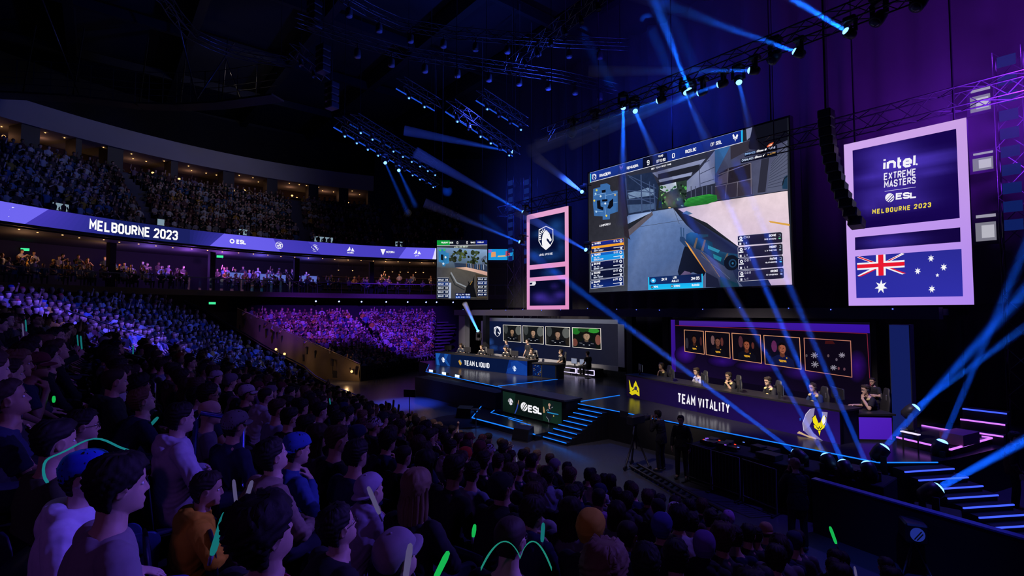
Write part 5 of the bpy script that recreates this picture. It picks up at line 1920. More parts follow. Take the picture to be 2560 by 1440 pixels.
Q([(545, 1195), (840, 1150), (820, 1170), (556, 1295)], ['#5f7cb4', '#7f9ad0', '#a4bae4', '#8aa4d8'])
Q([(430, 735), (488, 722), (575, 1440), (590, 1480), (520, 1440)], '#2b252f', .15)
Q([(488, 722), (515, 720), (560, 1200), (548, 1210)], '#10121a')
Q([(1213, 1060), (1260, 1000), (1500, 953), (1590, 968), (1600, 1030), (1480, 1072), (1260, 1100), (1215, 1092)], ['#2f8a3a', '#37a040', '#2f9a3a', '#2a8a36', '#24782e', '#1f6a2a', '#1f6a2a', '#256f30'], .2)
for k in range(6):
    sh.line([(1240, 1010 + k * 15), (1420, 985 + k * 16), (1590, 975 + k * 10)], 4, '#1a5a28')
Q([(2190, 1268), (2432, 1308), (2434, 1332), (2210, 1290)], '#dba246')
for (x, y) in ((930, 1060), (1040, 1030)):                  # two distant figures
    sh.ell(x + 8, y - 40, 12, 14, '#1c2438', 8)
    Q([(x - 10, y - 25), (x + 28, y - 25), (x + 22, y + 20), (x + 30, y + 55), (x + 14, y + 55), (x + 8, y + 25), (x, y + 55), (x - 14, y + 55)], '#1c2a4c')
sh.ell(1045, 1110, 16, 7, '#ffc890', 8)
# the rifle and the gloved hand
Q(L2([(1215, 300), (1245, 225), (1330, 300), (1480, 560), (1450, 610), (1330, 565), (1165, 610), (1150, 555)]), ['#131726', '#151a2c', '#0f1220', '#0d1020', '#0a0c18', '#0f1222', '#10152a', '#141a30'])
Q(L2([(1170, 610), (1230, 548), (1290, 562), (1340, 620), (1380, 745), (1165, 745)]), ['#4c4668', '#6a5a80', '#5f5074', '#3c3254', '#20243c', '#1c2a50'])
Q(L2([(1172, 150), (1190, 145), (1222, 155), (1245, 190), (1290, 268), (1232, 262), (1170, 195)]), '#27406a')
Q(L2([(1175, 40), (1190, 38), (1197, 150), (1180, 150)]), '#33507a')
Q(L2([(1206, 45), (1220, 45), (1222, 150), (1210, 150)]), '#33507a')
Q(L2([(1228, 195), (1262, 230), (1480, 530), (1474, 565), (1285, 292)]), ['#f0b060', '#e8a050', '#d89040', '#c07830', '#e8a858'])
Q(L2([(1248, 200), (1430, 320), (1640, 462), (1790, 545), (1870, 745), (1600, 745), (1480, 560)]), ['#33456e', '#3a4468', '#43486a', '#30385a', '#16304a', '#1c2644', '#3a3a58'], .1)
Q(L2([(1246, 120), (1300, 95), (1380, 112), (1430, 150), (1440, 195), (1340, 285), (1240, 200)]), ['#1c4480', '#2a62a4', '#20508e', '#173a68', '#12305a', '#142c50', '#183a68'], .08)
Q(L2([(1330, 275), (1370, 160), (1480, 185), (1550, 215), (1560, 300), (1700, 335), (1850, 355), (1862, 465), (1780, 545), (1640, 465), (1430, 315)]), ['#143050', '#1d4a7a', '#1a4070', '#173858', '#1a4468', '#1f4a70', '#1a3c60', '#15304c', '#101c30', '#163050', '#142a48'], .16)
Q(L2([(1380, 118), (1500, 125), (1502, 148), (1410, 165)]), '#22405e')
for P in ([(1330, 270), (1362, 160), (1382, 165), (1352, 290)], [(1420, 305), (1455, 185), (1475, 190), (1445, 320)], [(1690, 420), (1720, 345), (1738, 348), (1712, 440)]):
    Q(L2(P), '#6a5a54')
Q(L2([(1500, 250), (1640, 310), (1620, 340), (1500, 290)]), '#2f86a8')
Q(L2([(1560, 350), (1660, 395), (1650, 440), (1570, 400)]), '#1f7a90')
x_, y_ = L2([(1775, 455)])[0]
sh.ell(x_, y_, 88, 90, '#0e1424', 20)
sh.ell(x_ + 12, y_ + 6, 46, 50, '#1c3a5c', 16)
sh.ell(x_ + 14, y_ + 6, 30, 34, '#0c1220', 16)
sh.ell(x_ + 14, y_ + 6, 12, 14, '#2f6a94', 10)
Q(L2([(1480, 565), (1620, 640), (1645, 742), (1480, 742)]), '#1a1e38')
Q(L2([(1640, 610), (1850, 700), (1870, 740), (1655, 742)]), '#123448')
sh.line(L2([(1420, 330), (1520, 440), (1640, 620)]), 6, '#8a6a4a')
sh.line(L2([(1420, 370), (1640, 540), (1760, 640)]), 5, '#566084')
# match header
Q([(108, 692), (1886, 214), (1888, 358), (110, 808)], ['#18309a', '#142a86', '#122474', '#15288a'])
Q([(108, 692), (730, 525), (732, 655), (110, 808)], ['#1c3a9c', '#1a3488', '#142a70', '#173086'])
Q([(728, 530), (850, 497), (850, 622), (730, 655)], '#0a0e28')
Q([(1030, 448), (1160, 413), (1160, 540), (1030, 575)], '#16328c')
Q([(845, 510), (1008, 470), (1022, 572), (860, 612)], '#0a1440')
sh.line([(110, 806), (1888, 358)], 6, '#e8e8f4')
sh.line([(108, 694), (1886, 216)], 3, '#a8b4e0')
Q([(1866, 226), (1886, 220), (1888, 357), (1870, 362)], '#22b4f0')
Q([(110, 706), (121, 703), (122, 804), (112, 807)], '#48d0f8')
W_ = '#f4f4fa'
sh.text('RNXDERI', (225, 748), (352, 714), 36, W_, wr=.5, wt=.22, gap=.1)
sh.text('REMAXORA', (545, 662), (678, 628), 34, W_, wr=.5, wt=.22, gap=.08)
sh.text('9', (782, 614), (808, 607), 58, W_, wr=.46, wt=.16)
sh.text('0', (1075, 536), (1102, 529), 58, W_, wr=.46, wt=.16)
sh.text('ROUND', (912, 524), (966, 510), 24, W_, wr=.5, wt=.22, gap=.1)
sh.text('BTY0 60', (893, 588), (995, 563), 36, W_, wr=.5, wt=.22, gap=.08)
sh.text('RICELBC', (1228, 482), (1352, 450), 40, W_, wr=.46, wt=.2, gap=.1)
sh.text('0F.SSL', (1520, 404), (1647, 372), 42, W_, wr=.5, wt=.2, gap=.12)
sh.text('BO1 TEAM BEST TH9', (833, 667), (1060, 612), 20, W_, wr=.5, wt=.22, gap=.1)
horse(sh, 160, 745, 26, '#1a3488', '#f0f0fa', True, '#f0f0fa')
hornet(sh, 1802, 302, 34, '#f0f0fa', '#152a80')
hornet(sh, 478, 636, 22, '#7a6ad0', '#172c80')
# little map
Q([(235, 832), (310, 818), (350, 840), (350, 885), (372, 918), (408, 905), (440, 905), (445, 1150), (352, 1180), (350, 1240), (265, 1246), (265, 1205), (165, 1200), (150, 1060), (150, 882), (235, 862)], '#3a6aa6', .12)
for P in ([(195, 1020), (235, 1015), (240, 1088), (272, 1100), (272, 1136), (200, 1112)], [(318, 1112), (345, 1030), (388, 995), (388, 1082), (352, 1118)], [(256, 1008), (320, 1005), (320, 1030), (258, 1033)], [(250, 900), (298, 892), (298, 925), (255, 930)]):
    Q(P, '#0b0d18')
for a, b in (((160, 960), (300, 930)), ((290, 930), (300, 1000)), ((300, 960), (440, 930)), ((240, 1060), (340, 1060)), ((290, 1090), (300, 1200)), ((170, 1140), (270, 1150)), ((390, 1050), (440, 1040))):
    sh.line([a, b], 5, '#88b0dc')
for x, y, c in ((192, 898, '#d8d44a'), (165, 1020, '#e8d040'), (310, 1198, '#e8d050'), (180, 940, '#a8d0e8'), (240, 970, '#d8e8f0'), (410, 955, '#c8b080'), (295, 1055, '#e8f0f8'), (190, 1150, '#a8d0f0')):
    sh.ell(x, y, 11, 13, c, 8)
sh.text('LUNDFOREST', (232, 1328), (360, 1306), 24, '#e8e8f0', wr=.5, wt=.2, gap=.1)
# kill feed
Q([(1910, 482), (2285, 396), (2288, 462), (1914, 530)], '#0c1024')
Q([(1868, 556), (2285, 470), (2288, 522), (1870, 604)], '#0c1024')
Q([(2168, 410), (2200, 380), (2245, 364), (2235, 404), (2170, 424)], '#d05a38')
Q([(2185, 402), (2230, 382), (2226, 398), (2188, 414)], '#ffd0b0')
sh.text('DYNANOS', (1920, 512), (2036, 488), 26, '#9ec4ff', wr=.5, wt=.2, gap=.1)
sh.text('CASIALINES', (1884, 586), (2016, 556), 26, '#c4d4f0', wr=.5, wt=.2, gap=.1)
sh.text('BATERS', (2190, 452), (2264, 436), 24, '#c8d0f0', wr=.5, wt=.2, gap=.1)
sh.text('ELEMBIC', (2180, 520), (2268, 500), 24, '#e8b060', wr=.5, wt=.2, gap=.1)
for (x, y) in ((2050, 482), (2030, 552)):
    Q([(x, y), (x + 80, y - 20), (x + 82, y - 34), (x + 40, y - 26), (x + 20, y - 34), (x, y - 18)], '#f0f0f6')
    Q([(x + 92, y - 20), (x + 112, y - 26), (x + 116, y - 48), (x + 94, y - 40)], '#f0f0f6')
# player cards
NAMES = ['NAXES', 'TSUMOO', 'SXANE', 'DXVARO', 'DAUXAD']
for k, (ya, yb, c0, c1) in enumerate(((212, 336, '#1c2c94', '#0d1024'), (346, 440, '#1a98e6', '#1a8ee0'), (452, 546, '#10164a', '#0b1230'), (560, 650, '#0c1232', '#0a1130'), (664, 756, '#0e1c54', '#0d2a7a'))):
    P = L2([(132, ya), (516, ya - 50), (526, yb - 42), (136, yb)])
    Q(P, [c0, c0, c1, c1])
    sh.many(stroke_quads(P + [P[0]], 4), '#f0a040' if k == 0 else '#b8c0dc')
    if k == 0:
        Q(L2([(130, 262), (516, 212), (518, 240), (131, 290)]), '#f2a22c')
    if k == 1:
        Q(L2([(132, 348), (518, 300), (518, 330), (132, 378)]), '#1560c0')
    a, b = L2([(172, ya + 26), (246, ya + 16)])
    sh.text(NAMES[k], a, b, 24, '#f4f4fa', wr=.5, wt=.24, gap=.08)
    a, b = L2([(402, ya - 2), (455, ya - 10)])
    sh.text(['0 5J', '10 05', 'CI 05', 'C0 C5', '8 070'][k], a, b, 22, '#e0e4f4', wr=.5, wt=.2, gap=.1)
    a, b = L2([(170, yb - 14), (280, yb - 28)])
    sh.text(['BEM X057', 'BOCMWB', 'B0SC ZK', 'BOI FENK', 'BOLLIECM'][k], a, b, 18, '#d0d8ec', wr=.5, wt=.24, gap=.1)
    a, b = L2([(172, yb - 40), (232, yb - 46)])
    sh.text('BL MI', a, b, 14, '#d0d8ec', wr=.5, wt=.24, gap=.1)
    c_ = L2([(486, ya - 18), (484, yb - 70), (490, yb - 62), (152, ya + 22)])
    sh.ell(c_[0][0], c_[0][1], 17, 19, '#e8ecf6', 12)
    sh.ell(c_[0][0], c_[0][1], 8, 9, '#26305c', 8)
    sh.rect(c_[2][0] - 10, c_[2][1] - 6, c_[2][0] + 12, c_[2][1] + 18, '#dfe4f4')
    sh.rect(c_[3][0] - 8, c_[3][1] - 12, c_[3][0] + 6, c_[3][1] + 12, '#dfe4f4')
    a = L2([(400, yb - 60), (510, yb - 74)])
    sh.many(stroke_quads(a, 7), '#e8ecf8')
for k, (ya, yb, xa, xb) in enumerate(((150, 258, 1850, 2362), (282, 398, 1856, 2370), (420, 538, 1862, 2378), (562, 672, 1868, 2388))):
    P = L2([(xa, ya), (xa + 20, ya - 8), (xb - 20, ya - 50), (xb, ya - 36), (xb + 4, yb - 44), (xb - 8, yb - 32), (xa + 12, yb), (xa + 4, yb - 8)])
    Q(P, ['#22204a', '#282450', '#2c2838', '#24202e', '#1c1a30', '#201c34', '#141634', '#1c1c44'])
    sh.many(stroke_quads(P + [P[0]], 4), '#c8c4d8')
    c_ = L2([(xa + 38, ya + 22), (xa + 36, ya + 54), (xa + 34, yb - 22), (xb - 30, ya - 10), (xb - 28, ya + 26)])
    sh.ell(c_[0][0], c_[0][1], 18, 20, '#eceef8', 12)
    sh.ell(c_[0][0], c_[0][1], 7, 8, '#22204a', 8)
    sh.many(stroke_quads([(c_[1][0] - 28, c_[1][1]), (c_[1][0] + 28, c_[1][1] - 5)], 12), '#eceef8')
    sh.rect(c_[2][0] - 12, c_[2][1] - 12, c_[2][0] + 10, c_[2][1] + 14, '#dcdcec')
    sh.many(stroke_quads([(c_[3][0] - 10, c_[3][1] - 12), (c_[3][0] + 10, c_[3][1] - 13), (c_[3][0] + 9, c_[3][1] + 12), (c_[3][0] - 10, c_[3][1] + 13)], 4), '#9fb8d0')
    sh.rect(c_[4][0] - 12, c_[4][1] - 8, c_[4][0] + 12, c_[4][1] + 6, ['#6ad0a0', '#8fa4bc', '#50b8e8', '#c8d0e8'][k])
    a, b = L2([(xb - 150, ya + 8), (xb - 70, ya)])
    sh.text(['SICKNIE', 'PUSSKEF', 'FNATIKG', 'KRIVDKG'][k], a, b, 28, '#f0eef8', wr=.42, wt=.22, gap=.08)
    a, b = L2([(xb - 200, ya + 44), (xb - 68, ya + 36)])
    sh.text(['DIME BANKERS', 'LV METR', 'SLENDERS', 'IS WANDERED'][k], a, b, 16, '#dcdaea', wr=.5, wt=.24, gap=.1)
    a, b = L2([(xa + 74, ya + 24), (xa + 140, ya + 18)])
    sh.text(['CI0', '27', 'C:0 1', 'C:0 0'][k], a, b, 24, '#d0d0e8', wr=.5, wt=.16, gap=.16)
    a, b = L2([(xa + 74, yb - 14), (xa + 110, yb - 18)])
    sh.text('L:1', a, b, 24, '#d0d0e8', wr=.5, wt=.16, gap=.16)
# lower bar
Q(L2([(815, 622), (1450, 582), (1455, 682), (820, 710)]), ['#12306a', '#101c44', '#141c50', '#103070'])
Q(L2([(820, 710), (1455, 682), (1458, 745), (820, 770)]), ['#1cb0f0', '#1aa4ec', '#1cc0f4', '#20c0f4'])
Q(L2([(815, 622), (828, 621), (832, 768), (818, 770)]), '#22c0f4')
Q(L2([(1438, 584), (1452, 582), (1458, 744), (1444, 745)]), '#22c0f4')
c_ = L2([(876, 662)])[0]
sh.ell(c_[0], c_[1], 32, 28, '#2aa8e8', 12)
sh.ell(c_[0], c_[1], 14, 12, '#e8f4ff', 10)
for t, a, b, h in (('L05', (1110, 640), (1150, 637), 26), ('AULLX', (1094, 682), (1174, 676), 28), ('2H 05', (1322, 658), (1418, 650), 36), ('HOML', (884, 746), (936, 744), 22), ('VERBNG', (1118, 738), (1190, 734), 24), ('BLOWED', (1330, 728), (1416, 724), 24), ('2K R', (976, 664), (1036, 660), 30)):
    a, b = L2([a, b])
    sh.text(t, a, b, h, '#f4f8ff', wr=.46, wt=.2, gap=.1)
for x, y in ((864, 738), (1097, 727)):
    c_ = L2([(x, y)])[0]
    sh.ell(c_[0], c_[1], 15, 17, '#0f1c3a', 12)
    sh.ell(c_[0], c_[1], 7, 8, '#f0f4ff', 8)
sh.build('lit_face', PICT, bs)
for x in (-18.5, -13.9, -9.3):
    MB().tube([(x, 21.2, 12.4), (x, 21.2, 22.8)], .03, 6).build('hanging_cable', RIGB, bs)

# right banner screen
rbn = thing('banner_screen', 'tall lavender framed banner screen with event logo over a flag', 'screen', (-4.85, 20.6, 7.8))
MB().box((-4.85, 20.65, 7.79), (3.3, .25, 5.7)).build('housing', DARK, rbn)
sh = Sheet((-6.5, 20.515, 4.92), (1, 0, 0), (0, 0, 1), 3.31, 5.73, quad=[(188, 1364), (1086, 1364), (982, 42), (117, 236)])
Q = sh.poly
Q([(117, 236), (982, 42), (1086, 1364), (188, 1364)], ['#d0a8ee', '#caa0e4', '#b088f0', '#c49cf4'], .015)
Q([(180, 276), (912, 122), (960, 750), (212, 828)], '#1a0660')
n_ = 12
rnd = random.Random(21)
CQ = [(180, 276), (912, 122), (960, 750), (212, 828)]
bil = lambda u, v, q: tuple((1 - u) * ((1 - v) * q[0][i] + v * q[3][i]) + u * ((1 - v) * q[1][i] + v * q[2][i]) for i in (0, 1))


def cloud(q, nx, ny, dark, bright, blobs, grain=.10):
    d_, b_ = np.array(lin(dark)), np.array(lin(bright))

    def val(u, v):
        f = sum(w_ * math.exp(-((u - a) / sx) ** 2 - ((v - b) / sy) ** 2) for a, b, sx, sy, w_ in blobs)
        return tuple(d_ + (b_ - d_) * min(1, f))
    sh.layer += 1
    for i in range(nx):
        for j in range(ny):
            cs_ = [(i / nx, j / ny), ((i + 1) / nx, j / ny), ((i + 1) / nx, (j + 1) / ny), (i / nx, (j + 1) / ny)]
            sh.poly([bil(u, v, q) for u, v in cs_], [val(u, v) for u, v in cs_], grain, step=False)


cloud(CQ, 16, 16, '#15054c', '#4a34b8', [(.3, .1, .25, .12, .5), (.7, .28, .35, .06, .8), (.75, .42, .2, .04, .45), (.2, .38, .18, .06, .6), (.3, .6, .25, .1, .55), (.5, .75, .25, .08, .4), (.15, .75, .1, .08, .4), (.4, .25, .2, .1, .6), (.5, .45, .3, .2, .3)])
cloud([(217, 884), (966, 816), (972, 918), (221, 974)], 12, 4, '#12053e', '#3a2a9c', [(.28, .5, .2, .5, .8), (.5, .6, .2, .4, .25)])
Q([(222, 1018), (980, 968), (1003, 1304), (241, 1310)], ['#2b2c9a', '#2a2a94', '#2f2fa8', '#2c2ca2'])
FQ = [(236, 1018), (572, 994), (580, 1146), (243, 1160)]
fb = lambda u, v: bil(u, v, FQ)
for a, b in (((0, 0), (1, 1)), ((1, 0), (0, 1))):
    d = np.array(b) - np.array(a)
    for wd, c in ((.17, '#f2f2f8'),):
        nn = np.array((-d[1], d[0])) * wd / 2 * .62
        P = [np.array(a) + nn, np.array(b) + nn, np.array(b) - nn, np.array(a) - nn]
        Q([fb(min(1, max(0, p[0])), min(1, max(0, p[1]))) for p in (P[0], P[1], P[2], P[3])], c)
for (u0, v0, u1, v1) in ((0, .03, .36, .36), (1, .0, .62, .36), (.38, .66, .05, 1), (.66, .66, 1.0, .95)):
    Q([fb(u0, v0), fb(min(1, u0 + .06) if u0 < .9 else 1, v0), fb(u1 + .03, v1), fb(u1 - .04, v1)], '#e01a34')
Q([fb(.40, 0), fb(.60, 0), fb(.60, 1), fb(.40, 1)], '#f2f2f8')
Q([fb(0, .33), fb(1, .33), fb(1, .67), fb(0, .67)], '#f2f2f8')
Q([fb(.445, 0), fb(.555, 0), fb(.555, 1), fb(.445, 1)], '#e81830')
Q([fb(0, .41), fb(1, .41), fb(1, .59), fb(0, .59)], '#e81830')


def star(cx, cy, r, n, inner=.44):
    P = []
    for k in range(2 * n):
        a = -math.pi / 2 + math.pi * k / n
        rr = r if k % 2 == 0 else r * inner
        P.append((cx + rr * .92 * math.cos(a), cy + rr * math.sin(a)))
    Q(P, '#f6f6fa')


star(414, 1232, 50, 7)
for x, y, r, n in ((764, 1034, 27, 7), (858, 1097, 28, 7), (672, 1123, 26, 7), (814, 1154, 15, 5), (778, 1252, 28, 7)):
    star(x, y, r, n)
sh.text('intel', (404, 415), (630, 386), 86, '#f4f2fa', wr=.60, wt=.21, gap=.13)
sh.ell(640, 372, 6, 7, '#f4f2fa', 10)
sh.text('EXTREME', (412, 484), (632, 450), 50, '#ece8f8', wr=.5, wt=.18, gap=.2)
sh.text('MASTERS', (416, 540), (636, 506), 50, '#ece8f8', wr=.5, wt=.18, gap=.2)
sh.line([(418, 562), (637, 531)], 3, '#d8d0f0')
sh.ell(455, 606, 32, 31, '#f2f0fa', 22)
sh.many(stroke_quads([(440, 632), (478, 590)], 6) + stroke_quads([(452, 636), (484, 606)], 6) + stroke_quads([(430, 622), (468, 580)], 3), '#2a1480')
sh.text('ESL', (504, 620), (642, 608), 46, '#f4f2fa', wr=.75, wt=.25, gap=.14)
sh.text('MELBOURNE', (338, 722), (602, 692), 34, '#f0d848', wr=.46, wt=.2, gap=.34)
sh.text('2023', (634, 686), (752, 672), 34, '#f0d848', wr=.46, wt=.2, gap=.34)
sh.build('lit_face', PICB, rbn)
for x in (-6.2, -3.5):
    MB().tube([(x, 20.65, 10.6), (x, 20.65, 22.8)], .03, 6).build('hanging_cable', RIGB, rbn)

# left banner screen
lbn = thing('banner_screen', 'tall pink framed banner screen with a white horse shield', 'screen', (-22, 20.6, 7.75))
MB().box((-22.0, 20.65, 7.75), (3.62, .25, 5.85)).build('housing', DARK, lbn)
sh = Sheet((-23.8, 20.515, 4.84), (1, 0, 0), (0, 0, 1), 3.6, 5.84, quad=[(1174, 1358), (1703, 1354), (1688, 84), (1170, 184)])
Q = sh.poly
Q([(1170, 184), (1688, 84), (1703, 1354), (1174, 1358)], ['#e2a0d4', '#e4a4cc', '#e08cc4', '#e094c8'], .015)
cloud([(1208, 238), (1643, 158), (1650, 762), (1208, 804)], 14, 16, '#050a2c', '#1c4a94', [(.75, .25, .2, .12, .6), (.85, .45, .12, .08, .7), (.3, .35, .2, .06, .4), (.6, .85, .3, .08, .5), (.15, .8, .15, .1, .5), (.9, .7, .1, .1, .4)], .16)
cloud([(1210, 860), (1654, 822), (1654, 925), (1210, 957)], 10, 4, '#050a2c', '#1a3f88', [(.6, .6, .2, .4, .6)], .12)
cloud([(1210, 1004), (1655, 980), (1657, 1302), (1210, 1308)], 14, 12, '#050824', '#3a2a92', [(.3, .65, .18, .15, .8), (.85, .6, .15, .12, .7), (.7, .25, .1, .1, .3), (.55, .8, .3, .15, .4)], .16)
horse(sh, 1412, 472, 98, '#f4f2f6', '#0a1440', True, '#f0eef4')
sh.text('LEVEL UP STAGE', (1330, 692), (1496, 674), 26, '#d8dcec', wr=.42, wt=.2, gap=.1)
sh.poly([(1212, 1006), (1285, 1004), (1290, 1030), (1270, 1056), (1212, 1058)], '#e4e2ea')
sh.poly([(1212, 1020), (1245, 1018), (1240, 1042), (1212, 1044)], '#0c1438')
sh.build('lit_face', PICB, lbn)
for x in (-23.5, -20.5):
    MB().tube([(x, 20.65, 10.6), (x, 20.65, 22.8)], .03, 6).build('hanging_cable', RIGB, lbn)

# small relay screen on the left
ss = thing('relay_screen', 'smaller hanging screen left of the pink banner showing the same match', 'screen', (-27.6, 18.2, 7.4))
_e = Vector((-26.47 + 28.53, 19.45 - 16.94, 0)).normalized()
_nn = Vector((_e.y, -_e.x, 0))
WS, HS = 3.25, 3.78
og = Vector((-28.6, 17.0, 5.56))
MB().box(og + _e * WS / 2 - _nn * .16 + Vector((0, 0, HS / 2)), (WS + .1, .28, HS + .1), rz=math.atan2(_e.y, _e.x)).build('housing', DARK, ss)
sh = Sheet(og, _e, (0, 0, 1), WS, HS, quad=[(62, 1228), (700, 1212), (690, 448), (65, 525)])
Q = sh.poly
Q([(65, 525), (690, 448), (700, 1212), (62, 1228)], '#3a3c42', .1)
Q([(65, 610), (690, 570), (692, 840), (66, 850)], ['#6888b0', '#86a4cc', '#44505c', '#485058'], .1)
for x, y, rx, ry, c in ((310, 690, 60, 90, '#38452c'), (380, 660, 50, 60, '#48562c'), (470, 700, 70, 90, '#2c3824'), (560, 680, 40, 80, '#3c4a2c'), (250, 720, 40, 60, '#2a3226'), (640, 720, 50, 90, '#55617a')):
    for k in range(9):
        sh.ell(x + rnd.uniform(-rx, rx) * .8, y + rnd.uniform(-ry, ry) * .8, rx * rnd.uniform(.2, .5), ry * rnd.uniform(.15, .4), c if k % 3 else '#1a2016', 7, rnd.uniform(0, 3), .35)
Q([(270, 780), (660, 770), (695, 790), (695, 860), (280, 840)], '#2c3850', .3)
for k in range(9):
    sh.line([(420 + k * 28, 770), (424 + k * 28, 835)], 7, ['#8a6a4a', '#40608c', '#b0b8c8'][k % 3])
Q([(280, 835), (420, 820), (695, 860), (697, 910), (500, 870), (330, 850)], ['#8a6a58', '#e0b4a0', '#d0a498', '#c09488', '#e4bca8', '#b08a74'], .08)
Q([(65, 850), (280, 840), (500, 870), (697, 910), (700, 1212), (62, 1228)], ['#3c3c44', '#56524c', '#605a52', '#4c4640', '#3c3a38', '#44464e'], .14)
Q([(540, 900), (700, 910), (700, 1212), (560, 1212)], '#40382e', .1)
sh.line([(230, 900), (300, 1020), (420, 1070)], 16, '#8a9098')
sh.line([(220, 930), (280, 1050), (400, 1110)], 14, '#2c3034')
Q([(395, 1195), (420, 1080), (450, 1030), (440, 985), (465, 1020), (500, 990), (525, 920), (520, 1060), (560, 1200)], '#0e0f14')
sh.line([(470, 1040), (500, 990)], 8, '#a07a3a')
Q([(65, 525), (690, 448), (690, 505), (65, 588)], '#0c1020')
Q([(65, 528), (214, 510), (216, 572), (65, 592)], '#109a3a')
Q([(540, 470), (690, 448), (690, 506), (540, 524)], '#101c78')
sh.line([(65, 590), (690, 510)], 5, '#e4e4ee')
sh.text('RUSAT 0DE', (118, 558), (256, 542), 20, '#e8f4ec', wr=.5, wt=.24, gap=.1)
sh.text('0', (300, 545), (316, 543), 34, '#f0f0f4', wr=.5, wt=.18)
sh.text('0', (420, 528), (436, 526), 34, '#f0f0f4', wr=.5, wt=.18)
sh.text('BUKES', (474, 514), (530, 508), 20, '#f0f0f4', wr=.5, wt=.24, gap=.1)
sh.text('CASELUM', (562, 500), (642, 490), 18, '#f0f0f4', wr=.5, wt=.24, gap=.1)
sh.text('LOW 08 BEST', (270, 595), (440, 570), 18, '#c8d8c8', wr=.5, wt=.24, gap=.1)
Q([(82, 640), (165, 615), (165, 660), (205, 665), (205, 790), (165, 800), (160, 830), (130, 830), (125, 790), (85, 780)], '#2f7ab0', .3)
Q([(110, 690), (140, 690), (140, 760), (110, 755)], '#10141c')
for x, y, c in ((100, 640, '#40c050'), (150, 630, '#40c050'), (165, 720, '#d8e0d8'), (140, 800, '#d0e0f0')):
    sh.ell(x, y, 12, 14, c, 8)
for (xa, xb) in ((72, 205), (568, 697)):
    for k in range(5):
        y = (975 if xa < 100 else 940) + k * 50
        Q([(xa, y), (xb, y - 6), (xb, y + 38), (xa, y + 44)], ['#14203c', '#0f2a6a', '#101828', '#0c1838', '#12204c'][k], .3)
        sh.line([(xa, y), (xb, y - 6)], 4, '#d8dcec')
        sh.text('SXN LB', (xa + 10, y + 34), (xa + 70, y + 30), 20, '#e4e8f4', wr=.5, wt=.24, gap=.12)
        sh.text('M1', (xb - 36, y + 32), (xb - 10, y + 30), 22, '#e4e8f4', wr=.5, wt=.24, gap=.12)
Q([(205, 1030), (235, 1025), (232, 1220), (205, 1222)], '#a8b4d0')
Q([(288, 1155), (476, 1152), (476, 1216), (290, 1220)], '#141c50')
Q([(290, 1190), (476, 1186), (476, 1216), (290, 1220)], '#2050b8')
sh.text('8 LN 55', (300, 1180), (470, 1176), 18, '#e4ecff', wr=.5, wt=.22, gap=.2)
sh.text('LK XO MN', (300, 1212), (465, 1206), 16, '#e4ecff', wr=.5, wt=.22, gap=.2)
sh.build('lit_face', PICT, ss)
for k in (.3, 2.9):
    p = og + _e * k - _nn * .15
    MB().tube([(p.x, p.y, 9.3), (p.x, p.y, 22.8)], .03, 6).build('hanging_cable', RIGB, ss)


# ------------------------------------------------------------------ rigging in the roof
def truss(name, label, path, wd=.42, m=None, group=None, cat='truss', strip=None, step=.55):
    P = [Vector(p) for p in path]
    seg = [0]
    for a, b in zip(P[:-1], P[1:]):
        seg.append(seg[-1] + (b - a).length)
    n = max(2, int(seg[-1] / step))
    pts = []
    for i in range(n + 1):
        s = seg[-1] * i / n
        k = max(j for j in range(len(seg)) if seg[j] <= s + 1e-6)
        k = min(k, len(P) - 2)
        pts.append(P[k].lerp(P[k + 1], (s - seg[k]) / max(1e-6, seg[k + 1] - seg[k])))
    t = thing(name, label, cat, P[0], 0, group)
    mb = MB()
    C4 = [[], [], [], []]
    for i, p in enumerate(pts):
        a, b = pts[max(0, i - 1)], pts[min(n, i + 1)]
        d = (b - a).normalized()
        side = d.cross(Vector((0, 0, 1)))
        side = side.normalized() if side.length > .1 else Vector((1, 0, 0))
        up = side.cross(d).normalized()
        for k, (u, v) in enumerate(((-1, -1), (1, -1), (1, 1), (-1, 1))):
            C4[k].append(p + side * u * wd / 2 + up * v * wd / 2)
    for k in range(4):
        mb.tube(C4[k], .026, 5)
    lc = MB()
    for i in range(n):
        for k in range(4):
            k2 = (k + 1) % 4
            a, b = (C4[k][i], C4[k2][i + 1]) if i % 2 else (C4[k2][i], C4[k][i + 1])
            lc.bar(a, b, .022)
    mb.build('chords', m or RIG, t)
    lc.build('lacing', m or RIG, t)
    for q in ((pts[1], pts[-2]) if abs(pts[0].z - pts[-1].z) < 1 else ()):
        MB().tube([q, (q.x, q.y, 23.0)], .018, 5).build('hanging_cable', RIGB, t)
    if strip:
        MB().tube([C4[0][0] - Vector((0, 0, .05)), C4[0][-1] - Vector((0, 0, .05))], .03, 6).build('light_strip', strip, t)
    return t, pts


TRB = glow('truss_blue', (.015, .09, .8), .8, False)
_, p1 = truss('curved_truss', 'higher long curved lighting truss sweeping across the roof', [(-21.4, 6.0, 19), (-22.3, 8.32, 19), (-22.67, 9.82, 19), (-22.76, 11.33, 19), (-21.82, 13.76, 19), (-20.26, 16.47, 19), (-18.7, 19.02, 19), (-16.8, 21.8, 19)])
_, p2 = truss('curved_truss', 'lower long curved lighting truss sweeping across the roof', [(-22.97, 6.45, 17.5), (-22.92, 8.58, 17.5), (-22.62, 11.27, 17.5), (-21.69, 13.69, 17.5), (-20.49, 16.65, 17.5), (-19.49, 19.2, 17.5), (-18.61, 22.81, 17.5)])
truss('curved_truss', 'curved lighting truss at the left above the dark catwalk', [(-26.0, 1.2, 18.5), (-26.48, 1.92, 18.5), (-27.95, 2.51, 18.5), (-29.29, 3.32, 18.5), (-29.85, 4.45, 18.5), (-29.98, 5.6, 18.5), (-29.24, 8.05, 18.5)])
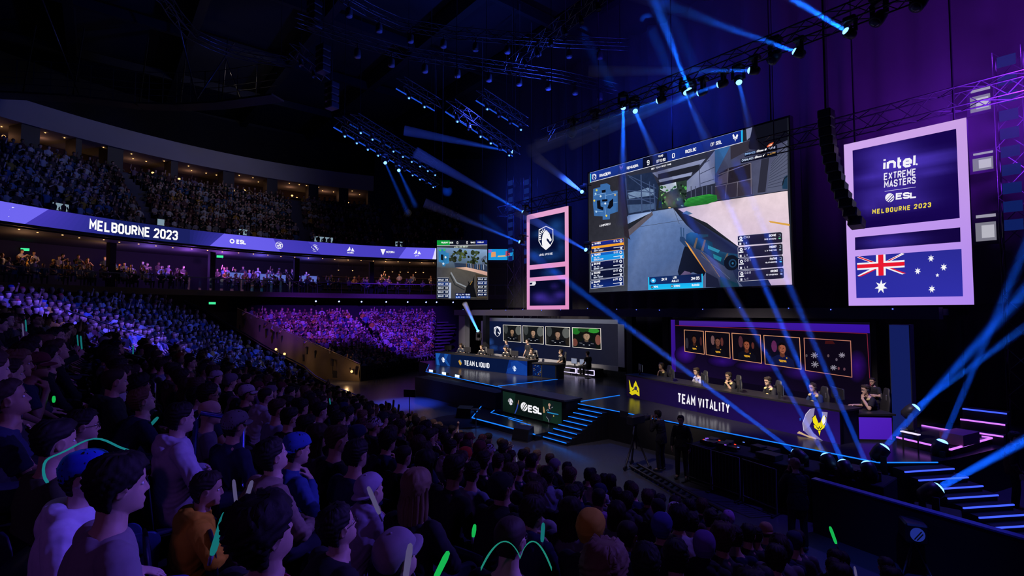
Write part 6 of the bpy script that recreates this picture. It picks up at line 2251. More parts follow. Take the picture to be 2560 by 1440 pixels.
for (a, b, lab, st_) in (
        ((-25.74, 9.39, 14.5), (-33.35, 19.94, 14.5), 'lower of two long blue lit trusses slanting over the left stand', TRB),
        ((-25.83, 10.27, 14.9), (-31.28, 18.63, 14.9), 'upper of two long blue lit trusses slanting over the left stand', glow('truss_dim', (.01, .06, .5), .5, False)),
        ((-21.28, 15.15, 16.0), (-22.9, 19.6, 16.0), 'short violet lit truss left of the giant screen top', TRB),
        ((-20.33, 12.74, 14.5), (-23.7, 19.6, 14.5), 'blue lit truss running towards the pink banner', TRB),
        ((-23.63, 11.79, 16.5), (-24.91, 14.81, 16.5), 'short blue lit truss below the curved trusses', TRB),
        ((-24.52, 6.82, 17.0), (-26.43, 8.97, 17.0), 'short blue truss by the hoist cluster', None),
        ((-13.5, 15.97, 18.0), (-21.36, 17.08, 18.0), 'dark truss crossing behind the curved trusses', None)):
    t, pp_ = truss('straight_truss', lab, [a, b], .5, strip=st_)
    rnd = random.Random(int(-a[0] * 10))
    for k in range(1, len(pp_) - 1, 2):
        p = pp_[k]
        MB().cyl((p.x, p.y, p.z - .3), (p.x + .1, p.y, p.z - .62), .11, 10).build('batten_light', RIGB, t)
        if st_ and rnd.random() < .7:
            MB().ball((p.x + .1, p.y, p.z - .64), .05, 8).build('lamp_lens', glow('rig_dot', (.10, .30, 1.0), 3.0, False), t)
ft, pf = truss('front_truss', 'long truss over the stage front carrying the beam lights', [(-18.4, 17.0, 13.45), (1.5, 17.0, 13.45)], .5, RIGB)
truss('side_truss', 'dark truss behind the beam lights above the purple banner', [(-9.5, 20.6, 11.3), (0, 20.6, 11.3)], .6, RIGB)
truss('side_truss', 'dark truss above the pink banner', [(-27.0, 21.0, 11.4), (-19.0, 21.0, 11.4)], .6, RIGB)
for (x, y, h0, h1, lab) in ((-2.6, 24.0, .2, 13.6, 'blue lit scaffold tower at the far right behind the banner'), (-29.0, 23.8, .2, 14.6, 'blue lit scaffold tower left of the pink banner'), (-27.2, 23.8, .2, 14.3, 'inner blue lit scaffold tower beside the pink banner')):
    t, pp_ = truss('scaffold_tower', lab, [(x, y, h0), (x, y, h1)], .7, RIG, cat='tower', step=.8)
    for z in np.arange(max(h0, h1 - 6), h1 - .3, .62):
        MB().box((x, y - .38, z), (.46, .05, .36)).build('light_panel', glow('tower_blue', (.02, .06, .5), .22, False), t)
for i, (z, h) in enumerate(((12.55, .95), (10.25, .75), (7.78, 1.1))):
    mb = MB()
    mb.box((-3.52, 25.3, z), (.75, .1, h + .1))
    o = struct('window_%d' % (i + 1), mb, DARK)
    for k, (x0, z0, w_, h_) in enumerate(((-3.52, z - h * .12, .56, h * .62), (-3.46, z - h * .12, .34, h * .42), (-3.50, z + h * .40, .54, h * .10))):
        MB().box((x0, 25.24 - .012 * k, z0), (w_, .012, h_)).build('pane', glow(['cabin_light', 'cabin_inner', 'cabin_strip'][k], [(.34, .33, .42), (.55, .54, .62), (.42, .40, .52)][k], [.6, .9, .8][k], False), o)


def par_can(p, label, group):
    t = thing('par_can', label, 'spotlight', p, 0, group)
    MB().cyl((0, 0, .55), (0, 0, .28), .03, 6).bar((-.25, 0, .50), (.25, 0, .50), .04).bar((0, -.25, .50), (0, .25, .50), .04).loc('clamp', RIGB, t)
    MB().lathe([(.09, .30), (.15, .22), (.17, -.05), (.16, -.12)], 14).loc('can', mat('can_grey', (.07, .07, .08), .5), t)
    MB().lathe([(.14, -.121), (.12, -.14), (.05, -.15)], 14).loc('lens', mat('can_lens', (.22, .20, .28), .2), t)
    return t


pc = None
for P_, lab, g in ((p1, 'grey can light hanging from the higher curved truss, one of its row', 'can lights on the higher curved truss'), (p2, 'grey can light hanging from the lower curved truss, one of its row', 'can lights on the lower curved truss')):
    for k in range(5, len(P_) - 1, 3):
        p = P_[k] - Vector((0, 0, .72))
        if pc is None:
            pc = par_can(p, lab, g)
        else:
            c = copy_tree(pc)
            c.location = p
            c['label'], c['group'] = lab, g
# hoists
for i, (x, y, z) in enumerate(((-24.1, 7.6, 19.2), (-24.9, 8.3, 17.6), (-25.6, 9.0, 16.2))):
    t = thing('chain_hoist', ['top', 'middle', 'lowest'][i] + ' chain hoist and speaker cluster hanging left of the curved trusses', 'hoist', (x, y, z))
    for k in range(4):
        MB().box((0, 0, -.35 * k), (.6, .5, .30), rz=.3, bev=.04).loc('cabinet', RIGB, t)
    MB().bar((0, 0, .1), (0, 0, 23 - z), .04).loc('chain', RIG, t)
# line arrays
for n_, (x, y, z, k_, lab) in enumerate(((-6.35, 18.5, 11.2, 13, 'curved column of loudspeakers left of the lavender banner'), (-7.6, 22.4, 12.4, 16, 'dark column of loudspeakers between the giant screen and the lavender banner'))):
    t = thing('line_array', lab, 'loudspeaker', (x, y, z))
    zz, yy, xx = 0, 0, 0
    for k in range(k_):
        a = R(1.5 * k)
        MB().box((xx, yy, zz), (.40, .42, .30), M=Euler((-a, 0, 0)).to_matrix(), bev=.03).loc('cabinet', RIGB, t)
        zz -= .31 * math.cos(a)
        yy += .12 * math.sin(a)
        xx += .018 * k * .6
    MB().bar((0, 0, .15), (0, 0, 22.9 - z), .06).loc('flying_chain', RIG, t)

# ------------------------------------------------------------------ moving head lights and their beams in the haze
HAZE = {}


def beam_head(loc, target, length, bright, label, spread=1.5, hang=True, fade=None, col=(.004, .10, 1.0), size=1.0, lit=True):
    """yoke, base, head, lens, its light and the cone of lit haze in front of it"""
    loc, target = Vector(loc), Vector(target)
    d = (target - loc).normalized()
    t = thing('moving_head_light', label, 'stage light', loc)
    s = 1 if hang else -1
    q = d.to_track_quat('Z', 'X').to_matrix()
    side = d.cross(Vector((0, 0, 1))).normalized()
    bk = -d * .16 * size
    MB().lathe([(.07 * size, -.16 * size), (.13 * size, -.10 * size), (.15 * size, .05 * size), (.14 * size, .17 * size), (.115 * size, .18 * size)], 18, 0, bk, q).loc('head', RIGB, t)
    MB().lathe([(.105 * size, .0), (.098 * size, .03), (.07 * size, .055), (.03 * size, .068)], 18, 0, d * .02 * size - d * .01, q).loc('lens', glow('beam_lens', (.16, .42, 1.0), 3.2, False) if lit else mat('dark_lens', (.05, .05, .08), .1), t)
    y0 = bk + Vector((0, 0, s * .34 * size))
    mb = MB()
    for sg in (-1, 1):
        mb.bar(bk + side * sg * .18 * size, y0 + side * sg * .18 * size, .05 * size, .10 * size)
    mb.bar(y0 - side * .21 * size, y0 + side * .21 * size, .12 * size, .06 * size)
    mb.loc('yoke', RIGB, t)
    MB().box(y0 + Vector((0, 0, s * .10 * size)), (.34 * size, .30 * size, .14 * size), bev=.03).loc('base', RIGB, t)
    if not lit:
        return t
    if fade is None:
        length *= 1.35
    sg = round(fade or 4.2 / length, 2)
    if sg not in HAZE:
        HAZE[sg] = haze('lit_haze_%d' % len(HAZE), sg)
    r0 = .06 * size
    tn = math.tan(R(spread))
    r1 = r0 + length * tn
    o_ = d * (.085 * size)
    cone = MB().lathe([(r0, 0), (r0 * 1.25 + length * tn * .35, length * .35), (r1 + r0 * .3, length)], 20, 0, o_, q).loc('haze_beam', HAZE[sg], t)
    # a collimated disc of light the size of the lens
    apex = o_ + d * .01
    ld = bpy.data.lights.new('beam', 'AREA')
    ld.shape = 'DISK'
    ld.size = 2 * r0 * .9
    ld.spread = 2 * math.atan(tn) * 1.15
    ld.color = col
    w1 = 2 * (r0 + 2 * tn)
    ld.energy = (38.0 if hang else 62.0) * bright * math.pi * tn * tn * 6.5 * 4.0 / (sg * w1) * math.exp(sg * 2.0)
    lo_ = bpy.data.objects.new('beam', ld)
    C.objects.link(lo_)
    lo_.parent = t
    lo_.location = apex
    lo_.rotation_euler = d.to_track_quat('-Z', 'Y').to_euler()
    return t


# over the stage
BX = [
    ((-5.23, 17, 13.0), (-6.75, 14.2, 14.4), 7, .10, 'bright beam light of the front truss second from its right end', 2.2),
    ((-6.66, 17, 12.96), (-9.3, 15.0, 14.75), 7, .09, 'beam light of the front truss aiming a long blue beam up left', 2.0),
    ((-8.11, 17, 12.89), (-9.6, 15.9, 13.1), 4, .025, 'beam light of the front truss with a short pale beam', 1.5),
    ((-9.23, 17, 12.79), (-14.32, 15.6, 12.2), 6, .035, 'beam light at the right end of the lower lit cluster', 1.6),
    ((-10.01, 17, 12.75), (-13.6, 16.0, 12.1), 4, .02, 'beam light just left of the cluster end', 1.6),
    ((-10.4, 17.0, 13.0), (-10.43, 14.6, 16.1), 6, .05, 'beam light throwing a wide blue shaft up to the frame top', 3.4),
    ((-10.54, 17, 12.95), (-8.6, 15.2, 10.0), 5, .05, 'beam light shooting down right across the giant screen', 2.0),
    ((-11.77, 17, 13.03), (-14.3, 16.0, 12.6), 4, .02, 'beam light over the middle of the giant screen aimed left', 1.6),
    ((-12.88, 17, 12.97), (-10.9, 15.6, 10.2), 4.5, .03, 'beam light left of the screen centre aimed down right', 2.0),
    ((-13.49, 17, 13.3), (-12.9, 16.2, 10.0), 4, .06, 'beam light pointing straight down over the screen left half', 2.4),
    ((-8.5, 17, 12.63), (-7.6, 15.8, 10.5), 3, .012, 'faint beam light over the right half of the giant screen', 1.4),
]
for a, b, L_, br, lab, sp in BX:
    beam_head(a, b, L_, br, lab, sp)
for i, x in enumerate((-3.57, -2.4, -4.5, -7.4, -15.2, -16.6)):
    beam_head((x, 17, 12.95), (x - .6, 16.0, 11.6), 1, 0, ['unlit stage light nearest the right end of the front truss', 'unlit stage light at the far right of the front truss', 'unlit stage light beside the brightest beam', 'unlit stage light between two up beams', 'unlit stage light on the left part of the front truss', 'unlit stage light at the left end of the front truss'][i], size=1.25, lit=False)
LX = [
    ((-23.53, 20.0, 10.77), (-26.63, 16.0, 13.57), 5.5, .035, 'beam light at the top left of the pink banner aimed up left', 2.2),
    ((-23.84, 20.0, 8.97), (-25.6, 16.2, 10.5), 4.5, .03, 'beam light on the left edge of the pink banner', 2.0),
    ((-18.69, 20.3, 8.02), (-18.2, 16.0, 9.1), 4, .02, 'beam light on the left edge of the giant screen', 1.8),
    ((-18.95, 20.3, 11.21), (-17.3, 16.0, 11.6), 4, .02, 'beam light beside the upper left corner of the giant screen', 1.8),
    ((-24.9, 20.3, 14.87), (-27.13, 16.0, 15.51), 5, .025, 'beam light high above the pink banner aimed left', 2.0),
    ((-29.5, 14.7, 13.7), (-20.72, 12.37, 7.4), 5.5, .014, 'right one of two faint beam lights on the blue truss', 1.4),
    ((-28.5, 13.3, 13.7), (-20.86, 12.24, 6.6), 5.5, .013, 'left one of two faint beam lights on the blue truss', 1.4),
    ((-27.95, 19.8, 3.42), (-27.3, 18.2, 5.4), 1.75, .05, 'beam light standing by the grey column of the left booth', 2.2),
]
ARM = [(-.2, .6, 0), (.2, .6, 0), (0, .85, 0), (0, .85, .1), (0, 0, 8), (0, 0, .8), (0, 0, .8), None]
for (a, b, L_, br, lab, sp), am in zip(LX, ARM):
    t = beam_head(a, b, L_, br, lab, sp, hang=am is not None, fade=.06 if L_ == 5.5 and 'faint' in lab else None)
    if am:
        d_ = (Vector(b) - Vector(a)).normalized() * -.16 + Vector((0, 0, .44))
        MB().bar(d_, d_ + Vector(am), .05).loc('bracket', RIGB, t)
GX = [
    ((-5.42, 13.23, 1.30), (-16.76, 17.5, 5.83), 13.5, .11, 'floor beam light in the pit aimed up left past the right team desk', .62),
    ((-4.38, 13.16, 1.30), (-7.66, 16.2, 6.1), 8, .10, 'floor beam light in the pit before the hornet logo', .70),
    ((-4.80, 13.36, 1.32), (-8.95, 16.0, 6.3), 8, .05, 'twin floor beam light beside it aimed further left', .8),
    ((-3.98, 13.36, 1.32), (-7.0, 16.3, 6.2), 8, .05, 'twin floor beam light beside it aimed further right', .8),
    ((-4.06, 14.85, 1.42), (-1.75, 17.0, 5.17), 8, .055, 'floor beam light on the front right corner of the stage', 1.3),
    ((-3.98, 17.3, 2.1), (-1.89, 18.0, 4.3), 8, .045, 'floor beam light behind the pink neon platform', 1.2),
    ((-3.30, 16.6, 1.42), (-1.75, 17.4, 6.2), 8, .045, 'floor beam light on the pink neon platform', .95),
    ((-2.68, 12.97, 1.22), (-1.2, 14.3, 2.5), 6, .075, 'large floor beam light on the black box below the side steps', 1.6),
]
for i, (a, b, L_, br, lab, sp) in enumerate(GX):
    beam_head(a, b, L_ * 1.5, br, lab, sp, hang=False, size=1.0 if i < 4 else 1.15, fade=.03)
fb_ = MB().box((-2.72, 13.1, .36), (.75, .95, .72), rz=.2, bev=.02).build('flight_case', SKIRT)
tag(fb_, 'black flight case carrying the large floor beam light below the side steps', 'case')

# ------------------------------------------------------------------ pit in front of the stage
pt_ = thing('technical_table', 'long black table of mixing gear along the pit before the right team desk', 'table', (-6, 13.4, 0))
MB().box((-5.9, 13.55, .50), (4.6, 1.0, 1.0), bev=.02).build('skirted_body', BLACK, pt_)
rnd = random.Random(4)
for k in range(16):
    x, y = rnd.uniform(-8, -3.9), rnd.uniform(13.25, 13.9)
    MB().box((x, y, 1.03 + .05), (rnd.uniform(.2, .5), rnd.uniform(.15, .4), rnd.uniform(.06, .2)), rz=rnd.uniform(-.3, .3), bev=.01).build('gear_box', RIGB, pt_)
for k in range(14):
    x, y = rnd.uniform(-8, -3.9), rnd.uniform(13.1, 13.8)
    MB().box((x, y, 1.16), (.05, .02, .02)).build('status_light', glow(['led_red', 'led_violet', 'led_dim'][k % 3], [(1, .05, .02), (.3, .1, .9), (.1, .2, .8)][k % 3], 1.0, False), pt_)
tt = thing('camera_tripod', 'tall broadcast camera on a wheeled tripod at the end of the dolly track', 'camera', (-9.8, 12.75, 0))
for k in range(3):
    a = 2.1 * k + .4
    MB().tube([(0, 0, 1.05), (.42 * math.cos(a), .42 * math.sin(a), .10)], .03, 8).loc('leg', RIGB, tt)
    MB().cyl((.42 * math.cos(a) - .03, .42 * math.sin(a), .07), (.42 * math.cos(a) + .03, .42 * math.sin(a), .07), .07, 12).loc('wheel', RIGB, tt)
MB().tube([(0, 0, .6), (0, 0, 1.32)], .06, 10).loc('column', RIGB, tt)
MB().box((0, .05, 1.45), (.24, .62, .26), bev=.03).cyl((0, .36, 1.45), (0, .66, 1.45), .10, 14).loc('camera_body', RIGB, tt)
MB().box((-.25, -.2, 1.6), (.30, .05, .2), bev=.01).loc('viewfinder', RIGB, tt)
MB().tube([(.05, -.1, 1.3), (.35, -.55, 1.15)], .018, 6).loc('pan_bar', RIG, tt)
dt = thing('dolly_track', 'black ladder like camera dolly track lying across the floor', 'track', (-8, 12, 0))
for dy in (0, .36):
    MB().tube([(-9.85, 12.56 + dy, .09), (-5.98, 10.95 + dy, .09)], .035, 8).build('rail', RIGB, dt)
for k in range(17):
    x = -9.75 + 3.7 * k / 16
    y = 12.52 - 1.6 * k / 16 * .97
    MB().bar((x, y, .05), (x + .0, y + .38, .05), .10, .05).build('sleeper', RIGB, dt)
for i, ((x0, y0), (x1, y1)) in enumerate((((-8.15, 12.9), (-7.35, 12.75)), ((-7.3, 12.74), (-6.5, 12.6)), ((-6.4, 12.58), (-5.5, 12.35)))):
    t = thing('crowd_barrier', ['steel crowd barrier nearest the camera operator', 'steel crowd barrier, middle one of the three in the pit', 'steel crowd barrier nearest the photographer'][i], 'barrier', (x0, y0, 0))
    MB().tube([(x0, y0, .02), (x0, y0, 1.05), (x1, y1, 1.05), (x1, y1, .02)], .022, 8).tube([(x0, y0, .15), (x1, y1, .15)], .022, 8).build('frame', RIGB, t)
    for k in range(1, 8):
        x, y = x0 + (x1 - x0) * k / 8, y0 + (y1 - y0) * k / 8
        MB().bar((x, y, .15), (x, y, 1.05), .014).build('bar', RIGB, t)
    MB().bar((x0, y0 - .25, .02), (x0, y0 + .25, .02), .05, .03).bar((x1, y1 - .25, .02), (x1, y1 + .25, .02), .05, .03).build('foot', RIGB, t)
br = thing('barrier_wall', 'long black barrier wall with a blue lit top edge below the side steps', 'barrier', (-2, 11.9, 0))
MB().bar((-4.6, 12.1, .55), (0.2, 11.3, .55), .12, 1.1).build('panel', SKIRT, br)
MB().bar((-4.6, 12.1, 1.12), (0.2, 11.3, 1.12), .16, .03).build('top_rail', mat('blue_lit_rail', (.06, .09, .4), .3), br)  # blue light along the top edge put into the rail colour
bc = thing('broadcast_camera', 'black camera box with a round slashed logo behind the barrier wall', 'camera', (-2.75, 11.55, 0))
MB().box((0, 0, .78), (.34, .44, .34), rz=.5, bev=.03).loc('body', RIGB, bc)
for k in range(3):
    a = 2.1 * k
    MB().tube([(0, 0, .62), (.25 * math.cos(a), .25 * math.sin(a), .02)], .02, 6).loc('leg', RIGB, bc)
sh = Sheet((-2.75 + .17, 11.55 - .30, .64), (math.cos(.5), math.sin(.5), 0), (0, 0, 1), .28, .28)
sh.org = Vector((-2.75, 11.55, .64)) + Vector((math.sin(.5), -math.cos(.5), 0)) * .225 - Vector((math.cos(.5), math.sin(.5), 0)) * .14
sh.ell(.14, .14, .11, .12, '#1c2a80', 20, raw=True)
sh.many(stroke_quads([(.09, .05), (.20, .20)], .02) + stroke_quads([(.13, .04), (.22, .16)], .02), '#05060c', 0, True)
sh.build('logo', PICT, bc)
for i, (x, y, r) in enumerate(((-19.2, 12.9, .6), (-14.55, 12.35, .3))):
    t = thing('floor_monitor', ['wedge loudspeaker on the floor left of the podium', 'wedge loudspeaker at the front corner of the podium by the centre steps'][i], 'loudspeaker', (x, y, 0), r)
    MB().add([(-.35, -.25, 0), (.35, -.25, 0), (.35, .25, 0), (-.35, .25, 0), (-.33, -.12, .42), (.33, -.12, .42), (.33, .22, .50), (-.33, .22, .50)], [(0, 3, 2, 1), (0, 1, 5, 4), (1, 2, 6, 5), (2, 3, 7, 6), (3, 0, 4, 7), (4, 5, 6, 7)]).loc('cabinet', RIGB, t)
    MB().add([(-.30, -.243, .06), (.30, -.243, .06), (.29, -.142, .38), (-.29, -.142, .38)], [(0, 1, 2, 3)]).loc('grille', DARK, t)
mt = MB().lathe([(1.5, 0), (1.5, .012), (0.01, .013)], 24, 0, (-18.6, 12.5, .001)).build('floor_mat', BLACK)
tag(mt, 'round black mat lying on the floor left of the podium', 'mat')
sg_ = thing('music_stand', 'small black stand with a sign at the edge of the floor by the left crowd', 'stand', (-18.9, 10.0, 0))
MB().tube([(0, 0, 0), (0, 0, 1.25)], .02, 6).tube([(-.25, 0, .02), (.25, 0, .02)], .02, 6).loc('post', RIGB, sg_)
MB().box((0, 0, 1.4), (.5, .04, .3), rz=.7).loc('board', RIGB, sg_)
ft_ = thing('small_table', 'small round side table on the floor before the podium', 'table', (-17.35, 12.2, 0))
MB().lathe([(.2, .70), (.2, .73)], 16).loc('top', mat('table_dark', (.06, .06, .05), .3), ft_)
MB().tube([(0, 0, .02), (0, 0, .7)], .025, 8).lathe([(.16, 0), (.16, .02)], 14).loc('leg', RIGB, ft_)

# ------------------------------------------------------------------ players, crew, chairs
CH1 = mat('chair_leather', (.022, .022, .026), .45)
CH2 = mat('chair_trim', (.10, .10, .11), .5)


def gaming_chair(loc, rz, label, s=1.0):
    t = thing('gaming_chair', label, 'chair', loc, rz, None, s)
    MB().box((0, 0, .43), (.52, .52, .12), bev=.05).loc('seat', CH1, t)
    M_ = Euler((R(8), 0, 0)).to_matrix()
    mb = MB()
    rings(mb, [(0, -.27, .46, .22, .06), (0, -.29, .62, .25, .065), (0, -.32, .90, .27, .07), (0, -.345, 1.08, .25, .06), (0, -.36, 1.22, .17, .05), (0, -.375, 1.34, .16, .045), (0, -.38, 1.38, .10, .03)], 16)
    mb.loc('backrest', CH1, t)
    for s_ in (-1, 1):
        MB().box((s_ * .15, -.29, 1.12), (.04, .03, .16), bev=.01).loc('backrest_slot', CH2, t)
        MB().bar((s_ * .31, -.12, .66), (s_ * .31, .14, .66), .07, .03).bar((s_ * .31, -.05, .45), (s_ * .31, -.05, .65), .04).loc('armrest', CH1, t)
    MB().box((0, -.32, .97), (.20, .05, .07), bev=.02).loc('logo_patch', CH2, t)
    MB().cyl((0, 0, .10), (0, 0, .38), .035, 10).loc('gas_lift', RIG, t)
    for k in range(5):
        a = 2 * math.pi * k / 5
        MB().bar((0, 0, .10), (.30 * math.cos(a), .30 * math.sin(a), .07), .05, .04).ball((.30 * math.cos(a), .30 * math.sin(a), .035), .035, 8).loc('leg', RIGB, t)
    return t


def monitor(loc, rz, label):
    t = thing('monitor', label, 'monitor', loc, rz)
    MB().box((0, 0, .32), (.56, .05, .33), bev=.015).loc('casing', RIGB, t)
    MB().box((0, .028, .32), (.52, .006, .29)).loc('panel', glow('monitor_glow', (.25, .28, .4), .9, False), t)
    MB().bar((0, -.03, .02), (0, -.03, .25), .06).box((0, 0, .01), (.24, .18, .02)).loc('stand', RIGB, t)
    return t


BLK = (.018, .018, .024)
VIT = [(-12.75, 18.62, 'chin', 'player at the left end of the purple desk resting his chin on a hand', BLK, (.52, .33, .24), 'short', 158),
       (-10.75, 17.98, 'typing', 'player in a pale grey jersey, second from the left at the purple desk', (.42, .40, .46), (.55, .36, .27), 'fade', 150),
       (-9.26, 17.62, 'facehand', 'moustached player in the middle of the purple desk', BLK, (.50, .31, .22), 'short', 150),
       (-7.75, 17.28, 'typing', 'fair player, second from the right at the purple desk', BLK, (.62, .42, .32), 'fade', 146),
       (-6.27, 16.95, 'typing', 'player in blue light at the right end of the purple desk', (.02, .04, .14), (.60, .42, .40), 'buzz', 146)]


def jersey(t, P, col=(.62, .52, .22)):
    """pale shoulder panels and chest mark of the team shirt"""
    MU = P['MU']
    for s in (-1, 1):
        link('shoulder_panel', MB().ball(MU @ Vector((s * .135, .02, 1.005)), (.060, .075, .040), 10, 0, MU.to_3x3()).mesh('shoulder_panel', [CLOTH]), t, col)
    link('chest_print', MB().ball(MU @ Vector((0, .098, .86)), (.075, .022, .022), 10, 0, MU.to_3x3()).mesh('chest_print', [CLOTH]), t, col)


for i, (x, y, pz, lab, tc, sk, hr, rz) in enumerate(VIT):
    t = person(lab, (x, y, 1.10), R(rz), pz, 'tee', tc, BLK, sk, hr, (.03, .018, .012), extra=('headset',), scale=1.10)
    jersey(t, POSE[pz], (.66, .55, .25) if i != 1 else (.5, .5, .55))
    gaming_chair((x - .12 * math.sin(R(rz)), y + .12 * math.cos(R(rz)), 1.12), R(rz), 'black gaming chair of the ' + ['player resting his chin', 'player in the pale grey jersey', 'moustached player', 'fair player', 'player in blue light'][i], .97)
    n_ = Vector((-.221, -.975, 0))
    mx = Vector((x, y, 0)) + n_ * .66 + Vector((-.72, .15, 0))
    monitor((mx.x, mx.y, 1.995), R(rz + 180 - 20), 'black monitor on the purple desk in front of the ' + ['player resting his chin', 'player in the pale grey jersey', 'moustached player', 'fair player', 'player in blue light'][i])
t = person('player with hand at his mouth behind the bright purple side desk', (-5.05, 17.62, 1.08), R(128), 'facehand', 'tee', BLK, BLK, (.58, .38, .30), 'fade', (.03, .018, .012), extra=('headset',), scale=1.12)
jersey(t, POSE['facehand'])
gaming_chair((-5.05, 17.62, 1.12), R(128), 'black gaming chair behind the bright purple side desk', 1.0)
monitor((-5.75, 17.0, 1.995), R(320), 'black monitor at the right end of the purple desk')
person('coach in black standing behind the purple side desk player', (-5.35, 18.75, 1.10), R(165), 'stand_folded', 'tee', BLK, BLK, (.55, .36, .28), 'short', (.02, .014, .01), scale=.88)
LIQ = [(-29.3, 19.4, 'typing', 'player at the left end of the blue desk', (.05, .06, .10), 205, 'medium'),
       (-27.0, 19.5, 'typing', 'player second from the left at the blue desk', BLK, 195, 'short'),
       (-24.8, 19.75, 'typing', 'player in the middle of the blue desk', BLK, 190, 'short'),
       (-22.6, 19.95, 'typing', 'player at the right end of the blue desk', BLK, 190, 'fade'),
       (-20.75, 20.45, 'lap', 'player in black at the small side desk right of the blue desk', BLK, 150, 'short')]
for i, (x, y, pz, lab, tc, rz, hr) in enumerate(LIQ):
    t = person(lab, (x, y, 1.10), R(rz), pz, 'tee', tc, BLK, (.52, .35, .26), hr, (.05, .03, .015), extra=('headset',), scale=1.10)
    jersey(t, POSE[pz], (.55, .52, .46))
    gaming_chair((x - .12 * math.sin(R(rz)), y + .12 * math.cos(R(rz)), 1.12), R(rz), 'black gaming chair of the ' + lab.replace('player in black at', 'player at').replace(' right of the blue desk', ''), .97)
    if i < 4:
        monitor((x - .75, y - .62 - .05 * i, 1.94), R(rz + 180), 'monitor before the ' + lab)
person('coach in dark clothes standing behind the blue desk with arms folded', (-26.4, 21.0, 1.10), R(170), 'stand_folded', 'tee', (.02, .03, .08), BLK, (.52, .35, .26), 'short', (.02, .014, .01))
person('tall man in black standing behind the blue desk before the portraits', (-24.0, 20.75, 1.10), R(175), 'stand', 'tee', BLK, BLK, (.5, .33, .25), 'short', (.02, .014, .01), scale=1.08)
person('host in black seated by the white neon bench facing left', (-19.25, 21.0, 1.18), R(90), 'lap', 'tee', BLK, (.02, .02, .025), (.5, .33, .25), 'short', (.02, .014, .01), scale=1.02)
stl = thing('stool', 'tall black stool under the host by the neon bench', 'stool', (-19.25, 21.0, 1.1))
MB().lathe([(.18, .44), (.19, .48), (.17, .50)], 16).loc('seat', CH1, stl)
MB().cyl((0, 0, .02), (0, 0, .45), .03, 8).lathe([(.2, 0), (.18, .03)], 14).loc('base', RIGB, stl)
monitor((-20.1, 21.62, 1.54), R(200), 'pale monitor standing on the white neon bench')
monitor((-20.95, 21.70, 1.54), R(170), 'dark equipment monitor on the left half of the neon bench')
# crew in the pit
person('camera operator in black standing by the broadcast tripod', (-9.15, 13.1, 0), R(95), 'stand_camera', 'long', BLK, BLK, (.4, .26, .2), 'short')
person('crew member in black standing in the pit beside the barriers', (-8.35, 12.95, 0), R(200), 'stand', 'long', (.008, .008, .012), (.008, .008, .012), (.3, .2, .16), 'short')
ph_ = person('photographer in black with a hair bun holding up a camera by the barrier', (-4.45, 10.9, 0), R(40), 'stand_camera', 'long', (.012, .012, .016), (.012, .012, .016), (.5, .34, .28), 'bun', (.25, .16, .10))
pcx = POSE['stand_camera']['MH'] @ Vector((.0, .19, .02))
cmr = thing('photo_camera', 'compact black camera with a silver lens held up by the photographer', 'camera', (-4.45, 10.9, 0), R(40))
MB().box(pcx, (.14, .07, .09), bev=.015).cyl(pcx + Vector((0, .03, 0)), pcx + Vector((0, .14, .0)), .04, 14).loc('body', mat('camera_grey', (.25, .22, .3), .4), cmr)
person('guard in black with a red lit edge standing beyond the side steps', (-2.05, 17.0, .0), R(-80), 'stand', 'long', (.05, .015, .015), (.012, .012, .016), (.4, .26, .2), 'short', scale=1.05)  # red light on him put into the colour of the top


# ------------------------------------------------------------------ the audience
VIEW_U = Vector((0, 0, 1)) * math.cos(PITCH) - FWD_H * math.sin(PITCH)
VIEW_R = Vector((0.63068, 0.77605, 0))
VIEW_F = FWD_H * math.cos(PITCH) + Vector((0, 0, 1)) * math.sin(PITCH)


def seen(p, margin=90):
    v = Vector(p) - EYE
    d = v.dot(VIEW_F)
    if d < .3:
        return None
    x, y = 1280 + 1280 * v.dot(VIEW_R) / d, 720 - 1280 * v.dot(VIEW_U) / d
    return (x, y, d) if -margin < x < 2560 + margin and -margin < y < 1440 + margin else None


rnd = random.Random(77)
ORD = ['zeroth', 'first', 'second', 'third', 'fourth', 'fifth', 'sixth', 'seventh', 'eighth', 'ninth', 'tenth', 'eleventh', 'twelfth', 'thirteenth', 'fourteenth', 'fifteenth', 'sixteenth', 'seventeenth', 'eighteenth', 'nineteenth',
       'twentieth'] + ['twenty-' + w for w in ('first', 'second', 'third', 'fourth', 'fifth', 'sixth', 'seventh', 'eighth', 'ninth')] + ['thirtieth'] + ['thirty-' + w for w in ('first', 'second', 'third', 'fourth', 'fifth', 'sixth', 'seventh', 'eighth', 'ninth')] + ['fortieth'] + ['forty-' + w for w in ('first', 'second', 'third', 'fourth', 'fifth', 'sixth', 'seventh', 'eighth', 'ninth')]
LOOK = Vector((-11.5, 22.0))
TOPS = [('black', (.010, .010, .013)), ('black', (.014, .013, .017)), ('dark grey', (.045, .045, .05)), ('navy', (.015, .02, .06)), ('grey', (.13, .13, .14)), ('dark green', (.02, .035, .025)), ('maroon', (.06, .015, .02)), ('mauve', (.20, .14, .22)), ('pale blue', (.20, .24, .34)), ('white', (.40, .40, .42)), ('brown', (.07, .05, .04))]
TW = [10, 9, 6, 6, 5, 2, 2, 2, 2, 1.5, 2]
SKINS = [(.52, .33, .24), (.58, .38, .28), (.42, .25, .17), (.30, .17, .11), (.20, .11, .07), (.60, .42, .34)]
HAIRC = [(.012, .009, .008), (.02, .013, .009), (.035, .02, .012), (.06, .035, .02), (.16, .10, .05)]
HCN = ['black', 'black', 'dark', 'brown', 'fair']

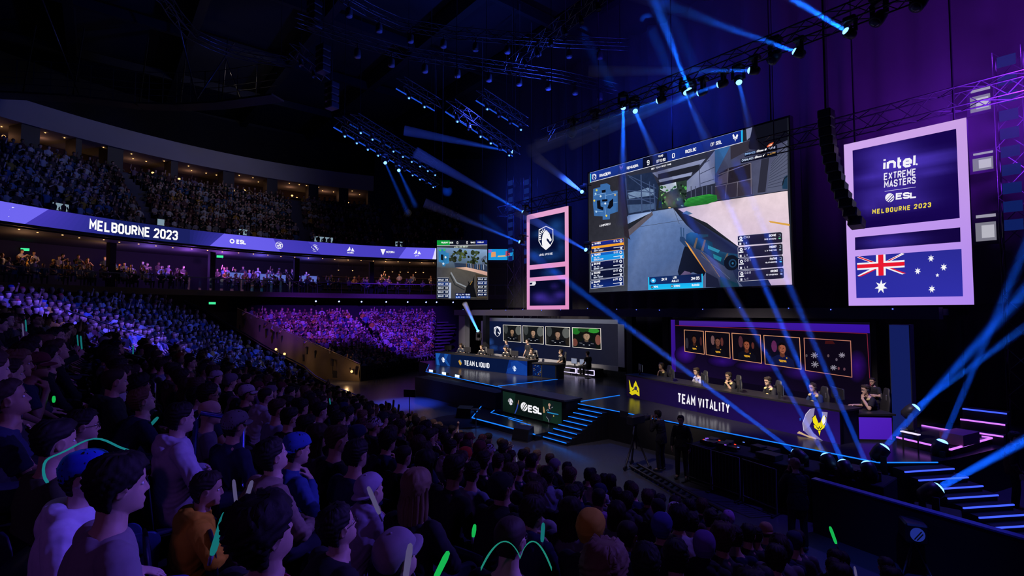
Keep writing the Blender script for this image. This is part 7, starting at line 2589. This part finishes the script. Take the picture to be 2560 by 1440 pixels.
# seat, then one copy under every individual spectator
seat0 = thing('stadium_seat', 'dark blue folding stadium seat under a spectator in the lower stand', 'seat', (0, 0, 0), 0, 'stadium seats in the near rows of the lower stand')
MB().box((0, .01, .405), (.45, .42, .035), bev=.012).loc('seat_pan', SEATM, seat0)
mb = MB()
rings(mb, [(0, -.215, .44, .21, .018), (0, -.235, .60, .225, .02), (0, -.255, .78, .22, .02), (0, -.262, .84, .19, .016)], 16)
mb.loc('backrest', SEATM, seat0)
MB().bar((-.17, -.2, .0), (-.17, -.2, .40), .05, .04).bar((.17, -.2, .0), (.17, -.2, .40), .05, .04).loc('support', RIGB, seat0)
SEAT_USED = [False]


def put_seat(loc, rz):
    o = seat0 if not SEAT_USED[0] else copy_tree(seat0)
    SEAT_USED[0] = True
    o.location = loc
    o.rotation_euler = (0, 0, rz)


def facing(x, y, jit=0.0):
    d = LOOK - Vector((x, y))
    return math.atan2(-d.x, d.y) * .92 + jit


STK = {'white': glow('stick_white', (.13, .11, .27), .6, False), 'green': glow('stick_green', (.01, .55, .10), .8, False), 'teal': glow('stick_teal', (.01, .22, .24), .6, False), 'orange': glow('stick_orange', (.95, .42, .03), .9, False)}
STICKM = mat('stick_grip', (.2, .2, .25), .5)
def give_stick(loc, rz, sc, c, who, where, pn='stick'):
    """a light stick standing in the raised right fist"""
    P = pose(pn)
    v = (Vector(P['wr'][1]) + Vector(P['hd'][1]).normalized() * .085 + Vector((-.028, 0, .01))) * sc
    p = Vector(loc) + Vector((v.x * math.cos(rz) - v.y * math.sin(rz), v.x * math.sin(rz) + v.y * math.cos(rz), v.z))
    t = thing('light_stick', '%s stick %s, %s' % (c, who, where.replace(' from right', '')), 'light stick', p)
    q = Vector((-.1, -.1, 1)).normalized().to_track_quat('Z', 'X').to_matrix()
    MB().lathe([(.007, -.07), (.009, -.04), (.009, .02)], 10, 0, (0, 0, 0), q).loc('handle', STICKM, t)
    MB().lathe([(.008, .02), (.011, .04), (.012, .22), (.009, .25), (.003, .257)], 10, 0, (0, 0, 0), q).loc('tube', STK[c], t)


HERO = [
    # head x, y, z, pose, top, top colour, hair, hair colour, hat, hat colour, extra, skin, turn, scale, label
    (-2.80, .10, 3.95, 'lap', 'tee', (.26, .22, .24), 'medium', 0, None, 0, (), 1, -8, 1.0, 'dark haired person in a grey t-shirt, large in the lower left corner'),
    (-3.55, -.01, 3.83, 'lap', 'hoodie', (.62, .58, .74), 'short', 0, 'cap', (.02, .06, .55), (), 5, -34, 1.0, 'person in a lavender hoodie and blue cap under a glowing teal band'),
    (-4.31, -.17, 3.88, 'crossed', 'tee', (.05, .055, .035), 'fade', 0, None, 0, (), 0, 4, 1.05, 'person with red lit forehead in an olive shirt behind the lavender hoodie'),
    (-5.30, -.05, 3.80, 'lap', 'tee', (.014, .014, .02), 'short', 0, None, 0, ('glasses',), 1, -10, 1.0, 'person in dark clothes with thin glasses behind the olive shirt'),
    (-2.12, .52, 3.86, 'forward', 'tee', (.014, .014, .018), 'curly', 0, None, 0, (), 0, -6, 1.0, 'person with a big dark head of hair in black, bottom edge left of centre'),
    (-3.02, 1.14, 3.44, 'forward', 'tee', (.010, .010, .013), 'short', 0, None, 0, ('glasses',), 0, -16, 1.0, 'person in black with glasses beside the big dark head of hair'),
    (-2.42, 1.22, 3.46, 'forward', 'tee', (.05, .06, .10), 'buzz', 0, 'cap', (.26, .21, .23), (), 1, -14, 1.0, 'person in a worn grey cap at the bottom edge beside a green glow stick'),
    (-3.86, 1.71, 3.30, 'forward', 'hoodie', (.26, .22, .30), 'buzz', 0, 'capb', (.36, .30, .40), (), 1, -10, 1.0, 'person in a pale backwards cap and grey hoodie in the near rows'),
    (-3.96, .61, 3.52, 'stick_near', 'hoodie', (.55, .30, .01), 'short', 1, None, 0, (), 2, -20, .88, 'child in a yellow hoodie holding a white light stick'),
    (-4.00, 1.02, 3.66, 'forward', 'long', (.24, .17, .13), 'short', 0, None, 0, (), 1, -6, 1.0, 'person in a beige sweatshirt behind the yellow hoodie'),
    (-5.87, .91, 3.70, 'lap', 'tee', (.12, .12, .18), 'bald', 0, None, 0, ('glasses',), 5, -12, 1.0, 'bald person with dark glasses beside the blue metal handrail'),
    (-5.04, .57, 3.82, 'crossed', 'hoodie', (.48, .45, .56), 'short', 0, None, 0, (), 5, -8, 1.0, 'short haired person in a pale lilac hoodie left of the blue handrail'),
    (-4.37, 1.30, 3.58, 'chin', 'long', (.03, .07, .22), 'short', 0, 'capb', (.03, .08, .38), (), 1, -6, 1.0, 'person in a blue cap and blue jacket next to an orange glow stick'),
    (-3.70, .10, 3.72, 'lap', 'tee', (.02, .02, .03), 'medium', 0, None, 0, (), 0, -14, 1.0, 'dark haired person partly hidden behind the blue cap') if False else None,
]
HERO = [h for h in HERO if h]
taken = []
for (x, y, z, pz, top, tc, hr, hc, hat, hatc, ex, sk, turn, sc, lab) in HERO:
    rz = facing(x, y, R(turn))
    P = pose(pz)
    hoff = P['MH'].translation * sc
    rx, ry = hoff.x * math.cos(rz) - hoff.y * math.sin(rz), hoff.x * math.sin(rz) + hoff.y * math.cos(rz)
    loc = (x - rx, y - ry, z - hoff.z)
    legc = (.03, .06, .22) if 'grey t-shirt' in lab or 'lavender' in lab else (.015, .018, .035)
    t = person(lab, loc, rz, pz, top, tc, legc, SKINS[sk], hr, HAIRC[hc], hat, hatc or (.1, .1, .1), ex, sc)
    put_seat(loc, rz)
    taken.append((loc[0], loc[1]))
    if pz == 'stick_near':
        give_stick(loc, rz, sc, 'white', 'held by the child in the yellow hoodie', 'in the near rows', 'stick_near')
    if 'big dark head of hair in' in lab:
        mb = MB()
        nb = P['nb']
        mb.tube([nb + Vector((.072 * math.cos(a), .012 + .068 * math.sin(a), -.022 - .02 * math.sin(a))) for a in [2 * math.pi * k / 20 for k in range(20)]], .008, 6, closed=True)
        link('red_collar', mb.mesh('red_collar', [CLOTH]), t, (.35, .02, .08))
    if 'backwards cap' in lab:
        mb = MB()
        mb.box((0, -.108, .055), (.05, .012, .03), bev=.005)
        o = link('cap_badge', mb.mesh('cap_badge', [CLOTH]), t, (.30, .05, .04))
        o.matrix_local = P['MH']
    if 'teal band' in lab:
        mb = MB()
        n = 26
        pts = []
        for k in range(n + 1):
            a = R(-20 + 220 * k / n)
            pts.append((.0 + .02 * math.sin(3 * a), .02 + .20 * math.cos(a), .04 + .135 * math.sin(a) + .012 * math.sin(5 * a)))
        vs, fs = [], []
        for k, p in enumerate(pts):
            vs += [(p[0] - .018, p[1], p[2]), (p[0] + .018, p[1], p[2] + .006), (p[0] + .016, p[1], p[2] + .012), (p[0] - .018, p[1], p[2] + .006)]
        for k in range(n):
            for j in range(4):
                fs.append((4 * k + j, 4 * k + (j + 1) % 4, 4 * k + 4 + (j + 1) % 4, 4 * k + 4 + j))
        mb.add(vs, fs, 0, True)
        BAND = mb.mesh('glow_band', [glow('band_teal', (.01, .22, .26), .8, False)])
        o = link('glow_band', BAND, t)
        o.matrix_local = P['MH']



# every other seat of the lower stand
OVER = [((-2.5, 2.59), 'beanie', (.62, .42, .03), 'person in a yellow beanie among dark heads at the bottom centre', None),
        ((-4.5, 8.0), 'cap', (.42, .20, .50), 'person in a pink cap at the floor edge left of the photographer', ('mauve', (.24, .14, .30))),
        ((-4.0, 8.2), 'capb', (.40, .24, .14), 'person in a tan backwards cap at the floor edge beside the pink cap', ('blue', (.05, .10, .24))),
        ((-2.61, 4.28), 'beanie', (.16, .08, .30), 'person in a purple beanie in the right hand rows', None),
        ((-6.03, 4.46), 'beanie', (.50, .04, .02), 'person in an orange red beanie in the middle rows', None),
        ((-4.48, 5.40), None, None, 'person in a pink lilac hoodie in the middle rows towards the floor', ('hoodie', (.34, .17, .42))),
        ((-2.93, 4.56), 'beanie', (.06, .06, .28), 'person in a dark blue beanie left of the purple beanie', None),
        ((-2.4, 4.15), None, None, 'person in a dark mauve sweater right of the purple beanie', ('long', (.12, .07, .11)))]
seats = []
extra_seats = []
for t in range(NROW):
    x = 6.315 + .26 * (t % 2)
    while x > row_end(t) + .4:
        y = row_y(t, x)
        z = tread(t)
        s = seen((x, y, z + 1.21))
        if not s and math.hypot(x, y) > 2.6 and not (math.hypot(x, y) < 9 and seen((x, y, z + 1.21), 420)):
            extra_seats.append((x, y, z))
        if s and rnd.random() < .95:
            d = math.hypot(x, y)
            if d > 2.45 and not (y < .7 and d < 4.2 and x > -4.9) and all((x - a) ** 2 + (y - b) ** 2 > .42 ** 2 for a, b in taken):
                seats.append((s[2], x, y, z, t))
        slope = .00104 * 2.95 * max(0.0, -x - 14) ** 1.95
        x -= .535 / math.sqrt(1 + slope * slope)
seats.sort()
near = seats[:300 - len(HERO)]
rest = seats[300 - len(HERO):]
over = {}
for i, ((ox, oy), hat, hc, lab, top) in enumerate(OVER):
    k = min((k for k in range(len(near)) if k not in over), key=lambda k: (near[k][1] - ox) ** 2 + (near[k][2] - oy) ** 2)
    over[k] = (hat, hc, lab, top)
rows = {}
for k, (d, x, y, z, t) in enumerate(near):
    rows.setdefault(t, []).append((-x, k))
place = {}
for t, L_ in rows.items():
    for j, (_, k) in enumerate(sorted(L_)):
        place[k] = j + 1
HN = {'short': 'short hair', 'buzz': 'cropped hair', 'medium': 'thick hair', 'fade': 'a quiff', 'curly': 'curly hair', 'long': 'long hair', 'bun': 'a bun'}
for k, (d, x, y, z, t) in enumerate(near):
    pz = rnd.choice(['lap', 'lap', 'lap_left', 'forward', 'forward', 'chin', 'crossed', 'crossed', 'stick' if rnd.random() < .4 else 'lap'])
    cn, cc = rnd.choices(TOPS, TW)[0]
    top = rnd.choices(['tee', 'long', 'hoodie'], [4, 3, 3])[0]
    hr = rnd.choices(['short', 'fade', 'medium', 'buzz', 'curly', 'long', 'bun'], [9, 5, 5, 4, 3, 1.6, .8])[0]
    hc = rnd.choices(range(5), [6, 5, 4, 2, 1])[0]
    hat, hatc, hn = None, (.1, .1, .1), None
    if rnd.random() < .15:
        hat = rnd.choice(['cap', 'capb', 'cap', 'beanie'])
        hn, hatc = rnd.choice([('black', (.015, .015, .02)), ('navy', (.015, .02, .07)), ('grey', (.16, .15, .17)), ('white', (.42, .40, .44)), ('maroon', (.12, .02, .03))])
        hr = rnd.choice(['short', 'buzz', 'fade'])
    look = {'tee': 'tee', 'long': 'sweater', 'hoodie': 'hoodie'}[top]
    lab = None
    if k in over:
        h2, hc2, lab, tp = over[k]
        if h2:
            hat, hatc, hr = h2, hc2, 'buzz'
        else:
            hat = None
        if tp:
            top = {'mauve': 'long', 'blue': 'tee'}.get(tp[0], tp[0])
            cc = tp[1]
        if 'hoodie' not in lab and not tp:
            cc = (.012, .012, .016)
    if lab is None:
        lab = 'person in %s %s with %s, %s row up, %s seat from right' % (cn, look, ('%s %s' % (hn, 'beanie' if hat == 'beanie' else 'cap')) if hat else HN[hr], ORD[t + 1], ORD[place[k]])
        lab = lab.replace('with a %s' % 'x', 'with')
    j = rnd.uniform(-12, 10)
    rz = facing(x, y, R(j))
    sc = rnd.uniform(.95, 1.05)
    dx, dy = rnd.uniform(-.04, .04), rnd.uniform(-.03, .05)
    ex = ('glasses',) if rnd.random() < .15 else ()
    person(lab, (x + dx, y + dy, z), rz, pz, top, cc, rnd.choice([(.015, .018, .035), (.012, .012, .014), (.05, .05, .06)]), rnd.choices(SKINS, [5, 5, 4, 2, 1, 3])[0], hr, HAIRC[hc], hat, hatc, ex, sc)
    put_seat((x + dx, y + dy, z), rz)
    if pz == 'stick':
        give_stick((x + dx, y + dy, z), rz, sc, rnd.choice(['white', 'white', 'teal', 'green']), 'raised by the %s' % lab.split(' with ')[0], lab.split(', ', 1)[1] if ', ' in lab else 'near the floor')

# the rest of the crowd, far from the camera: one mass of small seated figures
def figure(arm):
    mb = MB()                                        # material index 0 skin, 1 hair, 2 top, 3 legs
    rings(mb, [(0, -.02, .42, .17, .13), (0, -.05, .66, .16, .12), (0, -.04, .92, .20, .12), (0, -.03, 1.01, .16, .09), (0, -.02, 1.07, .06, .055)], 8)
    mb.m = [2] * len(mb.m)

    def seg(a, b, r1, r2, mi):
        n = len(mb.m)
        mb.tube([a, b], [r1, r2], 5, mi)
    rings(mb, [(0, 0, 1.05, .055, .055), (0, .02, 1.10, .055, .06), (0, .03, 1.14, .068, .085), (0, .025, 1.20, .078, .098), (0, .02, 1.25, .077, .10)], 8)
    for i in range(len(mb.m)):
        if i >= 34 and mb.m[i] == 0:
            pass
    n0 = len(mb.m)
    rings(mb, [(0, -.012, 1.17, .074, .085), (0, .0, 1.245, .086, .108), (0, .005, 1.30, .070, .085), (0, .005, 1.325, .035, .04)], 8)
    for i in range(n0, len(mb.m)):
        mb.m[i] = 1
    if arm == 0:
        A = [((-.19, -.03, .97), (-.25, .04, .74), (-.12, .26, .64)), ((.19, -.03, .97), (.25, .04, .74), (.12, .26, .64))]
    elif arm == 1:
        A = [((-.19, -.03, .97), (-.25, .04, .74), (-.12, .26, .64)), ((.19, -.03, .97), (.30, .08, 1.12), (.26, .12, 1.42))]
    else:
        A = [((-.19, -.03, .97), (-.24, .16, .80), (-.04, .30, .98)), ((.19, -.03, .97), (.24, .16, .80), (.04, .30, .98))]
    for s, e, w_ in A:
        seg(s, e, .055, .048, 2)
        seg(e, w_, .042, .035, 0)
        mb.ball(w_, (.04, .04, .05), 6, 0)
    for s in (-1, 1):
        seg((s * .09, .0, .50), (s * .12, .46, .50), .085, .065, 3)
        seg((s * .12, .45, .52), (s * .12, .42, .04), .062, .045, 3)
    return np.array(mb.v, np.float32), mb.f, np.array(mb.m)


FIG = [figure(a) for a in (0, 1, 2)]
cv, cf, cc_ = [], [], []
nv = 0
crowd_rng = np.random.RandomState(9)
FT = [lin_ for _, lin_ in TOPS] + [(.30, .30, .34), (.45, .45, .48), (.10, .05, .05), (.35, .20, .03), (.05, .10, .22), (.22, .20, .26)]


def add_fig(x, y, z, rz, k, bright=1.0):
    global nv
    V, F, M_ = FIG[k]
    s = crowd_rng.uniform(.93, 1.06)
    c, sn = math.cos(rz), math.sin(rz)
    W = np.empty_like(V)
    W[:, 0] = x + s * (V[:, 0] * c - V[:, 1] * sn)
    W[:, 1] = y + s * (V[:, 0] * sn + V[:, 1] * c)
    W[:, 2] = z + s * V[:, 2]
    cv.append(W)
    cf.extend([tuple(i + nv for i in f) for f in F])
    nv += len(V)
    cols = np.array([SKINS[crowd_rng.randint(6)], HAIRC[crowd_rng.randint(5)], FT[crowd_rng.randint(len(FT))], (.02, .022, .035)], np.float32)
    if crowd_rng.rand() < .12:
        cols[1] = [(.3, .3, .33), (.02, .04, .2), (.25, .03, .03), (.4, .3, .05)][crowd_rng.randint(4)]
    cc_.append(cols[M_])


pick = lambda: int(crowd_rng.choice([0, 0, 0, 0, 1, 2, 2]))
for (d, x, y, z, t) in rest:
    add_fig(x + crowd_rng.uniform(-.06, .06), y + crowd_rng.uniform(-.05, .05), z, facing(x, y, crowd_rng.uniform(-.25, .25)), pick())
for (x, y, z) in extra_seats:
    add_fig(x, y, z, facing(x, y, crowd_rng.uniform(-.25, .25)), 0)
for i in range(NB):
    t = (i + .5) / NB
    a, b = np.array(bank_pt(0, t)), np.array(bank_pt(1, t))
    L_ = np.linalg.norm(b - a)
    n = int(L_ / .44)
    for k in range(n):
        s = (k + .5) / n
        if .495 < s < .55 or crowd_rng.rand() < .05:
            continue
        p = bank_pt(s, t - .25 / NB)
        z = bank_pt(0, i / NB)[2]
        f = math.atan2(-(-12 - p[0]), (14 - p[1])) + crowd_rng.uniform(-.3, .3)
        add_fig(p[0] + crowd_rng.uniform(-.06, .06), p[1] + crowd_rng.uniform(-.05, .05), z, f, int(crowd_rng.choice([0, 0, 1, 2, 2])))
for i in range(10):
    r = 27.3 + .48 * i + .24
    z = 10.25 + .47 * i
    d = -44.0
    while d < 31:
        d += math.degrees(.47 / r)
        if crowd_rng.rand() < (.10 if d < 24 else .3) or any(abs(d - q) < 1.0 for q in (-20.5, 2.5, 18)):
            continue
        x, y, _ = arc(r, d, 0)
        add_fig(x, y, z - .08, math.atan2(-(-16 - x), (16 - y)) + crowd_rng.uniform(-.3, .3), pick())
for i in range(5):
    r = 28.5 + .62 * i
    d = -43.0
    while d < 27:
        d += math.degrees(crowd_rng.uniform(.5, 1.1 if i < 2 else 1.6) / r)
        if (-14 < d < -10) or crowd_rng.rand() < (.08 if d < 6 else .6):
            continue
        x, y, _ = arc(r, d, 0)
        add_fig(x, y, 6.36 + .22 * i, math.atan2(-(-16 - x), (16 - y)) + crowd_rng.uniform(-.6, .6), pick())
V = np.concatenate(cv)
K = np.concatenate(cc_)
me = bpy.data.meshes.new('crowd')
nf = len(cf)
ls = np.array([len(f) for f in cf], np.int32)
me.vertices.add(len(V))
me.vertices.foreach_set('co', V.ravel())
me.loops.add(int(ls.sum()))
me.loops.foreach_set('vertex_index', np.concatenate([np.array(f, np.int32) for f in cf]))
me.polygons.add(nf)
me.polygons.foreach_set('loop_start', np.concatenate([[0], np.cumsum(ls)[:-1]]).astype(np.int32))
me.polygons.foreach_set('use_smooth', np.ones(nf, bool))
me.update(calc_edges=True)
a_ = me.color_attributes.new('Col', 'FLOAT_COLOR', 'CORNER')
K4 = np.concatenate([np.repeat(K, ls, axis=0), np.ones((int(ls.sum()), 1), np.float32)], axis=1).astype(np.float32)
a_.data.foreach_set('color', K4.ravel())
me.materials.append(attrmat('crowd_cloth'))
o = link('crowd', me)
tag(o, 'far crowd filling the left stand, end bank, club balcony and upper tier', 'crowd', None, 'stuff')

# light sticks, handrails
for (p, tilt, L_, c, lab) in (
        ((-3.81, .82, 3.47), (.3, .2, 1), .11, 'white', 'short white light stick right of the yellow hoodie'),
        ((-2.56, .42, 3.66), (.3, .2, 1), .19, 'teal', 'teal tipped light stick between the grey shirt and the big dark head'),
        ((-3.15, 1.46, 3.40), (-.45, -.3, 1), .18, 'white', 'white light stick leaning above the worn grey cap'),
        ((-2.14, 1.12, 3.50), (.1, .1, 1), .15, 'white', 'white light stick just right of the worn grey cap'),
        ((-2.22, 1.32, 3.40), (.4, .3, 1), .15, 'green', 'bright green glow stick at the bottom edge'),
        ((-3.03, 2.11, 3.12), (.1, .1, 1), .08, 'green', 'small green glow stick left of the green ribbon band'),
        ((-2.87, 2.62, 3.00), (.05, .05, 1), .13, 'teal', 'teal light stick beside the yellow beanie'),
        ((-1.97, 5.68, 2.44), (-.35, 0, 1), .15, 'green', 'pale green light stick in the right hand rows'),
        ((-5.96, 1.66, 3.20), (.3, .2, 1), .12, 'orange', 'orange glow stick beside the blue cap'),
        ((-8.33, -.67, 3.92), (-.2, 0, 1), .08, 'green', 'green glow stick at the far left edge'),
        ((-6.74, -.29, 3.82), (.2, 0, .6), .06, 'green', 'small green light behind the olive shirt'),
        ((-5.92, .42, 3.62), (.7, .5, .8), .14, 'teal', 'pale teal light stick held beside the lilac hoodie'),
        ((-17.46, .83, 3.50), (.1, 0, 1), .30, 'teal', 'teal glow stick high in the bright part of the left crowd')):
    d = Vector(tilt).normalized()
    t = thing('light_stick', lab, 'light stick', p)
    q = d.to_track_quat('Z', 'X').to_matrix()
    MB().lathe([(.007, -.05), (.009, -.02), (.009, .0)], 12, 0, (0, 0, 0), q).loc('handle', STICKM, t)
    MB().lathe([(.010, 0), (.014, .02), (.015, L_ - .03), (.011, L_), (.003, L_ + .008)], 12, 0, (0, 0, 0), q).loc('tube', STK[c], t)
gb = thing('glow_band', 'curling green ribbon glow band above a dark head at the bottom centre', 'glow band', (-2.05, 1.72, 3.42))
mb = MB()
for sgn, w_ in ((-1, .20), (1, .16)):
    pts = [(sgn * w_ * k / 14 * 1.0 * .63 + .0, sgn * w_ * k / 14 * .78, .02 + .09 * math.sin(math.pi * (k / 14) ** .8) - .06 * (k / 14) ** 3) for k in range(15)]
    vs, fs = [], []
    for k, p in enumerate(pts):
        ww = .014 + .034 * math.sin(math.pi * min(1, k / 14 + .15))
        vs += [(p[0], p[1], p[2]), (p[0] + ww * .78, p[1] - ww * .63, p[2] + .02), (p[0] + ww * .78, p[1] - ww * .63, p[2] + .026), (p[0], p[1], p[2] + .006)]
    for k in range(14):
        for j in range(4):
            fs.append((4 * k + j, 4 * k + (j + 1) % 4, 4 * k + 4 + (j + 1) % 4, 4 * k + 4 + j))
    mb.add(vs, fs, 0, True)
mb.loc('ribbon', glow('ribbon_green', (.015, .26, .20), .8, False), gb)
RAILB = mat('rail_blue', (.10, .14, .55), .25, metal=.7)
for lab, P_, m in (('blue metal handrail hoop standing among the near rows', [(-5.35, .72, 2.6), (-5.35, .72, 3.74), (-5.32, .76, 3.80), (-5.18, 1.02, 3.74), (-5.15, 1.06, 3.69), (-5.15, 1.06, 2.4)], RAILB),
                   ('dark metal handrail hoop farther back on the aisle', [(-8.75, .40, 2.7), (-8.75, .40, 3.78), (-8.72, .44, 3.81), (-8.60, .62, 3.76), (-8.58, .66, 3.72), (-8.58, .66, 2.5)], RIG)):
    t = thing('handrail', lab, 'handrail', P_[0])
    MB().tube([Vector(p) for p in P_], .022, 10).build('tube', m, t)
for lab, a, b in (('long thin handrail running down the bright left crowd', (-22.55, -.75, 4.75), (-23.77, 2.61, 3.30)),
                  ('long thin handrail running down the middle of the left crowd', (-16.42, .52, 3.72), (-16.12, 4.19, 1.95)),
                  ('thin handrail in the rows above the podium', (-13.43, 3.49, 2.36), (-13.66, 4.85, 1.80)),
                  ('thin handrail lowest in the rows near the floor', (-11.96, 4.53, 2.02), (-11.55, 5.87, 1.48))):
    a, b = Vector(a), Vector(b)
    t = thing('aisle_handrail', lab, 'handrail', a)
    mb = MB().tube([a, b], .024, 8)
    for k in range(4):
        p = a.lerp(b, k / 3)
        mb.bar(p, (p.x, p.y, p.z - 1.15), .03)
    mb.build('tube', RIG, t)
